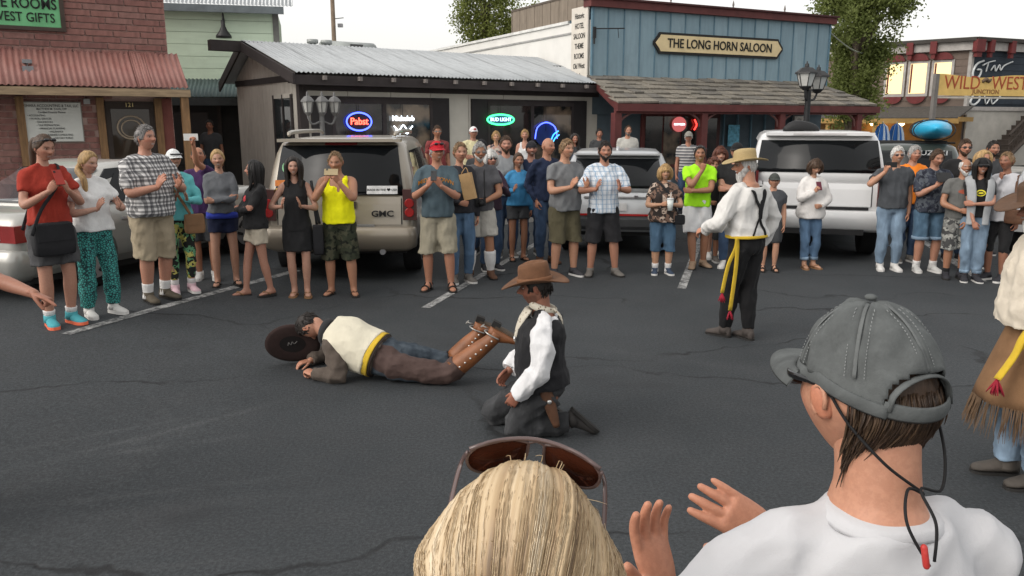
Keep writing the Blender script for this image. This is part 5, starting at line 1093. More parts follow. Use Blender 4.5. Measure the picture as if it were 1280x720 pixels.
def sethead(J, hyaw=0, hpit=0, hroll=0, hh=None):
    h = J.h; J.hh = (hh or (.131 if not J.fem else .130)*h); cy, sy = math.cos(R(hyaw)), math.sin(R(hyaw)); up = J.cu; fr = J.cf*cy + J.cr*sy; rt = np.cross(fr, up); c, s = math.cos(R(hpit)), math.sin(R(hpit)); fr, up = fr*c - up*s, up*c + fr*s
    c, s = math.cos(R(hroll)), math.sin(R(hroll)); up = up*c + rt*s
    J.head = Hd(J.nk + J.cu*.043*h + J.cf*.010*h + nrm(up+J.cu*.4)*.045*h + fr*.012*h, up, fr, J.hh)
def spine(J, t):
    L = np.linalg.norm(J.nk-J.pel); t2, t3 = t*t, t**3; c = (2*t3-3*t2+1)*J.pel + (t3-2*t2+t)*J.pu*L + (-2*t3+3*t2)*J.nk + (t3-t2)*J.cu*L
    d = nrm((6*t2-6*t)*J.pel + (3*t2-4*t+1)*J.pu*L + (-6*t2+6*t)*J.nk + (3*t2-2*t)*J.cu*L); f = J.pf*(1-t) + J.cf*t; f = nrm(f - d*np.dot(f, d)); return c, d, f, np.cross(f, d)
def tval(J, t, belly=0):
    T = TF if J.fem else TM; ts = [a[0] for a in T]; rx, ry, yo = (float(np.interp(t, ts, [a[i] for a in T])) for i in (1, 2, 3)); b = belly*math.exp(-((t-.36)/.22)**2); return rx*J.w + b*.35, ry*J.w**.8 + b*.62, yo + b*.5
def trings(J, ts, ease=0, belly=0, hang=False, n=22, flare=0):
    out = []
    for t in ts:
        rx, ry, yo = tval(J, t, belly)
        if hang and t < .62:
            a, b, c = tval(J, .62, belly); k = max(tval(J, q, belly)[1]+tval(J, q, belly)[2] for q in (t, .3, .36, .45, .55, .62) if q >= t-.001); back = max(ry-yo, (b-c)*.9); frn = max(k*.97, ry+yo); ry = (frn+back)/2; yo = (frn-back)/2; rx = max(rx, a*.93)
        rx, ry = (rx+ease+flare*(1-t))*J.h, (ry+ease+flare*(1-t))*J.h; c, d, f, r = spine(J, t); th = np.linspace(0, 2*math.pi, n, endpoint=False); p = .86
        out.append(c + f*yo*J.h + np.outer(np.sign(np.cos(th))*np.abs(np.cos(th))**p*rx, r) + np.outer(np.sign(np.sin(th))*np.abs(np.sin(th))**p*ry, f))
    return out
def legpts(J, i, z1=1.0, ease=0, rs=(.053, .046, .0345, .0335, .0340, .0205)):
    h = J.h; a, k, n_ = J.hip[i], J.kn[i], J.an[i]; w_ = J.w**.8*(.95 if J.fem else 1); pts = [a + (a-k)*.05, a+(k-a)*.4, k+(a-k)*.08, k+(n_-k)*.12, k+(n_-k)*.32, n_]; return pts, [(r*w_+ease)*h for r in rs]
def limb_cut(pts, rad, frac):               # keep the first part of a limb
    L = np.cumsum([0]+[np.linalg.norm(b-a) for a, b in zip(pts, pts[1:])]); T = L[-1]*frac; P_, Rr = [pts[0]], [rad[0]]
    for i in range(1, len(pts)):
        if L[i] < T-1e-6: P_.append(pts[i]); Rr.append(rad[i])
        else: k = (T-L[i-1])/(L[i]-L[i-1]); P_.append(pts[i-1]+(pts[i]-pts[i-1])*k); Rr.append(rad[i-1]+(rad[i]-rad[i-1])*k); break
    return P_, Rr
def armpts(J, i):
    h = J.h; s, e, w_ = J.sh[i], J.el[i], J.wr[i]; k = J.w**.7*(.86 if J.fem else 1); return [s + (J.nk-s)*.42 - J.cu*.004*h, s + (J.nk-s)*.06, s+(e-s)*.42, e+(s-e)*.06, e+(w_-e)*.22, w_+(e-w_)*.15, w_+nrm(w_-e)*.01], [r*k*h for r in (.024, .0315, .0285, .0240, .0258, .0180, .0162)]
def footrings(an, fd, up, FL, grow=1.0, lift=0, n=14):
    rt = np.cross(fd, up); rs = []; base = an - up*FL*.285
    for y, hw, zt in ((-.26, .05, .22), (-.235, .10, .30), (-.15, .135, .36), (0, .142, .37), (.18, .150, .30), (.38, .178, .215), (.56, .180, .165), (.68, .135, .13), (.735, .06, .09)):
        th = np.linspace(0, 2*math.pi, n, endpoint=False); x = np.sign(np.cos(th))*np.abs(np.cos(th))**.8*hw*grow; z = zt*grow*.5*(1+np.sign(np.sin(th))*np.abs(np.sin(th))**.7); x = x*np.where(np.sin(th) > .2, 1-.35*(z/(zt*grow))**2, 1)
        rs.append(base + np.outer(x*FL, rt) + np.outer(z*FL, up) + fd*y*FL*(1+.06*(grow-1)*10*.5) + up*lift)
    return rs
def colmesh(name, V, F, C):
    me = bpy.data.meshes.new(name); me.from_pydata(np.asarray(V).tolist(), [], F); bm = bmesh.new(); bm.from_mesh(me); bmesh.ops.recalc_face_normals(bm, faces=bm.faces); bm.to_mesh(me); bm.free(); me.polygons.foreach_set('use_smooth', [True]*len(me.polygons))
    a = me.color_attributes.new('Col', 'FLOAT_COLOR', 'POINT'); a.data.foreach_set('color', np.column_stack([C, np.ones(len(C))]).ravel()); return me
def project(me, tme, o, dirn, off):          # lay flat lettering on a garment
    bvh = BVHTree.FromPolygons([tuple(v) for v in vco(tme)], [tuple(p.vertices) for p in tme.polygons]); p = vco(me); dirn = Vector(dirn); d0 = min(float(np.dot(q, dirn)) for q in p)
    for i, q in enumerate(p):
        hit = bvh.ray_cast(Vector(q) - dirn*.4, dirn)
        if hit[0] is not None: back = float(np.dot(q, dirn)) - d0; p[i] = np.array(hit[0] - dirn*(off - min(back, off*.8)))
    me.vertices.foreach_set('co', p.ravel()); me.update()
PEOPLE = []
def person(label, loc, yaw, h, J=None, fem=False, w_=1.0, belly=0, skin='a', hair=('short', 'brown'), top=None, bot=None, shoe=None, arms=('down', 'down'), feet=None, lean=(0, 0), head_=(0, 0, 0), hipshift=0, hat=None, beard=None, glasses=None, smile=0, group=None, res=.0155, stub=False, sock=None, print_=None, hh=None, fine=False, twist=0, extra=None, seed=None, hd_res=(48, 40), tape=0, mid=None, jaw=1.0, nosef=1.0, root=None, fine_hair=False, slouch=0, foot_h=None):
    seed = seed if seed is not None else len(PEOPLE)*7+1
    J = J or stdpose(h, fem, w_, arms, feet, lean, head_[0], head_[1], head_[2], hipshift, hh=hh, twist=twist, slouch=slouch)
    t = root or thing('person', label, 'person', loc, R(yaw)); 
    if group: t['group'] = group
    sk = SK[skin] if isinstance(skin, str) else skin; rv_ = np.random.RandomState(seed*13+5); sk = tuple(np.array(sk)*rv_.uniform(.88, 1.1)*A3(1, rv_.uniform(.95, 1.05), rv_.uniform(.92, 1.06))); fx_, fz_, jaw, nosef = rv_.uniform(.93, 1.07), rv_.uniform(.96, 1.04), jaw*rv_.uniform(.6, 1.15), nosef*rv_.uniform(.8, 1.3); hs, hcn = hair; hcol = HC[hcn] if isinstance(hcn, str) else hcn; hm = hair_mat(hcn if isinstance(hcn, str) else 'h%d' % seed, hcol)
    # body: one grown surface, with head and hands
    m = MB(); cov = bool(top) and top[0] != 'tank'; m.rings([q_ for t_ in np.linspace(0, 1, 14) for q_ in trings(J, [t_], -.008 if (cov and t_ < .93) else (-.004 if t_ < .4 else 0), belly*.8)]); hc = J.head.c
    m.tube([J.nk - J.cu*.03*h, J.nk + J.cu*.015*h, J.head((0, -.10, -.22))], [(.048*h, .042*h), (.0325*h, .035*h), (.033*h, .036*h)] if not fem else [(.04*h, .036*h), (.027*h, .029*h), (.027*h, .030*h)], 14, side=J.cr, sub=3, rnd_ends=True)
    for i in range(2):
        p, r = armpts(J, i); r = [x*k_ for x, k_ in zip(r, (.6, .72, .9, 1, 1, 1, 1))] if cov and top[0] != 'vest' else r; m.tube(p, r, 12, sub=3, rnd_ends=True); p, r = legpts(J, i); r = [x*k_ for x, k_ in zip(r, (.88, .92, 1, 1, 1, 1))]; m.tube(p, r, 14, sub=3, rnd_ends=True)
        if not (shoe and shoe[0] in ('boot', 'sneaker', 'shoe')): m.rings(footrings(J.an[i], J.ft[i][0], J.ft[i][1], .148*h, .92, .012 if shoe else 0))
        if not (shoe and shoe[0] in ('boot', 'sneaker', 'shoe')): m.tube([J.an[i]+(J.kn[i]-J.an[i])*.2, J.an[i]-J.ft[i][1]*.02*h], [.024*h, .024*h], 10)
    bme = vox(m, res, 4); V = [vco(bme).copy()]; F = [tuple(p.vertices) for p in bme.polygons]; C = [np.tile(np.array(sk), (len(V[0]), 1))]; bpy.data.meshes.remove(bme); n = len(V[0])
    hv, hf, hcl = head(*hd_res, skin=sk, brow=tuple(x*.8 for x in hcol) if hs != 'bald' else tuple(np.array(sk)*.5), smile=smile, stubble=tuple(np.array(hcol)*.6+np.array(sk)*.25) if stub else None, jaw=jaw*(1.0 if fem else .85), lips=1.0 if fem else .7, nose=nosef*(.9 if fem else 1.08))
    hv = hv*A3(fx_, 1, fz_); V.append(J.head(hv)); F += [tuple(i+n for i in f) for f in hf]; C.append(hcl); n += len(hv); J.palm = []
    for i, s in enumerate((1, -1)):
        f, nn, pose = J.hand[i]; hv, hf = hand(pose, fine); q = hv*A3(1 if s > 0 else -1, 1, 1)*(h/1.78)*(.92 if fem else 1.04); HM = frame(np.cross(f, -nn), f, -nn); V.append(J.wr[i] + q @ HM.T); F += [tuple((k+n for k in (ff if s > 0 else ff[::-1]))) for ff in hf]; C.append(np.tile(np.array(sk)*A3(1.02, .93, .9), (len(q), 1))); n += len(q)
        J.palm.append((J.wr[i] + f*.085*h/1.75 + nn*.028*h/1.75, f, nn))
    obj('body', colmesh('body', np.concatenate(V), F, np.concatenate(C)), SKIN, t)
    # hair
    hd = J.head; r = np.random.RandomState(seed)
    if hs in ('short', 'reced', 'fem', 'bangs', 'full', 'long', 'pony', 'bob', 'braid', 'bun'):
        st = {'long': 'fem', 'pony': 'fem', 'bob': 'bangs', 'braid': 'fem', 'bun': 'fem'}.get(hs, hs); th = {'short': .045, 'reced': .04, 'bob': .10, 'long': .075, 'full': .06}.get(hs, .06)
        if hat: th *= .55
        if fine_hair: th = .012
        v, f = hair_shell(st, th, .03 if hs != 'short' else .022, seed); hm_ = MB().add(hd(v), f)
        if hs in ('long', 'bob'):
            ln = 1.35 if hs == 'long' else .56
            for k in range(34 if hs == 'long' else 26):
                a = (r.uniform(.85, math.pi) if hs == 'long' else r.uniform(1.0, math.pi))*r.choice([-1, 1]); c, s = math.cos(a), math.sin(a); e = r.uniform(.9, 1.12); zz = -ln*r.uniform(.82, 1.05)
                ry = .45
                m1 = A3(s*.41*e, c*ry*e, .12); m2 = A3(s*.43*e, c*(ry-.02)*e - .03, -.22); m3 = A3(s*.36*e, c*.34*e - .12, zz*.72 if hs == 'long' else -.42); m4 = A3(s*.33*e + r.normal()*.03, c*.30*e - .12, zz if hs == 'long' else -.52*r.uniform(.9, 1.1))
                if hs == 'long' and abs(a) < 1.5: m3 = A3(s*.40, .16, zz*.62); m4 = A3(s*.36, .22, zz*.85)
                hm_.tube([hd(A3(s*.12, c*.2, .50)), hd(A3(s*.30, c*.36, .38)), hd(m1), hd(m2), hd(m3), hd(m4)], [x*J.hh for x in (.05, .085, .10, .10, .08, .02)], 6, sub=3)
        if hs in ('pony', 'braid'):
            k = 1 if hs == 'pony' else -1
            pts = [hd(A3(0, -.42, .16)), hd(A3(.02, -.60, .10)), hd(A3(.05, -.64, -.25)), hd(A3(.06, -.56, -.75)), hd(A3(.05, -.52, -1.05))] if hs == 'pony' else [hd(A3(.1, -.40, -.1)), hd(A3(.30, -.28, -.40)), hd(A3(.40, .16, -.70)), hd(A3(.40, .30, -1.2)), hd(A3(.36, .32, -1.75))]
            hm_.tube(pts, [x*J.hh for x in (.10, .15, .14, .11, .03)], 10, sub=5)
        if hs == 'bun': hm_.ball(hd(A3(0, -.50, .22)), .17*J.hh, 12, 8)
        if hs in ('short', 'reced', 'full', 'fem', 'bob', 'bangs') and not fine_hair: tufts(hm_, hd, v if not hat else v[v[:, 2] < .06], st, r, J.hh, 240 if not hat else 50)
        hm_.build('hair', hm, t, True)
    elif hs == 'fringe': v, f = hair_shell('fringe', .05, .025, seed, bald_top=True); MB().add(hd(v), f).build('hair', hm, t, True)
    elif hs == 'curly':
        hm_ = MB(); v, f = hair_shell('full', .10, .05, seed); hm_.add(hd(v), f)
        for k in range(90):
            d = nrm(r.normal(size=3)); 
            if d[1] > .45 and d[2] < .35: continue
            hm_.ball(hd(d*A3(.46, .52, .56)*(r.uniform(.95, 1.12)) + A3(0, -.04, .02 - (.22 if d[2] < 0 else 0))), r.uniform(.06, .11)*J.hh, 7, 5)
        hm_.build('hair', hm, t, True)
    if beard:
        bl, bc = beard; D, F_ = hgrid(40, 32); p = skull(D, .7); az = np.abs(np.arctan2(D[:, 0], D[:, 1])); k = smo((-.20 - .12*gs1(az, 0, .35) + .16*smo((az-.75)/.5) - p[:, 2])/.06)*smo((1.75-az)/.3); k = np.maximum(k, .75*gs1(p[:, 2], -.195, .022)*smo((.42-az)/.15))*(1-.8*gs1(p[:, 2], -.25, .022)*smo((.30-az)/.1)); nz_ = np.sin(D @ (r.normal(size=3)*26))*.4 + np.sin(D @ (r.normal(size=3)*37))*.4
        f = 1 + (.05+.03*nz_)*k - .10*(1-k); q = p*f[:, None]; q[:, 1] += .035*k; low = k*smo((-p[:, 2]-.22)/.25)*smo((1.2-az)/.8); q[:, 2] -= low*(bl+.06*nz_*bl*3); q[:, 1] += low*bl*.25
        MB().add(hd(q), F_).build('beard', hair_mat(bc, HC[bc]), t, True)
    if hat: hat(J, t)
    if glasses:
        gm_ = glasses; m = MB()
        for s in (-1, 1): m.ball(hd(A3(s*.145, .40, .035)), 1, 12, 6, M=hd.M @ np.diag([.105*J.hh, .02*J.hh, .075*J.hh])); m.tube([hd(A3(s*.24, .39, .05)), hd(A3(s*.36, .22, .05)), hd(A3(s*.38, -.02, .02))], .016*J.hh, 5)
        m.tube([hd(A3(-.06, .42, .05)), hd(A3(.06, .42, .05))], .016*J.hh, 5); m.build('glasses', gm_, t, True)
    if top: garment_top(J, t, top, belly, res, seed, print_)
    if mid: garment_top(J, t, mid, belly, res, seed+3, None)
    if bot: garment_bot(J, t, bot, belly, res, seed)
    for i in range(2):
        an, fd, fu = J.an[i], J.ft[i][0], J.ft[i][1]; up_ = nrm(J.kn[i]-an)
        if sock: MB().tube([an - fu*.02*h, an + up_*.02*h, an + up_*sock[1]*h*.5, an + up_*sock[1]*h], [x*h*J.w**.7 for x in (.0285, .0255, .0265 if sock[1] < .1 else .040, .0285 if sock[1] < .1 else .043)], 12, sub=3).build('sock', sock[0], t, True)
        if shoe: shoes(J, t, i, shoe, h)
    if extra: extra(J, t)
    t['_']=0; del t['_']
    PEOPLE.append((t, J)); J.t = t; J.loc = np.array(loc, float); J.yaw = yaw; return J
def W(J, p): return J.loc + rot2(R(J.yaw)) @ np.asarray(p, float)
def garment_top(J, t, top, belly, res, seed, print_):
    kind, mat_, o = top[0], top[1], (top[2] if len(top) > 2 else {}); h = J.h; hem = o.get('hem', .10); ease = o.get('ease', .0075); nm = o.get('name', 'shirt'); m = MB()
    ts = [hem] + [x for x in np.linspace(.08, .92, 12) if x > hem+.03] + [o.get('neck', .955)]
    if kind == 'tank': ts = [x for x in ts if x < .78] + [.80]
    m.rings(trings(J, ts, ease, belly, o.get('hang', True), flare=o.get('flare', .002)))
    fr = {'tee': .30, 'long': .94, 'tank': 0, 'half': .46, 'vest': 0, 'cap': .2}[kind]; k = o.get('slv', .012)*.74
    for i in range(2):
        p, r = armpts(J, i)
        if fr: 
            p2, r2 = limb_cut(p, [x+min(k, (.007, .008, k, k, k, k, k)[q_])*h for q_, x in enumerate(r)], fr + .10); m.tube(p2, r2, 14, sub=3)
            sh = J.sh[i]; m.tube([J.nk - J.cu*.030*h, sh + (J.nk-sh)*.35 + J.cu*.001*h, sh + (J.nk-sh)*.05 - J.cu*.012*h], [.040*h*J.w**.5, .034*h*J.w**.5, (.026+k*.5)*h*J.w**.5], 10, sub=2, rnd_ends=True)
        if kind == 'tank': c0 = J.nk + (J.sh[i]-J.nk)*.55; m.tube([c0 - J.cu*.12*h + J.cf*.062*h, c0 - J.cu*.03*h + J.cf*.042*h, c0 + J.cu*.006*h, c0 - J.cu*.04*h - J.cf*.05*h, c0 - J.cu*.12*h - J.cf*.062*h], .022*h, 8, sub=3)
        if kind == 'vest': sh = J.sh[i]; m.tube([J.nk - J.cu*.030*h, sh + (J.nk-sh)*.40 + J.cu*.003*h], [.040*h, .033*h], 10, rnd_ends=True)
    me = vox(m, res, 3, .5, o.get('folds', .0062)*h/1.75, seed, o.get('fs', 1)); ob = obj(nm, me, mat_, t)
    if print_: print_(J, t, me, ob)
    return ob
def garment_bot(J, t, bot, belly, res, seed):
    kind, mat_, o = bot[0], bot[1], (bot[2] if len(bot) > 2 else {}); h = J.h; wz = o.get('waist', .26); nm = o.get('name', {'jeans': 'trousers', 'shorts': 'shorts', 'capri': 'trousers', 'skirt': 'skirt', 'pants': 'trousers', 'leggings': 'leggings', 'dress': 'dress'}[kind]); m = MB()
    if kind == 'skirt': m.rings([J.pel*0 + q for q in ([r_ for r_ in trings(J, [wz, .12], .012, belly*.8)])]); c = (J.kn[0]+J.kn[1])/2; th = np.linspace(0, 2*math.pi, 22, endpoint=False); m.rings([trings(J, [.12], .012)[0], J.pel + A3(0, 0, -o.get('len', .12)*h) + np.outer(np.cos(th), J.pr)*.115*h*J.w + np.outer(np.sin(th), J.pf)*.09*h*J.w]); me = vox(m, res, 3, .5, .005, seed); return obj(nm, me, mat_, t)
    m.rings(trings(J, [0.0, .06, .12, .18, wz], o.get('ease', .004), belly*.75))
    fr, ek, end = {'jeans': (.97, .0125, .013), 'pants': (.97, .013, .024), 'leggings': (.93, .008, .007), 'shorts': (o.get('len', .46), .014, .026), 'capri': (.62, .012, .018)}[kind][:3]; fr = o.get('len', fr); ek = o.get('ek', ek); end = o.get('end', end)
    for i in range(2):
        p, r = legpts(J, i); p, r = limb_cut(p, r, fr); k = len(p); r = [x + (ek + (end-ek)*(j/(k-1)))*h for j, x in enumerate(r)]; 
        if o.get('min'): r = [max(x, o['min']*h) for x in r]
        m.tube(p, r, 14, sub=3)
    me = vox(m, res, 3, .5, o.get('folds', .0060)*h/1.75, seed+1, o.get('fs', 1)); ob = obj(nm, me, mat_, t)
    if o.get('cuff'):
        for i in range(2): p, r = legpts(J, i); p, r = limb_cut(p, r, fr); d = nrm(p[-1]-p[-2]); MB().tube([p[-1]-d*.035, p[-1]+d*.008], [r[-1]+end*h+.005]*2, 14).build('cuff', o['cuff'], ob, True)
    if o.get('belt'): q = trings(J, [wz-.03, wz+.02], o.get('ease', .009)+.003, belly*.75); MB().rings(q).build('belt', o['belt'], t, True)
    return ob
def shoes(J, t, i, shoe, h):
    kind, m1, m2 = shoe[0], shoe[1], shoe[2]; an, fd, fu = J.an[i], J.ft[i][0], J.ft[i][1]; FL = .148*h; rt = np.cross(fd, fu); base = an - fu*FL*.285; up_ = nrm(J.kn[i]-an)
    def sole(th, grow=1.0):
        ol = []
        for y, hw in ((-.27, .06), (-.24, .11), (-.15, .145), (0, .15), (.18, .155), (.38, .185), (.56, .185), (.69, .14), (.75, .07)): ol.append((y, hw*grow))
        pts = [(x, y) for y, x in ol] + [(-x, y) for y, x in ol[::-1]]; v = [base + rt*x*FL + fd*y*FL*1.02 + fu*z for z in (-.006, th) for x, y in pts]; n = len(pts)
        return MB().add(v, [tuple(range(n-1, -1, -1)), tuple(range(n, 2*n))] + [(k, (k+1) % n, (k+1) % n+n, k+n) for k in range(n)])
    if kind in ('sneaker', 'shoe'):
        s = MB().rings(footrings(an, fd, fu, FL, 1.08, .008)); s.tube([an - fu*.02*h, an + up_*.018*h], [(.030*h, .034*h), (.029*h, .032*h)], 14, side=rt); o = s.build('shoe', m1, t, True); sole(.024 if kind == 'sneaker' else .015, 1.06).build('sole', m2, o)
    elif kind == 'boot':
        s = MB().rings(footrings(an, fd, fu, FL, 1.1, .015)); s.tube([an - fu*.02*h, an+up_*.02*h, an + up_*.10*h, an + up_*.17*h], [.034*h, .031*h, .040*h, .047*h], 14, sub=3); o = s.build('boot', m1, t, True); sole(.014, 1.06).build('sole', m2, o); q = base - fd*FL*.2 - fu*.012; MB().box(q, (FL*.26, FL*.22, .045), 0, frame(rt, fd, fu)).build('heel', m2, o)
    elif kind in ('sandal', 'flip'):
        o = sole(.016, 1.05).build('sandal', m2, t); m = MB()
        if kind == 'sandal':
            for y, z in ((.42, .20), (.12, .33)): m.tube([base + fd*y*FL + rt*x*FL + fu*(zz*FL+.012) for x, zz in ((-.18, .03), (-.14, z*.75), (0, z+.02), (.14, z*.75), (.18, .03))], (.018, .006) if False else .010, 6, sub=3)
            m.tube([base - fd*.2*FL + rt*x*FL + fu*(zz*FL+.012) for x, zz in ((-.13, .2), (-.06, .24), (.06, .24), (.13, .2))], .008, 6, sub=2)
        else:
            for s in (-1, 1): m.tube([base + fd*.50*FL + fu*.035, base + fd*.40*FL + rt*s*.07*FL + fu*(.24*FL), base + fd*.16*FL + rt*s*.165*FL + fu*.02], .008, 6, sub=3)
        m.build('strap', m1, o, True)
# ================================================================ THE CROWD
shg = M('sandal_black', (.02, .018, .017), .8, bump=.1); slw = M('sole_white', (.55, .54, .52), .8, bump=.1); slb = M('sole_dark', (.02, .019, .018), .85, bump=.1); tan_ = M('leather_tan', (.22, .12, .06), .7, .2)
lb = M('leather_brown', (.085, .040, .022), .65, .3, 9, .3, 50); phm = M('phone_black', (.012, .012, .013), .3, .1, bump=0, spec=.5); phw = M('phone_white', (.62, .62, .6), .35, .05, bump=0)
def S(nm, c): return M('shoe_' + nm, c, .8, .15, 10, .2, 60)
def hat_cap(col, big=1.0, visor=.30, back=False, patch=None):
    def f(J, t):
        o = cap_mesh(J.head, big, visor, back=back).build('cap', cloth('cap_%d_%d_%d' % tuple(int(c*999) for c in col), col), t, True)
        if patch: MB().ball(J.head(A3(0, .47, .30)), 1, 12, 6, M=J.head.M @ np.diag([.13, .05, .09])*J.hh).build('cap_badge', M('cap_patch_%d' % len(PEOPLE), patch, .7), o, True)
    return f
def top_glasses(J, t):
    m = MB(); hd = J.head
    for s in (-1, 1): m.ball(hd(A3(s*.14, .36, .40)), 1, 12, 6, M=hd.M @ np.diag([.11, .05, .07])*J.hh); m.tube([hd(A3(s*.25, .34, .38)), hd(A3(s*.40, .1, .28)), hd(A3(s*.41, -.1, .15))], .018*J.hh, 5)
    m.tube([hd(A3(-.06, .40, .42)), hd(A3(.06, .40, .42))], .016*J.hh, 5); m.build('sunglasses', M('lens_dark', (.012, .012, .014), .15, bump=0, spec=.6), t, True)
def hats(*fs):
    def f(J, t):
        for g in fs: g(J, t)
    return f
def chest_text(s, size, z, mat_, bold=.02, sx=1.0, arc=0):
    def f(J, t, me, ob):
        tm = text(s, size, .002, bold); p = vco(tm); q = np.column_stack([-p[:, 0]*sx, np.zeros(len(p)), p[:, 1] + z*J.h - arc*p[:, 0]**2]); q[:, 1] += -p[:, 2]*0
        tm.vertices.foreach_set('co', q.ravel()); project(tm, me, None, (0, -1, 0), .006); obj('chest_print', tm, mat_, ob)
    return f
def chest_disc(parts):
    def f(J, t, me, ob):
        for (x, z, rx, rz, mat_, off) in parts:
            n = 28; v = [(x*J.h, 0, z*J.h)] + [((x+rx*math.cos(a))*J.h, 0, (z+rz*math.sin(a))*J.h) for a in np.linspace(0, 2*math.pi, n, endpoint=False)] + [((x+.5*rx*math.cos(a))*J.h, 0, (z+.5*rz*math.sin(a))*J.h) for a in np.linspace(0, 2*math.pi, n, endpoint=False)]
            fc = [(0, 1+n+i, 1+n+(i+1) % n) for i in range(n)] + [(1+n+i, 1+i, 1+(i+1) % n, 1+n+(i+1) % n) for i in range(n)]; tm = MB().add(v, fc).mesh('p'); project(tm, me, None, (0, -1, 0), off); obj('chest_print', tm, mat_, ob)
    return f
def crowd(label, px, fy, ty, yaw, **k):
    p = G(px, fy); return person(label, p, yaw, float(zat(p, ty)-p[2]), **k)
def back(label, px, ty, Y, yaw, z0=0.0, **k):
    k.setdefault('res', .019); p = P(px, ty, Y); h = float(p[2]-z0); return person(label, (p[0], p[1], z0), yaw, h, **k)
def phone(J, label, w_=.075, hgt=.15, mat_=None, off=(0, 0, 0), flat=False, name='phone', cat='phone', scr=True):
    c = (J.palm[0][0]+J.palm[1][0])/2 + A3(*off)*J.h + A3(0, .012, .03)*J.h; t = thing(name, label, cat, W(J, c), R(J.yaw))
    Mx = np.array([[1, 0, 0], [0, .86, -.5], [0, .5, .86]]); a, b = (hgt, w_) if flat else (w_, hgt)
    MB().box((0, 0, 0), (a, .009, b), 0, Mx).build('case', mat_ or phm, t); MB().box(Mx @ A3(0, -.0055, 0), (a*.9, .003, b*.9), 0, Mx).build('screen', M('phone_screen', (.02, .025, .03), .1, bump=0, spec=.6), t); MB().box(Mx @ A3(a*.3, .006, b*.36), (.018, .004, .018), 0, Mx).build('lens', blkp, t); return t
def bag(J, label, c, size, mat_, strap=None, smat=None, name='shoulder_bag', cat='bag', r=.03, rz=0):
    c = A3(*c)*J.h; t = thing(name, label, cat, W(J, c), R(J.yaw)+rz); sx, sy, sz = size; rs = []
    for z, k in ((-.5, .86), (-.46, .97), (-.2, 1.03), (.2, 1.0), (.44, .95), (.5, .84)): rs.append(np.column_stack([rrect(sx/2*k, -sy/2*k, sy/2*k, r), np.full(24, z*sz)]))
    MB().rings(rs).build('bag', mat_, t, True); MB().b2(-sx*.44, sx*.44, sy*.40, sy*.56, -sz*.05, sz*.46).build('flap', mat_, t)
    if strap:
        Ri = rot2(-rz) ; pts = [Ri @ (A3(*q)*J.h - c) for q in strap]; MB().tube(pts, (.016, .005), 8, side=A3(1, 0, .3), sub=5).build('strap', smat or mat_, t, True)
    return t
KH = cloth('khaki', (.30, .25, .175)); KHL = cloth('khaki_light', (.44, .39, .31)); BLK = cloth('black_cloth', (.017, .017, .018)); CHAR = cloth('charcoal_cloth', (.045, .047, .05))
J1 = denim('jeans_blue', (.075, .13, .21)); J2 = denim('jeans_light', (.15, .21, .28)); J3 = denim('jeans_dark', (.035, .06, .11), .2); J4 = denim('jeans_short', (.05, .095, .15), .4)
GYT = cloth('tee_grey', (.155, .16, .165)); DG = cloth('tee_slate', (.060, .065, .072)); NAVY = cloth('navy_knit', (.016, .024, .052))
sand = ('sandal', shg, slb); flip = ('flip', shg, slb); SNG = ('sneaker', S('grey', (.12, .11, .10)), slw); SNB = ('sneaker', S('black', (.025, .025, .03)), slw); SNW = ('sneaker', S('white', (.55, .54, .52)), slw); BRN = ('shoe', S('brown', (.10, .05, .03)), slb)
wsock = cloth('sock_white', (.62, .61, .60))
# ---- left group ----------------------------------------------------------
j = crowd('person in a rust red top holding a phone, black bag at the hip', 77, 405, 166, 232, fem=True, w_=1.06, hair=('pony', 'brown'), top=('tee', cloth('rust_red', (.30, .035, .022)), {'hem': .17, 'slv': .016}), bot=('shorts', cloth('grey_skort', (.065, .065, .068)), {'len': .40, 'end': .03}), shoe=('sneaker', S('teal', (.06, .30, .34)), M('sole_orange', (.75, .16, .08), .7)), arms=('phone', 'phone'), head_=(-10, 14, 0), smile=1, sock=(wsock, .045), hat=top_glasses, skin='b')
phone(j, 'phone in a red case held by the person in rust red', .075, .15, M('phone_red', (.30, .03, .02), .4)); bag(j, 'black messenger bag hanging on the person in rust red', (.03, .10, .47), (.36, .11, .30), M('bag_black', (.014, .014, .016), .8, .2, 8), [(.14, .13, .50), (.08, .115, .62), (-.02, .09, .74), (-.062, .02, .838), (-.05, -.06, .80), (.04, -.085, .65), (.14, .02, .52)])
j = crowd('person in a white blouse and teal patterned trousers, clapping', 127, 393, 188, 236, fem=True, w_=1.12, belly=.01, hair=('braid', 'blond'), top=('tee', cloth('white_blouse', (.66, .66, .65)), {'hem': .14, 'slv': .022, 'flare': .012}), bot=('pants', patt('teal_print', 'dots', [(.06, .30, .27), (.02, .05, .055)]), {'end': .020, 'ek': .011}), feet=[(.075, 0, -12), (.075, .01, -10)], shoe=SNW, arms=('clap', 'clapw'), head_=(-14, 10, 0), skin='e')
j = crowd('person in a black and white plaid shirt and khaki shorts', 198, 375, 157, 236, w_=1.17, belly=.035, hair=('short', 'salt'), top=('half', patt('plaid_bw', 'plaid', [(.62, .61, .60), (.03, .03, .035), (.02, .02, .03)]), {'hem': .06, 'slv': .020, 'flare': .012}), mid=None, bot=('shorts', KH, {'len': .53, 'end': .034}), shoe=('shoe', S('olive', (.085, .07, .05)), slb), sock=(wsock, .07), arms=('clap', 'clapw'), head_=(-12, -4, 0), smile=1, skin='b', feet=[(.06, .0, -8), (.06, -.02, -12)])
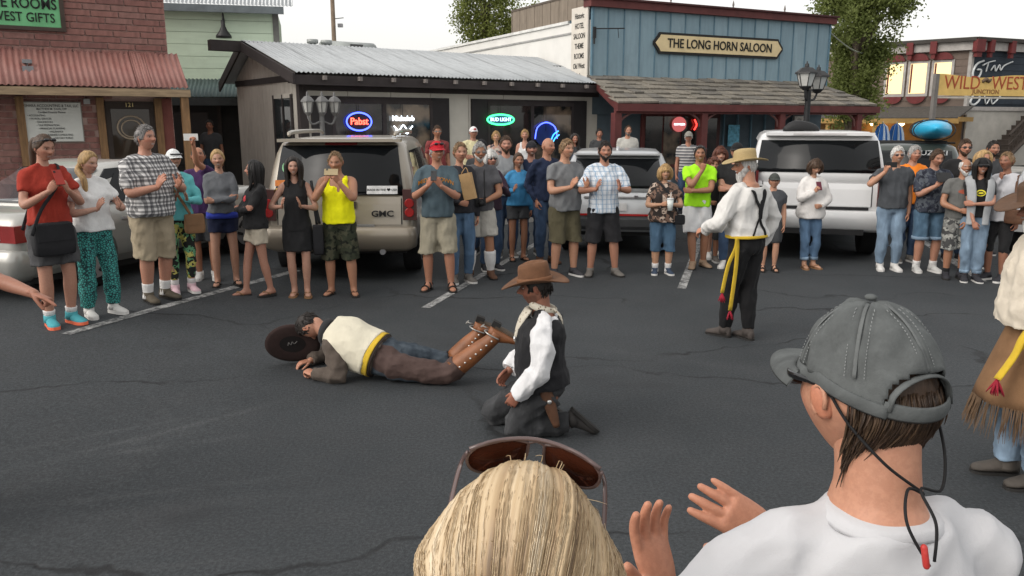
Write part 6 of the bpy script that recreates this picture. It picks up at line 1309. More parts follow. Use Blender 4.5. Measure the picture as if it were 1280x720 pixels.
j = crowd('person in a turquoise hoodie and white cap with leaf print leggings', 230, 365, 186, 214, fem=True, w_=1.03, hair=('pony', 'blond'), hat=hats(hat_cap((.62, .64, .64)), lambda J, t: MB().tube([J.head(A3(x, math.sqrt(max(0, .25-x*x))+.02, .27)) for x in np.linspace(-.3, .3, 9)], .045*J.hh, 8).build('sunglasses', M('lens_dark', None) if 'lens_dark' in MATS else blkp, t, True)), top=('long', cloth('turquoise', (.13, .45, .47)), {'hem': .12}), bot=('leggings', patt('leaf_print', 'floral', [(.02, .022, .02), (.12, .30, .16), (.45, .42, .12)]), {'len': .88}), shoe=('sneaker', S('pink', (.55, .38, .42)), slw), arms=('clap', 'clap'), smile=1, head_=(-8, 0, 0), sock=(wsock, .055))
bag(j, 'tan crossbody bag worn over the turquoise hoodie', (-.09, .085, .49), (.22, .09, .22), tan_, [(-.06, .11, .56), (.0, .105, .68), (.062, .05, .80), (.075, -.02, .83), (.0, -.09, .72), (-.11, -.02, .56)])
j = back('person in a purple tee raising a white phone overhead', 247, 184, 9.95, 195, gz(-3.9, 9.95), hair=('fringe', 'dark'), top=('tee', cloth('purple_tee', (.055, .025, .085)), {}), bot=('shorts', CHAR, {}), shoe=SNW, arms=('down', ((-.01, .16, 1.02), (-1, .2, -.3), (-.1, .25, 1), (.6, .6, .1), 'grip')), head_=(-5, -18, 0), skin='c')
t = thing('phone', 'white phone held high by the person in purple', 'phone', W(j, j.palm[1][0]), R(195)); MB().box((.03, 0, .02), (.16, .012, .08)).build('case', phw, t); MB().box((.03, -.008, .02), (.145, .004, .068)).build('screen', M('phone_screen', None), t)
j = crowd('person in a grey hoodie and navy shorts with folded arms', 284, 356, 187, 200, fem=True, w_=1.0, hair=('pony', 'blond'), top=('long', cloth('hoodie_grey', (.115, .12, .13)), {'hem': .2, 'ease': .014}), bot=('shorts', cloth('navy_shorts', (.012, .016, .04)), {'len': .24, 'end': .016}), shoe=flip, arms=('fold', 'fold2'), smile=1, head_=(0, 0, 3), feet=[(.065, .01, -10), (.07, -.02, -12)])
rg = rot2(0)
q = trings(j, [.10, .22], .013); MB().rings(q).build('blue_undershirt', cloth('royal_blue', (.03, .05, .34)), j.t, True)
j = crowd('person in a black hooded sweater and khaki shorts looking aside', 325, 369, 201, 128, fem=True, w_=1.0, hair=('long', 'black'), top=('long', BLK, {'hem': .10, 'ease': .016}), bot=('shorts', KHL, {'len': .24, 'end': .02}), shoe=('flip', tan_, slb), arms=('fold', 'fold2'), head_=(20, 0, 0), skin='b', feet=[(.035, .09, -10), (.05, -.07, -12)], lean=(0, -.03), print_=chest_disc([(.0, .73, .024, .022, M('print_red', (.5, .05, .06), .8), .004)]))
j = crowd('person in a sleeveless black dress, clapping', 376, 369, 196, 192, fem=True, w_=.97, hair=('long', 'dark'), top=('vest', BLK, {'hem': .0, 'neck': .93, 'name': 'dress'}), bot=('skirt', BLK, {'len': .14}), shoe=('flip', tan_, tan_), arms=('clapw', 'clap'), smile=1, skin='a', feet=[(.04, .0, -10), (.05, .02, -5)])
t = bag(j, 'black fabric bag hanging beside the black dress', (-.145, .03, .41), (.13, .06, .36), M('bag_satin', (.012, .012, .014), .45, .2, 8), [(-.14, .03, .52), (-.125, .03, .70), (-.115, .0, .83), (-.125, -.05, .72), (-.16, .0, .52)])
j = crowd('person in a bright yellow tank top and camouflage shorts filming', 428, 368, 189, 180, w_=1.06, belly=.018, hair=('reced', 'light'), top=('tank', cloth('neon_yellow', (.80, .78, .01)), {'hem': .10, 'flare': .008}), bot=('shorts', patt('camo_dark', 'camo', [(.03, .035, .022), (.055, .055, .035), (.012, .014, .010)]), {'len': .54, 'end': .032}), shoe=('flip', S('brown', None), slb), arms=('phoneh', 'phoneh'), head_=(0, 10, 0), skin='c', feet=[(.075, .0, -14), (.085, .01, -18)])
phone(j, 'phone in a tan case held sideways above the yellow tank top', .08, .16, M('phone_tan', (.32, .25, .14), .5), flat=True)
j = crowd('person in a red cap and blue-grey lettered tee photographing', 549, 362, 176, 178, w_=1.04, belly=.02, hair=('short', 'grey'), hat=hats(hat_cap((.42, .015, .025)), top_glasses), top=('half', cloth('tee_petrol', (.060, .088, .105)), {'hem': .08, 'slv': .014, 'flare': .004}), bot=('shorts', cloth('khaki_cargo', (.27, .245, .185)), {'len': .53, 'end': .034}), shoe=sand, arms=('phone', 'phone'), head_=(-25, 0, 0), smile=1, skin='c', feet=[(.07, .0, -16), (.085, .01, -14)], print_=chest_text('MIDDLETOWN', .065, .755, M('print_orange', (.62, .27, .03), .8), arc=1.2))
phone(j, 'small black phone in the hands of the person in a red cap', .07, .13)
j = crowd('person in a dark tee, pale shorts and tall white socks', 600, 347, 178, 186, w_=1.04, belly=.015, hair=('short', 'grey'), beard=(.06, 'white'), glasses=M('spectacle_wire', (.16, .15, .14), .3, bump=0, spec=.6), top=('tee', cloth('tee_lead', (.085, .085, .092)), {'slv': .018}), bot=('shorts', cloth('stone_shorts', (.42, .40, .36)), {'len': .42, 'end': .036}), shoe=BRN, sock=(wsock, .165), arms=('belly', 'belly'), head_=(-10, 2, 0), skin='c', feet=[(.075, 0, -10), (.08, .01, -12)])
t = thing('camera', 'black camera held at the waist, above the tall white socks', 'camera', W(j, (j.palm[0][0]+j.palm[1][0])/2), R(j.yaw)); MB().box((0, .03, 0), (.13, .06, .09)).build('camera_body', blkp, t); MB().tube([(0, .05, 0), (0, .13, -.01)], [.035, .038], 14).build('lens', blkp, t, True)
cam_p = (j.palm[0][0]+j.palm[1][0])/2; MB().tube([q-cam_p for q in (cam_p+A3(.06, 0, .03), j.nk+A3(.06, .10, -.10), j.nk+A3(.07, -.02, .01), j.nk+A3(-.07, -.02, .01), j.nk+A3(-.06, .10, -.10), cam_p+A3(-.06, 0, .03))], .008, 6, sub=5).build('neck_strap', blkp, t, True)
# ---- people behind the first rank, left half ------------------------------
back('person in a dark jacket and jeans beside the tan paper bag', 574, 178, 10.5, 200, 0, fem=True, hair=('short', 'light'), top=('long', cloth('dark_jacket', (.03, .03, .035)), {}), bot=('jeans', J1), shoe=SNG, arms=('belly', 'down'), skin='a')
j = person('', (0, 0, 0), 0, 1) if False else None
tp = thing('paper_bag', 'tan paper bag held up beside the red cap', 'bag', P(585, 233, 10.35), R(160)); MB().box((0, 0, 0), (.16, .07, .34), 0, np.array([[.97, 0, .22], [0, 1, 0], [-.22, 0, .97]])).build('sack', M('kraft_paper', (.42, .27, .13), .85, .15, 6, .4, 25), tp); MB().tube([(-.01, 0, .16), (.03, 0, .24), (.09, 0, .16)], .006, 5, sub=4).build('handle', M('kraft_paper', None), tp, True)
Z1 = .22
back('person in a pale yellow shirt and white cap on the shop walk', 591, 158, 17.2, 200, Z1, w_=1.15, belly=.03, hair=('short', 'grey'), hat=hat_cap((.62, .6, .6), patch=(.4, .03, .03)), top=('half', cloth('pale_yellow', (.60, .55, .34)), {}), bot=('shorts', KH), shoe=SNG, arms=('fold', 'fold2'), skin='b')
back('person in glasses and a dark red tee looking over the tan SUV', 546, 157, 16.6, 195, Z1, hair=('short', 'brown'), glasses=M('spectacle_wire', None), top=('tee', cloth('red_dark', (.18, .04, .04)), {}), bot=('jeans', J3), shoe=SNB, arms=('down', 'down'), skin='c')
back('person in sunglasses and a plum top behind the camera holder', 612, 188, 11.4, 205, 0, fem=True, w_=1.08, hair=('bob', 'white'), glasses=M('lens_dark', None) if 'lens_dark' in MATS else blkp, top=('long', cloth('plum', (.05, .03, .045)), {}), bot=('jeans', J3), shoe=SNB, arms=('phone', 'phone'), skin='a')
back('person in a black cap and charcoal tee behind the plum top', 602, 174, 12.8, 175, 0, hair=('short', 'dark'), hat=hat_cap((.012, .012, .014)), top=('tee', CHAR, {}), bot=('jeans', J3), shoe=SNB, skin='c')
back('person in a mid grey tee standing behind the blue sweatshirt', 632, 170, 12.6, 188, 0, w_=1.1, hair=('short', 'brown'), beard=(.07, 'brown'), top=('tee', cloth('tee_mid', (.22, .23, .24)), {}), bot=('jeans', J3), shoe=SNG, arms=('down', 'down'), skin='b')
back('person in a patterned blouse by the shop window', 620, 164, 16.8, 185, Z1, fem=True, hair=('fem', 'blond'), top=('tee', patt('blouse_print', 'floral', [(.35, .22, .18), (.05, .05, .06), (.4, .35, .3)]), {}), bot=('jeans', J1), shoe=SNW, smile=1)
back('person in a white strappy top beside the blue arched neon', 656, 162, 18.2, 180, Z1, fem=True, hair=('fem', 'blond'), top=('tank', cloth('white_top', (.6, .6, .6)), {}), bot=('jeans', J1), shoe=SNW)
crowd('person in a bright blue sweatshirt and dark shorts', 647, 325, 191, 196, fem=True, w_=.98, hair=('pony', 'brown'), top=('long', cloth('sky_blue', (.05, .22, .42)), {'hem': .12, 'ease': .014}), bot=('shorts', CHAR, {'len': .26}), shoe=flip, arms=('clapw', 'down'), smile=1, skin='c')
back('person in a dark cap worn backwards behind the blue sweatshirt', 664, 176, 12.75, 186, 0, hair=('short', 'brown'), hat=hat_cap((.018, .018, .022), back=True), stub=True, top=('tee', NAVY, {}), bot=('jeans', J3), shoe=SNG, smile=1, skin='b')
crowd('person in a navy sweater and dark jeans, hands lowered', 682, 329, 172, 205, hair=('bald', 'grey'), w_=.98, top=('long', NAVY, {}), bot=('jeans', J3), shoe=BRN, arms=('pocket', 'pocket'), head_=(-20, 0, 0), skin='b')
j = crowd('person in a grey tee and olive cargo shorts clapping', 704, 344, 174, 208, w_=1.1, belly=.025, hair=('short', 'light'), top=('tee', GYT, {'slv': .018, 'flare': .008, 'hem': .05}), bot=('shorts', cloth('olive_cargo', (.085, .075, .045)), {'len': .54, 'end': .034}), shoe=('sneaker', S('dark', (.035, .035, .04)), slw), arms=('clap', 'clapw'), head_=(-6, 0, 0), smile=1, skin='b', feet=[(.08, .0, -12), (.07, .03, -10)], print_=chest_text('LIVE FREE', .06, .66, M('print_grey', (.06, .065, .07), .8)))
crowd('person in a white and blue checked shirt and black shorts clapping', 752, 344, 177, 185, w_=1.06, hair=('short', 'dark'), beard=(.07, 'dark'), top=('half', patt('check_blue', 'check', [(.62, .66, .70), (.16, .28, .42), (.12, .16, .25)]), {'hem': .02, 'flare': .012, 'slv': .018}), bot=('shorts', cloth('black_shorts', (.018, .018, .02)), {'len': .53, 'end': .038}), shoe=('sneaker', S('grey', None), slb), arms=('clapw', 'clapw'), smile=1, skin='b', feet=[(.09, .0, -20), (.10, .01, -20)])
back('person in a charcoal tee on the walk just right of the blue neon', 718, 167, 17.6, 190, Z1, fem=True, hair=('long', 'dark'), top=('tee', CHAR, {}), bot=('jeans', J3), shoe=SNB, skin='c', smile=1)
back('person in charcoal standing by the leftmost saloon porch post', 749, 161, 20.5, 185, .2, hair=('short', 'dark'), top=('tee', CHAR, {}), bot=('jeans', J3), shoe=SNB, skin='c')
back('person in a pale grey tee before the saloon window', 785, 157, 20.3, 185, .2, w_=1.2, belly=.03, hair=('reced', 'brown'), beard=(.05, 'salt'), top=('tee', cloth('tee_pale', (.40, .39, .36)), {}), bot=('jeans', J1), shoe=SNG, skin='b')
back('person in a grey cap and striped shirt behind the neon green tee', 861, 164, 16.5, 170, Z1, hair=('short', 'grey'), hat=hat_cap((.20, .19, .17)), top=('tee', patt('stripe_grey', 'stripe', [(.08, .08, .09), (.35, .34, .33)]), {}), bot=('jeans', J3), shoe=SNB, skin='c')
# ---- middle right ---------------------------------------------------------
j = crowd('person in a leaf patterned top and denim capris holding a cup', 826, 342, 206, 180, fem=True, w_=1.2, belly=.03, hair=('bob', 'blond'), top=('tee', patt('brown_floral', 'floral', [(.03, .024, .022), (.16, .10, .075), (.42, .33, .27)]), {'hem': .04, 'flare': .014, 'slv': .024}), bot=('capri', J4, {'len': .63, 'end': .024}), shoe=('sneaker', S('navy', (.03, .045, .075)), slw), sock=(wsock, .06), arms=('cup', 'cup'), smile=1, skin='a', feet=[(.055, 0, -14), (.06, .01, -14)])
c = (j.palm[0][0]+j.palm[1][0])/2; t = thing('drink_cup', 'white paper cup held before the leaf patterned top', 'cup', W(j, c+A3(-.04, .03, -.09)), 0); MB().tube([(0, 0, 0), (0, 0, .15)], [.032, .045], 18).build('cup', M('cup_white', (.6, .64, .62), .5), t, True); MB().tube([(0, 0, .15), (0, 0, .165)], [.048, .044], 18).build('lid', M('lid_white', (.6, .6, .6), .5), t, True); MB().tube([(0, 0, .165), (.01, 0, .25)], .004, 6).build('straw', M('straw', (.5, .5, .5), .5), t)
bag(j, 'small black pouch bag at the side of the leaf print top', (-.135, .06, .51), (.16, .09, .13), M('bag_black', None), [(-.12, .06, .55), (-.06, .085, .70), (.04, .05, .83), (.06, -.03, .83), (-.04, -.09, .68), (-.14, -.01, .55)])
crowd('person in a neon green tee and white shorts with hand at chin', 868, 334, 181, 172, w_=1.04, belly=.01, hair=('short', 'dark'), hat=top_glasses, top=('tee', cloth('lime_tee', (.33, .72, .02)), {'slv': .018, 'hem': .10}), bot=('shorts', cloth('white_shorts', (.64, .64, .64)), {'len': .47, 'end': .036}), shoe=('shoe', S('sandstone', (.26, .18, .12)), slb), arms=('chin', 'fold2'), smile=1, skin='c', feet=[(.02, .05, -10), (.07, -.03, -30)])
crowd('person in a black tank top just right of the neon green tee', 886, 327, 197, 175, fem=True, w_=.98, hair=('curly', 'red'), top=('tank', BLK, {'hem': .05}), bot=('capri', CHAR), shoe=SNG, arms=('belly', 'down'), smile=1, skin='c')
back('person in a pale blue strappy top behind the black tank top', 900, 184, 12.4, 178, 0, fem=True, w_=1.0, hair=('bob', 'red'), top=('tank', cloth('pale_blue', (.22, .33, .48)), {}), bot=('shorts', cloth('grey_skirt', (.16, .17, .19)), {'len': .35}), shoe=SNW, smile=1)
back('person in a black tee and black cap half hidden behind the straw hat', 922, 178, 11.6, 160, 0, w_=1.2, belly=.02, hair=('short', 'dark'), hat=hat_cap((.012, .012, .013)), top=('tee', BLK, {'slv': .02}), bot=('jeans', J3), shoe=SNW, arms=('fold', 'fold2'), skin='b')
back('small person in a dark cap and grey tee left of the white cardigan', 968, 217, 11.3, 172, 0, hh=.20, hair=('short', 'brown'), hat=hat_cap((.05, .055, .05)), top=('tee', DG, {}), bot=('shorts', CHAR), shoe=sand, arms=('down', 'down'), skin='a')
j = crowd('person in a white cardigan and cuffed jeans reading a phone', 1008, 335, 198, 184, fem=True, w_=1.0, hair=('bob', 'brown'), top=('long', cloth('white_cardigan', (.62, .60, .58)), {'hem': -.02, 'ease': .02, 'slv': .022, 'flare': .016, 'name': 'cardigan', 'folds': .006}), bot=('jeans', J1, {'len': .90, 'cuff': J2}), shoe=('flip', tan_, tan_), arms=('phone', 'belly'), head_=(6, 22, 0), skin='a', feet=[(.03, .01, -8), (.055, .0, -22)])
t = thing('phone', 'dark pink phone in the hand above the white cardigan', 'phone', W(j, j.palm[0][0]), R(j.yaw)); MB().box((0, 0, .02), (.07, .010, .13), 0, np.array([[1, 0, 0], [0, .86, -.5], [0, .5, .86]])).build('case', M('phone_wine', (.10, .015, .03), .4), t)
# ---- right group ----------------------------------------------------------
back('person in a navy striped shirt beside the white SUV', 1084, 172, 16.0, 160, .0, hair=('short', 'dark'), top=('tee', patt('stripe_navy', 'stripe', [(.02, .02, .03), (.42, .38, .36)]), {}), bot=('jeans', J3), shoe=SNB, skin='d')
j = crowd('person in glasses, dark grey tee and light jeans raising a phone', 1107, 337, 183, 172, w_=1.08, belly=.02, hair=('short', 'white'), glasses=M('spectacle_dark', (.03, .02, .02), .3, bump=0, spec=.6), top=('tee', DG, {'slv': .02, 'hem': .10, 'flare': .006}), bot=('jeans', J2), shoe=SNW, arms=(((.115, .12, .80), (.8, -.2, -.8), (-.2, .3, .9), (-.8, -.4, 0), 'grip'), 'down'), skin='b', smile=1, feet=[(.05, 0, -8), (.06, .01, -10)])
t = thing('phone', 'black phone raised by the person in the dark grey tee', 'phone', W(j, j.palm[0][0]), R(j.yaw)); MB().box((-.03, .01, .03), (.15, .010, .075)).build('case', phm, t); MB().box((-.03, .003, .03), (.135, .003, .064)).build('screen', M('phone_screen', None), t)
back('person in an orange tee behind the dark grey tee', 1143, 182, 12.1, 178, 0, w_=1.15, hair=('full', 'grey'), top=('tee', cloth('orange_tee', (.72, .20, .02)), {}), bot=('jeans', J3), shoe=SNG, arms=('down', 'down'), skin='b')
j = crowd('person in a dark patterned shirt and denim shorts holding a tablet', 1154, 339, 186, 180, w_=1.12, belly=.02, hair=('short', 'brown'), top=('half', patt('dark_print', 'camo', [(.035, .04, .055), (.075, .085, .10), (.018, .02, .03)]), {'hem': .06, 'slv': .022, 'flare': .010}), bot=('shorts', denim('jeans_shorts2', (.055, .10, .15), .35), {'len': .50, 'end': .028, 'cuff': J2}), shoe=('sneaker', S('silver', (.42, .42, .41)), slw), arms=('phone', 'phone'), head_=(0, 12, 0), skin='b', sock=(wsock, .05), feet=[(.065, 0, -10), (.065, .01, -12)])
phone(j, 'black tablet held up before the dark patterned shirt', .20, .145, phm, name='tablet', cat='tablet')
back('tall person in sunglasses and a black tee at the back right', 1206, 174, 12.2, 172, 0, w_=1.12, hair=('short', 'brown'), glasses=M('lens_dark', None) if 'lens_dark' in MATS else blkp, beard=(.02, 'brown'), top=('tee', BLK, {}), bot=('jeans', J3), shoe=SNB, arms=('down', 'down'), skin='b', print_=chest_text('WEST', .06, .74, M('print_pale', (.45, .45, .45), .8)))
crowd('person in a faded grey tee and grey camouflage shorts', 1190, 348, 198, 168, w_=1.04, belly=.012, hair=('fringe', 'white'), beard=(.07, 'white'), top=('tee', cloth('tee_faded', (.115, .115, .11)), {'slv': .02}), bot=('shorts', patt('camo_grey', 'camo', [(.16, .16, .15), (.05, .05, .05), (.28, .28, .26)]), {'len': .54, 'end': .036}), shoe=('sneaker', S('black', None), slb), sock=(BLK, .05), arms=('belly', 'low'), skin='c', print_=chest_disc([(.0, .735, .05, .018, M('print_rust', (.30, .07, .04), .8), .004)]))
pale_sw = cloth('sweater_grey', (.30, .31, .32))
def shawl(J, t):
    h = J.h; m = MB()
    for s in (-1, 1): m.tube([J.nk + A3(s*.03*h, -.055*h, -.005*h), J.nk + A3(s*.075*h, -.01*h, .002*h), J.nk + A3(s*.072*h, .07*h, -.06*h), J.nk + A3(s*.062*h, .095*h, -.16*h), J.nk + A3(s*.055*h, .085*h, -.30*h), J.nk + A3(s*.055*h, .09*h, -.37*h)], [(.035*h, .012*h)]*4 + [(.03*h, .012*h)]*2, 10, sub=4)
    m.build('draped_sweater', pale_sw, t, True)
crowd('person in a black logo tee with a grey sweater over the shoulders', 1210, 351, 197, 162, fem=True, w_=1.0, hair=('long', 'black'), glasses=M('lens_dark', None) if 'lens_dark' in MATS else blkp, hat=hat_cap((.012, .012, .013), visor=.34), top=('tee', BLK, {'hem': .16}), bot=('jeans', J2, {'len': .93, 'cuff': J2}), shoe=('shoe', S('black', None), slw), arms=('low', 'fold2'), smile=1, skin='b', print_=chest_disc([(0, .725, .036, .026, M('print_yellow', (.62, .55, .04), .8), .004), (0, .725, .026, .017, M('print_black', (.015, .015, .012), .8), .007), (0, .725, .020, .007, M('print_yellow', None), .010)]), extra=shawl, feet=[(.035, 0, -8), (.05, .0, -12)])
back('person in a faded blue top behind the black logo tee', 1228, 188, 11.6, 190, 0, fem=True, hair=('long', 'blond'), top=('tee', cloth('faded_blue', (.20, .26, .32)), {}), bot=('jeans', J1), shoe=('sneaker', S('black', None), slw), skin='b')
back('person in a charcoal tee at the very back on the right', 1241, 176, 12.8, 178, 0, hair=('short', 'dark'), beard=(.04, 'dark'), top=('tee', CHAR, {}), bot=('jeans', J3), shoe=SNB, skin='c')
j = back('person in a pale grey hooded top with a dark bag at the right edge', 1262, 190, 10.6, 120, 0, fem=True, w_=1.05, hair=('short', 'light'), top=('long', cloth('pale_hoodie', (.42, .42, .44)), {'hem': .0, 'ease': .016}), bot=('leggings', BLK, {'len': .6}), shoe=SNB, arms=('chin', 'down'), skin='d')
bag(j, 'dark leather handbag with gold edge beside the pale hooded top', (-.13, .06, .52), (.24, .09, .18), lb, [(-.13, .06, .56), (-.11, .05, .70), (-.09, 0, .83), (-.12, -.05, .70), (-.15, .0, .56)], name='handbag')
back('person in dark clothes standing in the doorway of the green house', 262, 150, 20.2, 190, .22, hair=('short', 'dark'), top=('tee', CHAR, {}), bot=('jeans', J3), shoe=SNB, skin='d')
# pointing bystander just outside the left edge: only the arm comes into view
p = P(-100, 300, 3.9); hy = 1.72
def boa(J, t):
    m = MB(); r = np.random.RandomState(3)
    for k in range(420):
        a = r.uniform(0, 1); c = J.nk + A3(.10, .10, -.02) + (A3(.13, .16, -.24) - A3(.10, .10, -.02))*a; d = nrm(r.normal(size=3)); m.tube([c, c+d*.035, c+d*.06+A3(0, 0, -.015)], [.004, .009, .001], 5)
    m.build('feather_boa', M('boa_green', (.03, .24, .04), .7, .4, 8, 0), t, True)
j = person('person with bare arm pointing in from the left edge', (p[0], p[1], gz(p[0], p[1])), 262, hy, fem=True, w_=1.05, hair=('short', 'brown'), top=('tee', cloth('mauve', (.13, .045, .08)), {}), bot=('shorts', BLK), shoe=SNB, arms=('down', ((-.02, .30, .785), (-.5, -.3, -.8), (.05, 1, -.20), (-.3, 0, -1), 'point')), skin='c', res=.010, fine=True, lean=(0, .07), feet=[(.055, -.10, -5), (.055, -.12, -5)])
# ================================================================ THE PERFORMERS
yel_s = cloth('sash_yellow', (.52, .35, .03)); red_t = cloth('tassel_red', (.26, .015, .03)); wshirt = cloth('old_white_shirt', (.58, .57, .55), .06, .5); blkw = cloth('black_wool', (.011, .011, .012), .2, .4)
bd_ = M('band_dark', (.03, .02, .015), .7)
def ribbon(pts, w_, th, name, mat_, t, side=A3(1, 0, 0), sub=5): return MB().tube(pts, (w_, th), 8, side=side, sub=sub).build(name, mat_, t, True)
def tassel(t, p, L, r=.03, seed=0):
    m = MB(); rr = np.random.RandomState(seed)
    for k in range(26): a = rr.uniform(0, 6.28); q = rr.uniform(.3, 1)*r; m.tube([p, p + A3(math.cos(a)*q*.7, math.sin(a)*q*.7, -L*.5), p + A3(math.cos(a)*q*1.3, math.sin(a)*q*1.3, -L*rr.uniform(.85, 1.1))], [.006, .006, .003], 5)
    m.build('tassel', red_t, t, True)
# ---- white bearded man in straw hat, seen from behind ----------------------
pw = G(926, 424); hw = float(zat(pw, 190)-pw[2])
def straw(J, t):
    n = MATS.get('straw_hat')
    if not n:
        q = NT('straw_hat'); f = q.noise(90, 3, .6, q.co((1, 1, 3))); q.base(q.mix(f, (.26, .185, .085), (.46, .36, .19))); q.bump(f, .5, .004); n = q.fin(.8, .2); MATS['straw_hat'] = n
    cowboy(J.head, .40, .46, .10, .22, .10, .12).build('straw_hat', n, t, True)
def susp(J, t):
    h = J.h; me = bpy.data.meshes; T = [o for o in t.children if o.name.split('.')[0] == 'shirt'][0]; bvh = BVHTree.FromPolygons([tuple(v) for v in vco(T.data)], [tuple(p.vertices) for p in T.data.polygons])
    def strap(uv):
        pts = []
        for x, z in uv:
            o = Vector((x*h, -1, z*h)); hit = bvh.ray_cast(o, Vector((0, 1, 0))); pts.append(np.array(hit[0]) + A3(0, -.006, 0) if hit[0] is not None else A3(x*h, -.07*h, z*h))
        return pts
    for s in (-1, 1): MB().tube(strap([(s*.050, .825), (s*.045, .80), (s*.022, .755), (.0 + s*.002, .71), (s*.001, .66)]), (.024, .005), 6, side=A3(1, 0, 0), sub=4).build('suspender', blkw, t, True); MB().tube(strap([(s*.004, .66), (s*.018, .63), (s*.035, .60), (s*.045, .575)]), (.014, .005), 6, side=A3(1, 0, 0), sub=3).build('suspender', blkw, t, True)
def sash(J, t):
    q = trings(J, [.24, .25, .27, .28], .018, .01); q = [q[0]] + [c + (c - c.mean(0))*.02 for c in q[1:3]] + [q[3]]; MB().rings(q).build('sash', yel_s, t, True)
    h = J.h; a = A3(-.115*h, -.035*h, .565*h)
    e1 = A3(-.20*h, -.03*h, .285*h); e2 = A3(-.155*h, -.05*h, .19*h)
    ribbon([a, a + A3(-.015, 0, -.10), (a+e1)/2 + A3(-.02, 0, 0), e1], .026, .010, 'sash_tail', yel_s, t); ribbon([a, a + A3(.0, -.01, -.12), (a+e2)/2 + A3(.01, -.01, 0), e2], .028, .010, 'sash_tail', yel_s, t); tassel(t, e1, .085, .03, 1); tassel(t, e2, .085, .035, 2)
Jw = person('person in a straw hat, white shirt, braces and yellow sash', pw, 33, hw, w_=1.06, belly=.012, hair=('short', 'white'), beard=(.22, 'white'), hat=straw, top=('long', wshirt, {'hem': .235, 'ease': .018, 'slv': .026, 'folds': .007}), bot=('jeans', blkw, {'waist': .25, 'ek': .009, 'end': .013}), shoe=('shoe', S('dusty', (.06, .05, .045)), slb), arms=(((.155, .03, .505), (1, -.5, .1), (-.2, .25, -.9), (-1, 0, 0), 'relax'), ((.135, .165, .60), (.6, -.7, -.5), (.1, .8, -.35), (-.6, 0, -.8), 'relax')), head_=(-60, 4, 0), skin='b', feet=[(.030, -.02, -8), (.032, .09, -12)], extra=lambda J, t: (susp(J, t), sash(J, t)), res=.011, fine=True, hd_res=(64, 52), lean=(0, .01))
# ---- kneeling man ----------------------------------------------------------
pk = G(681, 538); hk = 1.67
J = Body(); J.h = hk; J.fem = False; J.w = 1.16
J.pel = A3(0, 0, .255); J.pu = nrm(A3(0, .12, 1)); J.pf = A3(0, 1, -.1); J.nk = A3(0, .03, .255+.615); J.cu = nrm(A3(0, -.04, 1)); J.cf = nrm(A3(.12, 1, .0))
finish(J, (((.115, .115, .545), (.9, -.5, -.2), (-.3, .6, -.7), (-.8, -.4, 0), 'relax'), ((.105, .085, .515), (.75, -.75, .1), (-.25, .45, -.85), (-.9, -.2, 0), 'relax')), None, 8, 10, 0)
J.kn = [A3(.20, .36, .075), A3(-.10, .24, .078)]; J.an = [A3(.16, -.02, .085), A3(-.10, -.17, .095)]
sethead(J, 8, 10, 0, .238)
J.ft = [(nrm(A3(0, -.75, -.65)), nrm(A3(0, .65, -.75))), (nrm(A3(-.05, -.72, -.66)), nrm(A3(0, .66, -.72)))]
def felt(nm, c): return M(nm, c, .85, .3, 6, .3, 90, dirt=.25)
def brownhat(J, t):
    o = cowboy(J.head, .46, .54, .16, .20, .15, .22).build('felt_hat', felt('felt_brown', (.13, .062, .032)), t, True); hd = J.head
    MB().tube([hd(A3(math.sin(a)*.405, math.cos(a)*.485, .25)) for a in np.linspace(0, 2*math.pi, 28, endpoint=False)], (.016, .006), 8, side=hd.M[:, 2], closed=True).build('hat_band', M('hat_band', (.17, .075, .035), .7), o, True)
def scarf(J, t):
    h = J.h; m = MB(); m.tube([J.nk + frame(J.cr, J.cf, J.cu) @ (A3(math.sin(a)*.044, math.cos(a)*.047-.006, .010+.012*math.cos(a)-.004)*h) for a in np.linspace(0, 2*math.pi, 20, endpoint=False)], (.026, .017), 8, side=J.cu, closed=True)
    C_ = frame(J.cr, J.cf, J.cu); rs = []
    for y, z, wd in ((.058, .0, .055), (.078, -.035, .050), (.090, -.075, .036), (.095, -.115, .018), (.094, -.14, .004)): rs.append(np.array([J.nk + C_ @ (A3(math.cos(a)*wd, y + math.sin(a)*.012 - .25*abs(math.cos(a))*wd, z)*h) for a in np.linspace(0, 2*math.pi, 14, endpoint=False)]))
    m.rings(rs); m.tube([J.nk + C_ @ (A3(-.03, -.045, .01)*h), J.nk + C_ @ (A3(-.04, -.075, -.02)*h), J.nk + C_ @ (A3(-.05, -.085, -.06)*h)], [(.02, .008), (.028, .008), (.004, .004)], 8, sub=3)
    def bm_():
        n = NT('bandana'); vo = n.n('TexVoronoi'); vo.inputs['Scale'].default_value = 38; n.l(n.co(), vo.inputs['Vector']); n.base(n.mix(n.math('LESS_THAN', vo.outputs['Distance'], .28), (.52, .48, .40), (.20, .15, .11))); n.bump(n.noise(30, 3), .4, .01); return n.fin(.9)
    m.build('bandana', bm_(), t, True)
def holster(J, t):
    h = J.h; q = trings(J, [.18, .21, .25, .275], .020, .01); MB().rings(q).build('gun_belt', M('gunbelt', (.15, .07, .04), .65, .3, 8, .3, 40), t, True)
    c = J.pel + A3(-.115*h, .02, .06); d = nrm(A3(-.06, -.30, -1)); o = MB().tube([c + A3(0, .02, .06), c + d*.02, c + d*.12, c + d*.22], [(.040, .022), (.042, .024), (.036, .022), (.022, .018)], 12, side=A3(0, 1, 0), sub=3).build('holster', lb, t, True); MB().ball(c + d*.03 + A3(-.028, 0, 0), (.008, .016, .016), 10, 6).build('concho', M('concho', (.6, .6, .58), .3, metal=.8, bump=0), o, True)
    MB().tube([c + A3(-.005, .03, .07), c + A3(-.01, .075, .115), c + A3(-.01, .095, .085)], [(.014, .012), (.017, .013), (.020, .014)], 8, sub=3).build('gun_grip', M('gun_grip', (.09, .045, .025), .4), o, True)
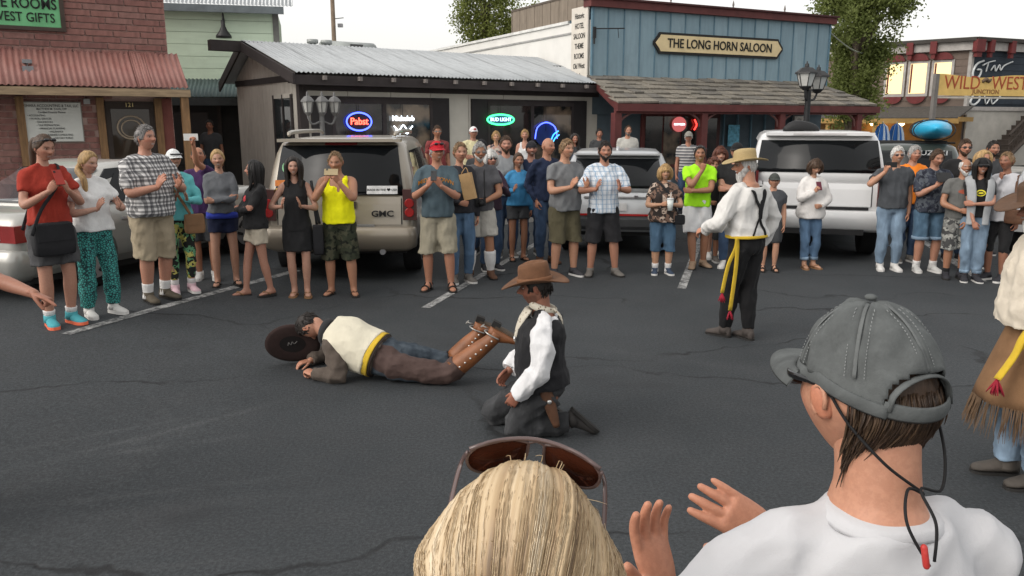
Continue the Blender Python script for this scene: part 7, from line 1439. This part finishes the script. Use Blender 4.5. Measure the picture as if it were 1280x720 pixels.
vest_b = cloth('black_vest', (.014, .014, .016), .25, .35, rough=.7)
Jk = person('kneeling person in a brown hat, black vest and white shirt', pk, 98, hk, J=J, w_=1.16, belly=.014, hair=('short', 'dark'), hat=brownhat, top=('long', cloth('white_shirt', (.64, .64, .65), .05, .5), {'hem': .2, 'ease': .014, 'slv': .030, 'folds': .009}), mid=('vest', vest_b, {'hem': .16, 'ease': .027, 'name': 'vest', 'neck': .93, 'folds': .005}), bot=('jeans', cloth('black_denim', (.026, .027, .029), .3, .5, 300, .85, .5), {'ek': .016, 'end': .022, 'folds': .008, 'len': .96}), shoe=('shoe', S('worn_black', (.022, .02, .019)), slb), skin='d', stub=True, extra=lambda J, t: (scarf(J, t), holster(J, t), MB().ball(J.nk + J.cr*-.045*hk + J.cf*.105*hk - J.cu*.115*hk, (.016, .010, .018), 6, 4).build('badge', M('badge_silver', (.6, .6, .6), .3, metal=.7, bump=0), t)), res=.0105, fine=True, hd_res=(64, 52))
# ---- lying man ---------------------------------------------------------------
pl = A3(-.98, 6.40, 0); hl_ = 1.76; J = Body(); J.h = hl_; J.fem = False; J.w = 1.1
J.pel = A3(.06, 0, .15); J.pu = nrm(A3(-1, .12, .12)); J.pf = nrm(A3(0, .30, -1)); J.nk = A3(-.58, .17, .345); J.cu = nrm(A3(-1, .30, .22)); J.cf = nrm(A3(-.1, .42, -1))
finish(J, (((.10, .14, .80), (1, .2, -.6), (-.5, .3, .8), (0, -.4, -1), 'relax'), ((.10, .14, .80), (1, .2, -.6), (-.5, .3, .8), (0, -.4, -1), 'relax')), None, 0, 0, 0)
J.sh[1] = J.nk + A3(.06, -.19, -.04)*1.0; J.sh[0] = J.nk + A3(.09, .20, -.02)
J.el = [J.nk + A3(-.05, .36, -.26), A3(-.42, -.13, .06)]; J.wr = [J.nk + A3(-.20, .16, -.29), A3(-.66, -.06, .05)]
J.hand = [(nrm(A3(-.8, -.5, -.1)), A3(0, 0, -1), 'relax'), (nrm(A3(-.75, .6, .15)), nrm(A3(.1, .1, -1)), 'grip')]
J.kn = [A3(.46, .16, .085), A3(.45, -.17, .085)]; J.an = [A3(.72, .15, .37), A3(.85, -.15, .40)]
J.ft = [(nrm(A3(.86, .05, -.34)), nrm(A3(-.36, 0, -.9))), (nrm(A3(.88, 0, -.48)), nrm(A3(-.48, 0, -.88)))]
J.head = Hd(J.nk + A3(-.165, .06, .045), nrm(A3(-.92, .25, -.05)), nrm(A3(-.10, .15, -1)), .235)
boot_m = M('boot_russet', (.19, .070, .026), .5, .35, 7, .3, 40, spec=.4, dirt=.35)
def boots(J, t):
    for i in range(2):
        an, kn = J.an[i], J.kn[i]; fd, fu = J.ft[i]; u = nrm(kn-an); FL = .155*hl_; m = MB(); m.rings(footrings(an, fd, fu, FL, 1.2, .01)); L = np.linalg.norm(kn-an)
        m.tube([an - fu*.03, an + u*.05, an + u*L*.45, an + u*L*.86], [.060, .058, .076, .086], 16, sub=4); b = m.build('boot', boot_m, t, True)
        rt = np.cross(fd, fu); MB().box(an - fu*FL*.33 - fd*FL*.16, (FL*.25, FL*.26, .05), 0, frame(rt, fd, fu)).build('heel', slb, b)
        base = an - fu*FL*.285; pts = [(x, y) for y, x in ((-.27, .06), (-.15, .13), (.1, .12), (.4, .17), (.6, .14), (.75, .05))]; pts = pts + [(-x, y) for x, y in pts[::-1]]; n = len(pts); v = [base + rt*x*FL + fd*y*FL*1.03 + fu*z for z in (-.004, .014) for x, y in pts]
        MB().add(v, [tuple(range(n-1, -1, -1)), tuple(range(n, 2*n))] + [(k, (k+1) % n, (k+1) % n+n, k+n) for k in range(n)]).build('sole', M('boot_sole', (.07, .05, .035), .8), b)
        side = nrm(np.cross(u, A3(1, 0, 0))); sd = A3(0, -1, 0)
        for k in range(7): f_ = .12+.11*k; q = an + u*L*f_; rr = np.interp(f_, [0, .15, .45, .86], [.060, .058, .076, .086]); o = nrm(sd - u*np.dot(sd, u) + A3(.25, 0, .2)); MB().ball(q + o*rr, .0095, 8, 5).build('stud', M('concho', None), b, True)
        for k in range(9): f_ = .10+.085*k; q = an + u*L*f_; rr = np.interp(f_, [0, .15, .45, .86], [.060, .058, .076, .086]); o = nrm(sd - u*np.dot(sd, u) + A3(.75, 0, .5)); s2 = nrm(np.cross(o, u)); MB().tube([q + o*rr - s2*.014, q + o*(rr+.004), q + o*rr + s2*.014], .004, 5).build('lace', blk, b)
        m = MB(); c = an - fu*FL*.10 - fd*FL*.30; m.tube([an + rt*s*.055 + fd*x*FL for s, x in ((-1, .1), (-1, -.22), (0, -.38), (1, -.22), (1, .1))], .007, 6, sub=4); m.tube([c, c - fd*.05], .006, 6)
        m.tube([c - fd*.055 + (u*math.cos(a) + rt*math.sin(a))*.018 for a in np.linspace(0, 6.28, 10, endpoint=False)], .004, 5, closed=True); m.build('spur', M('spur_steel', (.35, .34, .32), .35, metal=.8), b, True)
def lsash(J, t): q = trings(J, [.30, .315, .35, .365], .022, .01); MB().rings(q).build('sash', yel_s, t, True); q = trings(J, [.27, .30], .018, .01); MB().rings(q).build('belt', bd_, t, True); MB().tube([J.nk + frame(J.cr, J.cf, J.cu) @ (A3(math.sin(a)*.055, math.cos(a)*.055-.006, .004)*hl_) for a in np.linspace(0, 2*math.pi, 20, endpoint=False)], (.035, .02), 8, side=J.cu, closed=True).build('neckerchief', cloth('neckerchief_dark', (.03, .03, .032)), t, True)
def twotone():                                # brown leather over the outer legs, worn denim between
    n = NT('chaps_and_denim'); x = n.sep(n.co()); w1 = n.math('ADD', x[1], n.math('MULTIPLY', n.math('SUBTRACT', n.noise(6, 3), .5), .05)); w2 = n.math('ADD', w1, n.math('MULTIPLY', x[2], -.55)); f = n.noise(9, 4)
    blue = n.mix(n.ramp(f, [(.4, 0), (.75, 1)]), (.030, .040, .052), (.085, .105, .125)); brown = n.mix(f, (.045, .028, .024), (.085, .056, .050)); n.base(n.mix(n.math('LESS_THAN', w2, -.20), blue, brown)); n.bump(n.noise(17, 3), .4, .02); return n.fin(.85, .2)
def chaps(J, t):
    m = MB()
    for i in range(2):
        p, r = legpts(J, i); p, r = limb_cut(p, r, .50); m.tube(p, [x+.022*hl_ for x in r], 14, sub=3)
    m.rings(trings(J, [.10, .16, .24], .013)); me = vox(m, .009, 3, .5, .006, 5); obj('chaps', me, cloth('chaps_brown', (.060, .040, .036), .25, .5, 120, .8), t)
Jl = person('person lying face down in a cream vest, sash and russet boots', pl, 0, hl_, J=J, w_=1.1, belly=.012, hair=('short', 'dark'), top=('long', cloth('shirt_taupe', (.085, .068, .056), .25, .5), {'hem': .25, 'ease': .012, 'slv': .024, 'folds': .008, 'hang': False}), mid=('vest', cloth('cream_vest', (.58, .54, .43), .07, .35), {'hem': .36, 'ease': .026, 'name': 'vest', 'neck': .94, 'folds': .004, 'hang': False, 'fs': .7}), bot=('jeans', twotone(), {'len': .62, 'ek': .014, 'end': .02, 'waist': .29, 'folds': .007}), skin='b', extra=lambda J, t: (boots(J, t), lsash(J, t)), res=.0105, fine=True, hd_res=(64, 52))
lap = bpy.data.materials.get('jeans_worn')
# the hat that rolled off, lying on its brim edge
hq = G(366, 459); hq = hq + A3(0, .02, .22)
t = thing('cowboy_hat', 'dark brown cowboy hat lying tipped on the asphalt', 'hat', (hq[0], hq[1], 0))
hdh = Hd(A3(0, .02, .215), nrm(A3(-.12, .86, .38)), nrm(A3(-.95, -.1, 0)), .255); o = cowboy(Hd(A3(0, .02, .20) - nrm(A3(-.12, .86, .38))*.255*.2, nrm(A3(-.12, .86, .38)), nrm(A3(-.95, -.1, 0)), .255), .42, .50, .05, .2, .12, .04).build('felt', felt('felt_dark', (.034, .020, .018)), t, True)
hin = Hd(A3(0, .02, .20) - nrm(A3(-.12, .86, .38))*.255*.2, nrm(A3(-.12, .86, .38)), nrm(A3(-.95, -.1, 0)), .255); MB().tube([hin(A3(0, 0, .183)), hin(A3(0, 0, .186))], [(.36*.255, .44*.255), (.36*.255, .44*.255)], 28, side=hin.M[:, 0]).build('lining', M('hat_lining', (.012, .010, .010), .9), t); MB().tube([hin(A3(x, y, .178)) for x, y in ((-.12, -.16), (-.02, -.05), (-.11, .0), (.02, .06), (-.08, .12), (.05, .16))], .004, 5, sub=4).build('lining_mark', M('lining_print', (.16, .155, .15), .8), t, True)
# ---- hatted man cut by the right edge ------------------------------------------
pr = G(1278, 601); hr = 1.76
def rhat(J, t): cowboy(J.head, .46, .50, .14, .19, .13, .16).build('felt_hat', felt('felt_umber', (.090, .050, .030)), t, True)
leath = M('suede_brown', (.18, .098, .048), .9, .25, 5, .3, 90)
def rextra(J, t):
    h = J.h; m = MB(); rs = []; th = np.linspace(0, 2*math.pi, 28, endpoint=False)
    for z, rx, ry, yo in ((.60, .11, .085, 0), (.52, .125, .10, .0), (.42, .14, .125, .01), (.33, .155, .15, .015), (.29, .16, .158, .018)): rs.append(np.column_stack([np.cos(th)*rx*h*(1+.03*np.cos(5*th)), (np.sin(th)*ry*(1+.03*np.sin(7*th))+yo)*h, np.full(28, z*h)]))
    ch = m.rings(rs).build('leather_apron', leath, t, True); r = np.random.RandomState(2); m = MB()
    for k in range(240): a = r.uniform(0, 6.28); b = A3(math.cos(a)*.16*h*1.0, (math.sin(a)*.158+.018)*h, .295*h); d = A3(math.cos(a)*.05*r.uniform(0, 1), math.sin(a)*.05*r.uniform(0, 1), -.105*r.uniform(.8, 1.15)*h/1.0*1.0); m.tube([b, b+d*.5+r.normal(size=3)*.004, b+d], [(.006, .003), (.006, .003), (.002, .001)], 4, sub=1)
    m.build('fringe', M('fringe_brown', (.10, .062, .036), .9, .3, 9, 0), ch)
    q = trings(J, [.22, .24, .27, .285], .026, .012); MB().rings(q).build('sash', yel_s, t, True); a = A3(-.09*h, .09*h, .555*h); e = A3(-.125*h, .185*h, .395*h); ribbon([a, a+A3(-.03, .05, -.06), (a+e)/2+A3(-.01, .0, -.01), e], .030, .011, 'sash_tail', yel_s, t); ribbon([a, a+A3(-.02, .03, -.08), (a+e)/2+A3(.01, -.02, 0), e+A3(.02, -.03, .02)], .024, .011, 'sash_tail', yel_s, t); tassel(t, e, .085, .04, 5)
    for i in range(2): MB().ball(J.an[i] + J.ft[i][0]*.0 + np.cross(J.ft[i][0], A3(0, 0, 1))*(.033*h*(1 if i == 0 else -1)) + A3(0, 0, -.005), (.012, .012, .012), 8, 6).build('spur_button', M('brass', (.5, .35, .12), .35, metal=.8, bump=0), t, True)
Jr = person('person in a brown hat, cream shirt and fringed leather at the right edge', pr, 84, hr, w_=1.1, belly=.035, hair=('short', 'white'), beard=(.30, 'white'), hat=rhat, top=('long', cloth('cream_shirt', (.56, .50, .41), .07, .5), {'hem': .22, 'ease': .022, 'slv': .026, 'folds': .007, 'flare': .012}), bot=('jeans', J2, {'ek': .014, 'end': .022}), shoe=('boot', M('boot_grey', (.06, .052, .045), .75, .3, 8, .3, 40), slb), arms=('down', 'down'), head_=(0, 6, 0), skin='c', extra=rextra, res=.011, fine=True, hd_res=(64, 52), feet=[(.05, .03, -6), (.055, -.02, -8)], lean=(0, .03))
# ================================================================ THE TWO SPECTATORS IN FRONT
c0 = P(1090, 488, 1.13); hc_ = float((c0[2]+.005)/.930); yc = 5
def inv(p, loc, yaw): return rot2(-R(yaw)) @ (np.asarray(p, float) - np.asarray(loc, float))
def washed(nm, c):
    n = NT(nm); f = n.noise(11, 5, .65); g = n.noise(420, 2, .5); e = n.noise(38, 4, .6)
    col = n.mix(n.ramp(f, [(.3, 0), (.72, 1)]), tuple(x*.75 for x in c), tuple(x*1.35 for x in c)); col = n.mix(n.ramp(e, [(.5, 0), (.8, .35)]), col, tuple(x*2.0 for x in c)); n.base(col)
    n.bump(n.math('MULTIPLY_ADD', g, .25, n.noise(26, 4, .6)), .35, .006); return n.fin(.92, .15)
def fine_cap(J, t):
    hd = J.head; wm_ = washed('washed_grey_cotton', (.085, .091, .091)); nu, nv = 132, 60; D, F = hgrid(nu, nv); p = skull(D, 0)*A3(1.13, 1.12, 1.13) + A3(0, -.015, .015); az = np.arctan2(D[:, 0], D[:, 1])
    pan = np.abs(((az/(2*math.pi)*6 + .5) % 1) - .5)*2*math.pi/6; rr = np.hypot(p[:, 0], p[:, 1]); d = pan*rr
    seam = -.010*np.exp(-(d/.010)**2) + .007*np.exp(-((d-.026)/.010)**2); r = np.random.RandomState(4); wob = np.zeros(len(p))
    for k in range(9): q = r.normal(size=3)*r.uniform(4, 13); wob += np.sin(D @ q + r.uniform(0, 6))*.0045
    nn = D/np.linalg.norm(D, axis=1)[:, None]; p = p + nn*((seam + wob)*smo((p[:, 2]-.05)/.1))[:, None]
    lo = np.where(D[:, 1] > 0, .11, .11 - .16*np.abs(D[:, 1])); baz = np.abs(np.abs(az)-math.pi); arch = (baz < .62) & (p[:, 2] < lo + .055 + .20*np.sqrt(np.maximum(0, 1-(baz/.62)**2)))
    keep = (p[:, 2] > lo) & ~arch; FF = [f for f in F if all(keep[i] for i in f)]; used = sorted({i for f in FF for i in f}); mp = {a: b for b, a in enumerate(used)}
    me0 = MB().add(hd(p[used]), [tuple(mp[i] for i in f) for f in FF]).mesh('cap', True); me = evalmesh(me0, [('SOLIDIFY', dict(thickness=.0035, offset=-1))]); me.polygons.foreach_set('use_smooth', [True]*len(me.polygons)); cp = obj('cap', me, wm_, t)
    def rim(azs, zoff, rad, name, sc=1.0):
        pts = []
        for a in azs: d_ = A3(math.sin(a), math.cos(a), 0); z = (.11 if d_[1] > 0 else .11 - .16*abs(d_[1])) + zoff; k = math.sqrt(max(.05, 1-(z/.56)**2)); pts.append(hd(A3(d_[0]*.345*1.13*k, (d_[1]*(.415 if d_[1] > 0 else .445)*1.12)*k - .015, z)*A3(sc, sc, 1)))
        return MB().tube(pts, rad, 8, side=hd.M[:, 2]).build(name, wm_, cp, True)
    rim(np.linspace(-2.52, 2.52, 70), .012, (.010, .003), 'sweatband', 1.005); rim(np.linspace(math.pi-.68, math.pi+.68, 24), .03, (.0115, .0028), 'back_strap', 1.0)
    ap = []
    for a in np.linspace(-.62, .62, 22): z = -.05 + .055 + .20*math.sqrt(max(0, 1-(a/.62)**2)); k = math.sqrt(max(.05, 1-(z/.57)**2)); ap.append(hd(A3(math.sin(a)*.345*1.14*k, -math.cos(a)*.445*1.125*k - .015, z)))
    MB().tube(ap, (.006, .0025), 8, side=hd.M[:, 1]).build('arch_binding', wm_, cp, True)
    MB().ball(hd(A3(0, -.015, .595)), (.009, .009, .005), 12, 8).build('cap_button', wm_, cp, True)
    wm2 = washed('washed_grey_seam', (.115, .122, .122)); stm = M('stitch_grey', (.20, .21, .21), .9, bump=0); sti = MB()
    for k in range(6):                                  # seam tapes with stitch rows
        a = (k+.5)*math.pi/3 if False else k*math.pi/3
        def cp_(a_, z, o): kk = math.sqrt(max(.0, 1-((z-.015)/.565)**2)); return hd(A3(math.sin(a_)*.345*1.13*kk*o, math.cos(a_)*(.415 if math.cos(a_) > 0 else .445)*1.12*kk*o - .015, z + (o-1)*.4))
        zb_ = .17 if math.cos(a) > -.8 else .225; zs = np.linspace(zb_, .565, 16); nrm_ = hd.M @ A3(math.cos(a), -math.sin(a), 0)
        MB().tube([cp_(a, z, 1.006) for z in zs], (.0030, .0008), 8, side=nrm_).build('seam', wm2, cp, True)
        for s_ in (-1, 1):
            zz_ = np.linspace(zb_, .54, 40)
            for q in range(0, 39, 2): w_ = .0115/(.35*1.13*math.sqrt(max(.03, 1-((zz_[q]-.015)/.565)**2)))/J.hh; sti.tube([cp_(a+s_*w_, zz_[q], 1.012), cp_(a+s_*w_, zz_[q+1], 1.012)], .0007, 4)
    o_ = sti.build('stitching', stm, cp); o_['kind'] = 'stuff'
    vs, top, bot = 17, [], []
    for a in np.linspace(-1.15, 1.15, 21):
        row = []
        for s in np.linspace(0, 1, 6): row.append(A3(math.sin(a)*(.40+.03*s), (math.cos(a)*.46 + s*.33*max(0, math.cos(a*1.25))**.7) - .01, .145 - .03*s - (.10*s+.02)*math.sin(a)**2))
        top.append([hd(q) for q in row]); bot.append([hd(q - A3(0, 0, .014)) for q in row])
    v = [q for r_ in top for q in r_] + [q for r_ in bot for q in r_]; N = 21*6; f = []
    for i in range(20):
        for k in range(5): a = i*6+k; f += [(a, a+1, a+7, a+6), (N+a+1, N+a, N+a+6, N+a+7)]
        f.append((i*6+5, N+i*6+5, N+i*6+11, i*6+11)); f.append((i*6, i*6+6, N+i*6+6, N+i*6))
    MB().add(v, f).build('visor', wm_, cp, True)
def cap_extra(J, t):
    hd = J.head; g = MB(); lens = M('lens_black', (.008, .008, .009), .08, .1, bump=0, spec=.7)
    for s in (-1, 1): g.ball(hd(A3(s*.15, .43, .035)), 1, 16, 10, M=hd.M @ np.diag([.12, .03, .085])*J.hh); g.tube([hd(A3(s*.26, .41, .07)), hd(A3(s*.372, .26, .085)), hd(A3(s*.385, .02, .085)), hd(A3(s*.365, -.12, .03))], [(.0055, .002), (.0055, .002), (.004, .002), (.003, .002)], 8, side=hd.M[:, 2], sub=4)
    g.tube([hd(A3(-.06, .46, .06)), hd(A3(.06, .46, .06))], .004, 6); sg_ = g.build('sunglasses', lens, t, True)
    q_ = trings(J, [.972, .980, .992, .998], .0055); MB().rings([q_[0]] + [c + (c-c.mean(0))*.03 for c in q_[1:3]] + [q_[3]]).build('collar', twh, t, True)
    cm = M('cord_black', (.010, .010, .011), .8, bump=.2); e = W0(P(1168, 702, .965)); e2 = W0(P(1157, 665, .99))
    for s, en in ((1, e), (-1, W0(P(1162, 708, .96)))):
        pts = [hd(A3(s*.365, -.12, .03)), hd(A3(s*.33, -.24, -.12)), hd(A3(s*.22, -.42, -.32)), hd(A3(.07+.07*s, -.48, -.50)), W0(P(1143+8*s, 612, 1.01)), W0(P(1152+18*s, 655, .975)), en]; MB().tube(pts, .0022, 7, sub=8).build('eyewear_cord', cm, sg_, True)
    a, b = W0(P(1155, 684, .962)), W0(P(1158, 708, .958)); MB().tube([a, b], .0045, 10, rnd_ends=True).build('cord_bead', M('bead_red', (.42, .04, .035), .4), sg_, True)
    # locks of hair below the cap
    r = np.random.RandomState(8); mats_ = [hair_mat('nape%d' % k, c, 1.5) for k, c in enumerate([(.055, .032, .019), (.085, .052, .030), (.035, .020, .012)])]
    for k in range(3):
        m = MB()
        for _ in range(620):
            a = math.pi + r.normal()*.55; a = a if abs(a-math.pi) < 1.1 else math.pi + r.uniform(-.9, .9); z0 = r.uniform(-.26, .10); d_ = A3(math.sin(a), math.cos(a), 0); kz = lambda z: 1 - .55*smo((-z-.02)/.46); rad = r.uniform(1.03, 1.09); L = r.uniform(.22, .44)*(1.15-.45*min(1, abs(a-math.pi)/1.2))
            def pt(z, ro): return A3(d_[0]*.345*ro*(1-.2*smo((-z)/.46)), d_[1]*.445*ro*kz(z), z)
            sw_ = r.normal()*.018; pts = [hd(pt(z0, rad-.05)), hd(pt(z0-L*.4, rad+.02) + A3(sw_*.4, 0, 0)), hd(pt(z0-L*.75, rad+.035) + A3(sw_, 0, 0)), hd(pt(z0-L, rad+.03) + A3(sw_*1.7, -.005, 0))]
            m.tube(pts, [.0014, .0020, .0016, .0004], 4, sub=2)
        m.build('hair_locks', mats_[k], t, True)
lc = None; twh = cloth('tee_white', (.49, .49, .505), .03, .22, 520); fdir = A3(-math.sin(R(yc)), math.cos(R(yc)), 0); loc_c = A3(c0[0], c0[1], 0) - fdir*.020*hc_
W0 = lambda p: inv(p, loc_c, yc)
Jc = stdpose(hc_, False, .87, ('down', 'down'), None, (0, 0), -14, 4, 0); Jc.head.c = Jc.head.c - A3(0, 0, .005); Jc.head.hh = .236; Jc.hh = .236
def setarm(J, i, wr, tip, palm, pose, pole):
    wl, tl_ = W0(wr), W0(tip); e, c = ik(J.sh[i], wl, .172*J.h, .160*J.h, np.array(pole, float)); J.el[i] = e; J.wr[i] = c; f = nrm(tl_ - wl); n_ = rot2(-R(yc)) @ np.array(palm, float); n_ = nrm(n_ - f*np.dot(f, n_)); J.hand[i] = (f, n_, pose)
setarm(Jc, 1, P(830, 742, 1.30), P(806, 645, 1.34), (.55, -.72, .25), 'open', (-.7, .1, -.8)); setarm(Jc, 0, P(962, 668, 1.46), P(864, 610, 1.46), (-.1, .85, -.30), 'flat', (.8, .1, -.7))
Jc = person('person in a washed grey cap and white tee seen from behind, clapping', loc_c, yc, hc_, J=Jc, w_=.87, hair=('short', 'brown'), hat=fine_cap, top=('tee', twh, {'slv': .016, 'ease': .012, 'folds': .007, 'neck': .992, 'fs': .8}), fine_hair=True, bot=('shorts', KH), shoe=SNG, skin=(.46, .245, .160), extra=cap_extra, res=.0095, fine=True, hd_res=(80, 64))
# ---- blonde woman with sunglasses pushed up ------------------------------------
cbp = P(640, 586, .86) - A3(0, 0, .122); hb = float(cbp[2]/.930)
def blonde(J, t):
    hd = J.head; r = np.random.RandomState(21); cols = [(.16, .105, .060), (.33, .225, .125), (.45, .335, .20), (.53, .415, .27), (.60, .495, .35)]; wts = [.16, .24, .26, .22, .12]
    ms = [M('blonde_strand_%d' % k, c, .42, .06, 3, 0, spec=.45) for k, c in enumerate(cols)]; mbs = [MB() for _ in cols]
    TL = .98; po = A3(0, math.sin(TL), math.cos(TL)); e1, e2 = A3(1, 0, 0), A3(0, math.cos(TL), -math.sin(TL))
    def n1(x, f, sd): q = np.random.RandomState(sd).uniform(-1, 1, 400); return np.interp((np.asarray(x)*f + 50*sd) % 399, np.arange(400), q)
    def surf(aa, u, lay):                           # a point on the fall of hair: aa round the crown, u along the hair (0 root .. 1 tip)
        t_ = min(u, .62)/.62*2.35; d_ = po*math.cos(t_) + (e1*math.sin(aa) + e2*math.cos(aa))*math.sin(t_); w2_ = 1 + .26*smo((.55-d_[2])/.7)
        p_ = A3(d_[0]*.425*w2_, d_[1]*(.42 if d_[1] > 0 else .46), max(d_[2], -.30)*.5)*lay
        if u > .62: k_ = (u-.62)/.38; p_ = A3(p_[0]*(1-.06*k_), p_[1]*(1-.10*k_)-.02*k_, p_[2] - 1.15*k_)
        return p_
    NA, NU = 620, 22; A_ = np.linspace(-2.25, 2.25, NA) + math.pi; Vh, Ch = [], []; pal = np.array(cols)
    for u in np.linspace(.0, 1, NU):
        w_ = A_ + .05*np.sin(A_*5 + u*4) + .06*n1(A_, 3, 3)*u*2
        lay_ = 1.085 + .035*n1(w_, 7, 4)*min(1, u*3) + .018*n1(w_, 23, 5)*min(1, u*3) + .006*n1(w_, 70, 6)
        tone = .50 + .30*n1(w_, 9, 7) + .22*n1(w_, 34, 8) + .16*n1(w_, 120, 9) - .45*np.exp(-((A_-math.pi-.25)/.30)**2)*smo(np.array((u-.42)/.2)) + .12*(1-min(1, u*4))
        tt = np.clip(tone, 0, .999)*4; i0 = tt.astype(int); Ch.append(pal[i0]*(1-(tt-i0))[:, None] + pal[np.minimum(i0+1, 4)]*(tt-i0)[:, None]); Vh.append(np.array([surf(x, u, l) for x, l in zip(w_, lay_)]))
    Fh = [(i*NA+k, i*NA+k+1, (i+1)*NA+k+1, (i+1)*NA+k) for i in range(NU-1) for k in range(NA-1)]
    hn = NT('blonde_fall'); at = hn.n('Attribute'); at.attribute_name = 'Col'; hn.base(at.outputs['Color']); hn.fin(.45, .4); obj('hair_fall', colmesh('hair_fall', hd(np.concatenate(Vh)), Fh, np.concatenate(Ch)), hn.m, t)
    for _ in range(1500):
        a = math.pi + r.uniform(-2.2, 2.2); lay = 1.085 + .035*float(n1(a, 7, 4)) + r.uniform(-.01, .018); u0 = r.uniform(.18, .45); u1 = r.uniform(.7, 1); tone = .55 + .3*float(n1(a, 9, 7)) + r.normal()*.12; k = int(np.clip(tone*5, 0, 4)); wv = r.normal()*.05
        if abs(a-math.pi-.25) < .3 and r.uniform() < .6: continue
        mbs[k].tube([hd(surf(a + wv*u*u*.8, u, lay - (.05 if q == 0 else 0))) for q, u in enumerate(np.linspace(u0, u1, 7))], [.0003, .0004, .0005, .0005, .0005, .0004, .0003], 3)
    for k in range(5): mbs[k].build('hair_strands', ms[k], t, True)
    fly = MB()
    for _ in range(34):
        a = r.uniform(-math.pi, math.pi); u = r.uniform(.1, 1.3); p = A3(math.sin(a)*.40*math.sin(u), math.cos(a)*.5*math.sin(u), .57*math.cos(u)); d_ = nrm(p + r.normal(size=3)*.4); fly.tube([hd(p*.95), hd(p + d_*.03), hd(p + d_*.055 + A3(r.normal()*.02, r.normal()*.02, -.02))], [.0006, .0005, .0002], 4, sub=2)
    fly.build('flyaway_hair', ms[2], t, True)['kind'] = 'stuff'
    # sunglasses pushed up on the crown
    def lensmat():
        n = NT('lens_amber'); n.base((.10, .030, .016)); n.b.inputs['Transmission Weight'].default_value = .55; n.b.inputs['IOR'].default_value = 1.1; n.b.inputs['Alpha'].default_value = 1; return n.fin(.08, .6)
    fr_m = M('frame_brown', (.095, .062, .058), .25, .1, bump=0, spec=.6); lm = lensmat(); fm = MB(); root = None; X0 = A3(0, .27, .535)
    ax_ = nrm(A3(0, .50, .86)); up_ = nrm(A3(0, .86, -.50)) * -1
    def GP(x, y, curve=True): return X0 + A3(x, 0, 0) + nrm(A3(0, .93, .10))*0 + (-up_)*0 + A3(0, -.30, -.16)*(x*x/.19)*.55 + nrm(A3(0, -.62, .70))*y
    for s in (-1, 1):
        ol = [(.045, .10), (.16, .13), (.30, .115), (.37, .04), (.35, -.10), (.26, -.19), (.14, -.18), (.06, -.08)]; pts = [GP(s*x, y) for x, y in ol]
        fm.tube([hd(q) for q in catmull(pts + [pts[0]], 4)[:-1]], .0024, 7, closed=True)
        cpt = catmull(pts + [pts[0]], 4)[:-1]; cen = GP(s*.21, -.03); n = len(cpt); nn = nrm(np.cross(cpt[0]-cen, cpt[6]-cen)); v = [hd(cen + nn*.006)] + [hd(q + nn*.004) for q in cpt] + [hd(cen - nn*.006)] + [hd(q - nn*.004) for q in cpt]
        f = [(0, 1+i, 1+(i+1) % n) for i in range(n)] + [(n+1, n+2+(i+1) % n, n+2+i) for i in range(n)] + [(1+i, n+2+i, n+2+(i+1) % n, 1+(i+1) % n) for i in range(n)]
        if root is None: root = MB().add(v, f).build('sunglasses', lm, t, True)
        else: MB().add(v, f).build('lens', lm, root, True)
        fm.tube([hd(GP(s*.37, .08)), hd(A3(s*.41, .20, .42)), hd(A3(s*.415, -.02, .24)), hd(A3(s*.39, -.16, .02)), hd(A3(s*.36, -.24, -.12))], [(.003, .0018), (.0048, .0018), (.0045, .0018), (.004, .0018), (.004, .0018)], 8, side=hd.M[:, 2], sub=5)
    fm.tube([hd(GP(-.05, .09)), hd(GP(0, .12)), hd(GP(.05, .09))], .0024, 7, sub=3); fm.tube([hd(GP(x, .135 - .25*abs(x)**2)) for x in np.linspace(-.36, .36, 15)], .003, 7); fm.build('frame', fr_m, root, True)
locb = A3(cbp[0], cbp[1], 0) - A3(0, .02*hb, 0)
Jb = person('person seen from behind with sunglasses pushed up on the head', locb, -4, hb, fem=True, w_=1.0, hair=('full', (.33, .235, .13)), fine_hair=True, head_=(0, 8, 7), top=('tee', cloth('tee_dusty', (.16, .13, .14)), {}), bot=('jeans', J3), shoe=SNB, arms=('down', 'down'), skin='b', extra=blonde, res=.014, fine=True)
# ---------------------------------------------------------------- tidy up
bpy.data.scenes.remove(TMP)
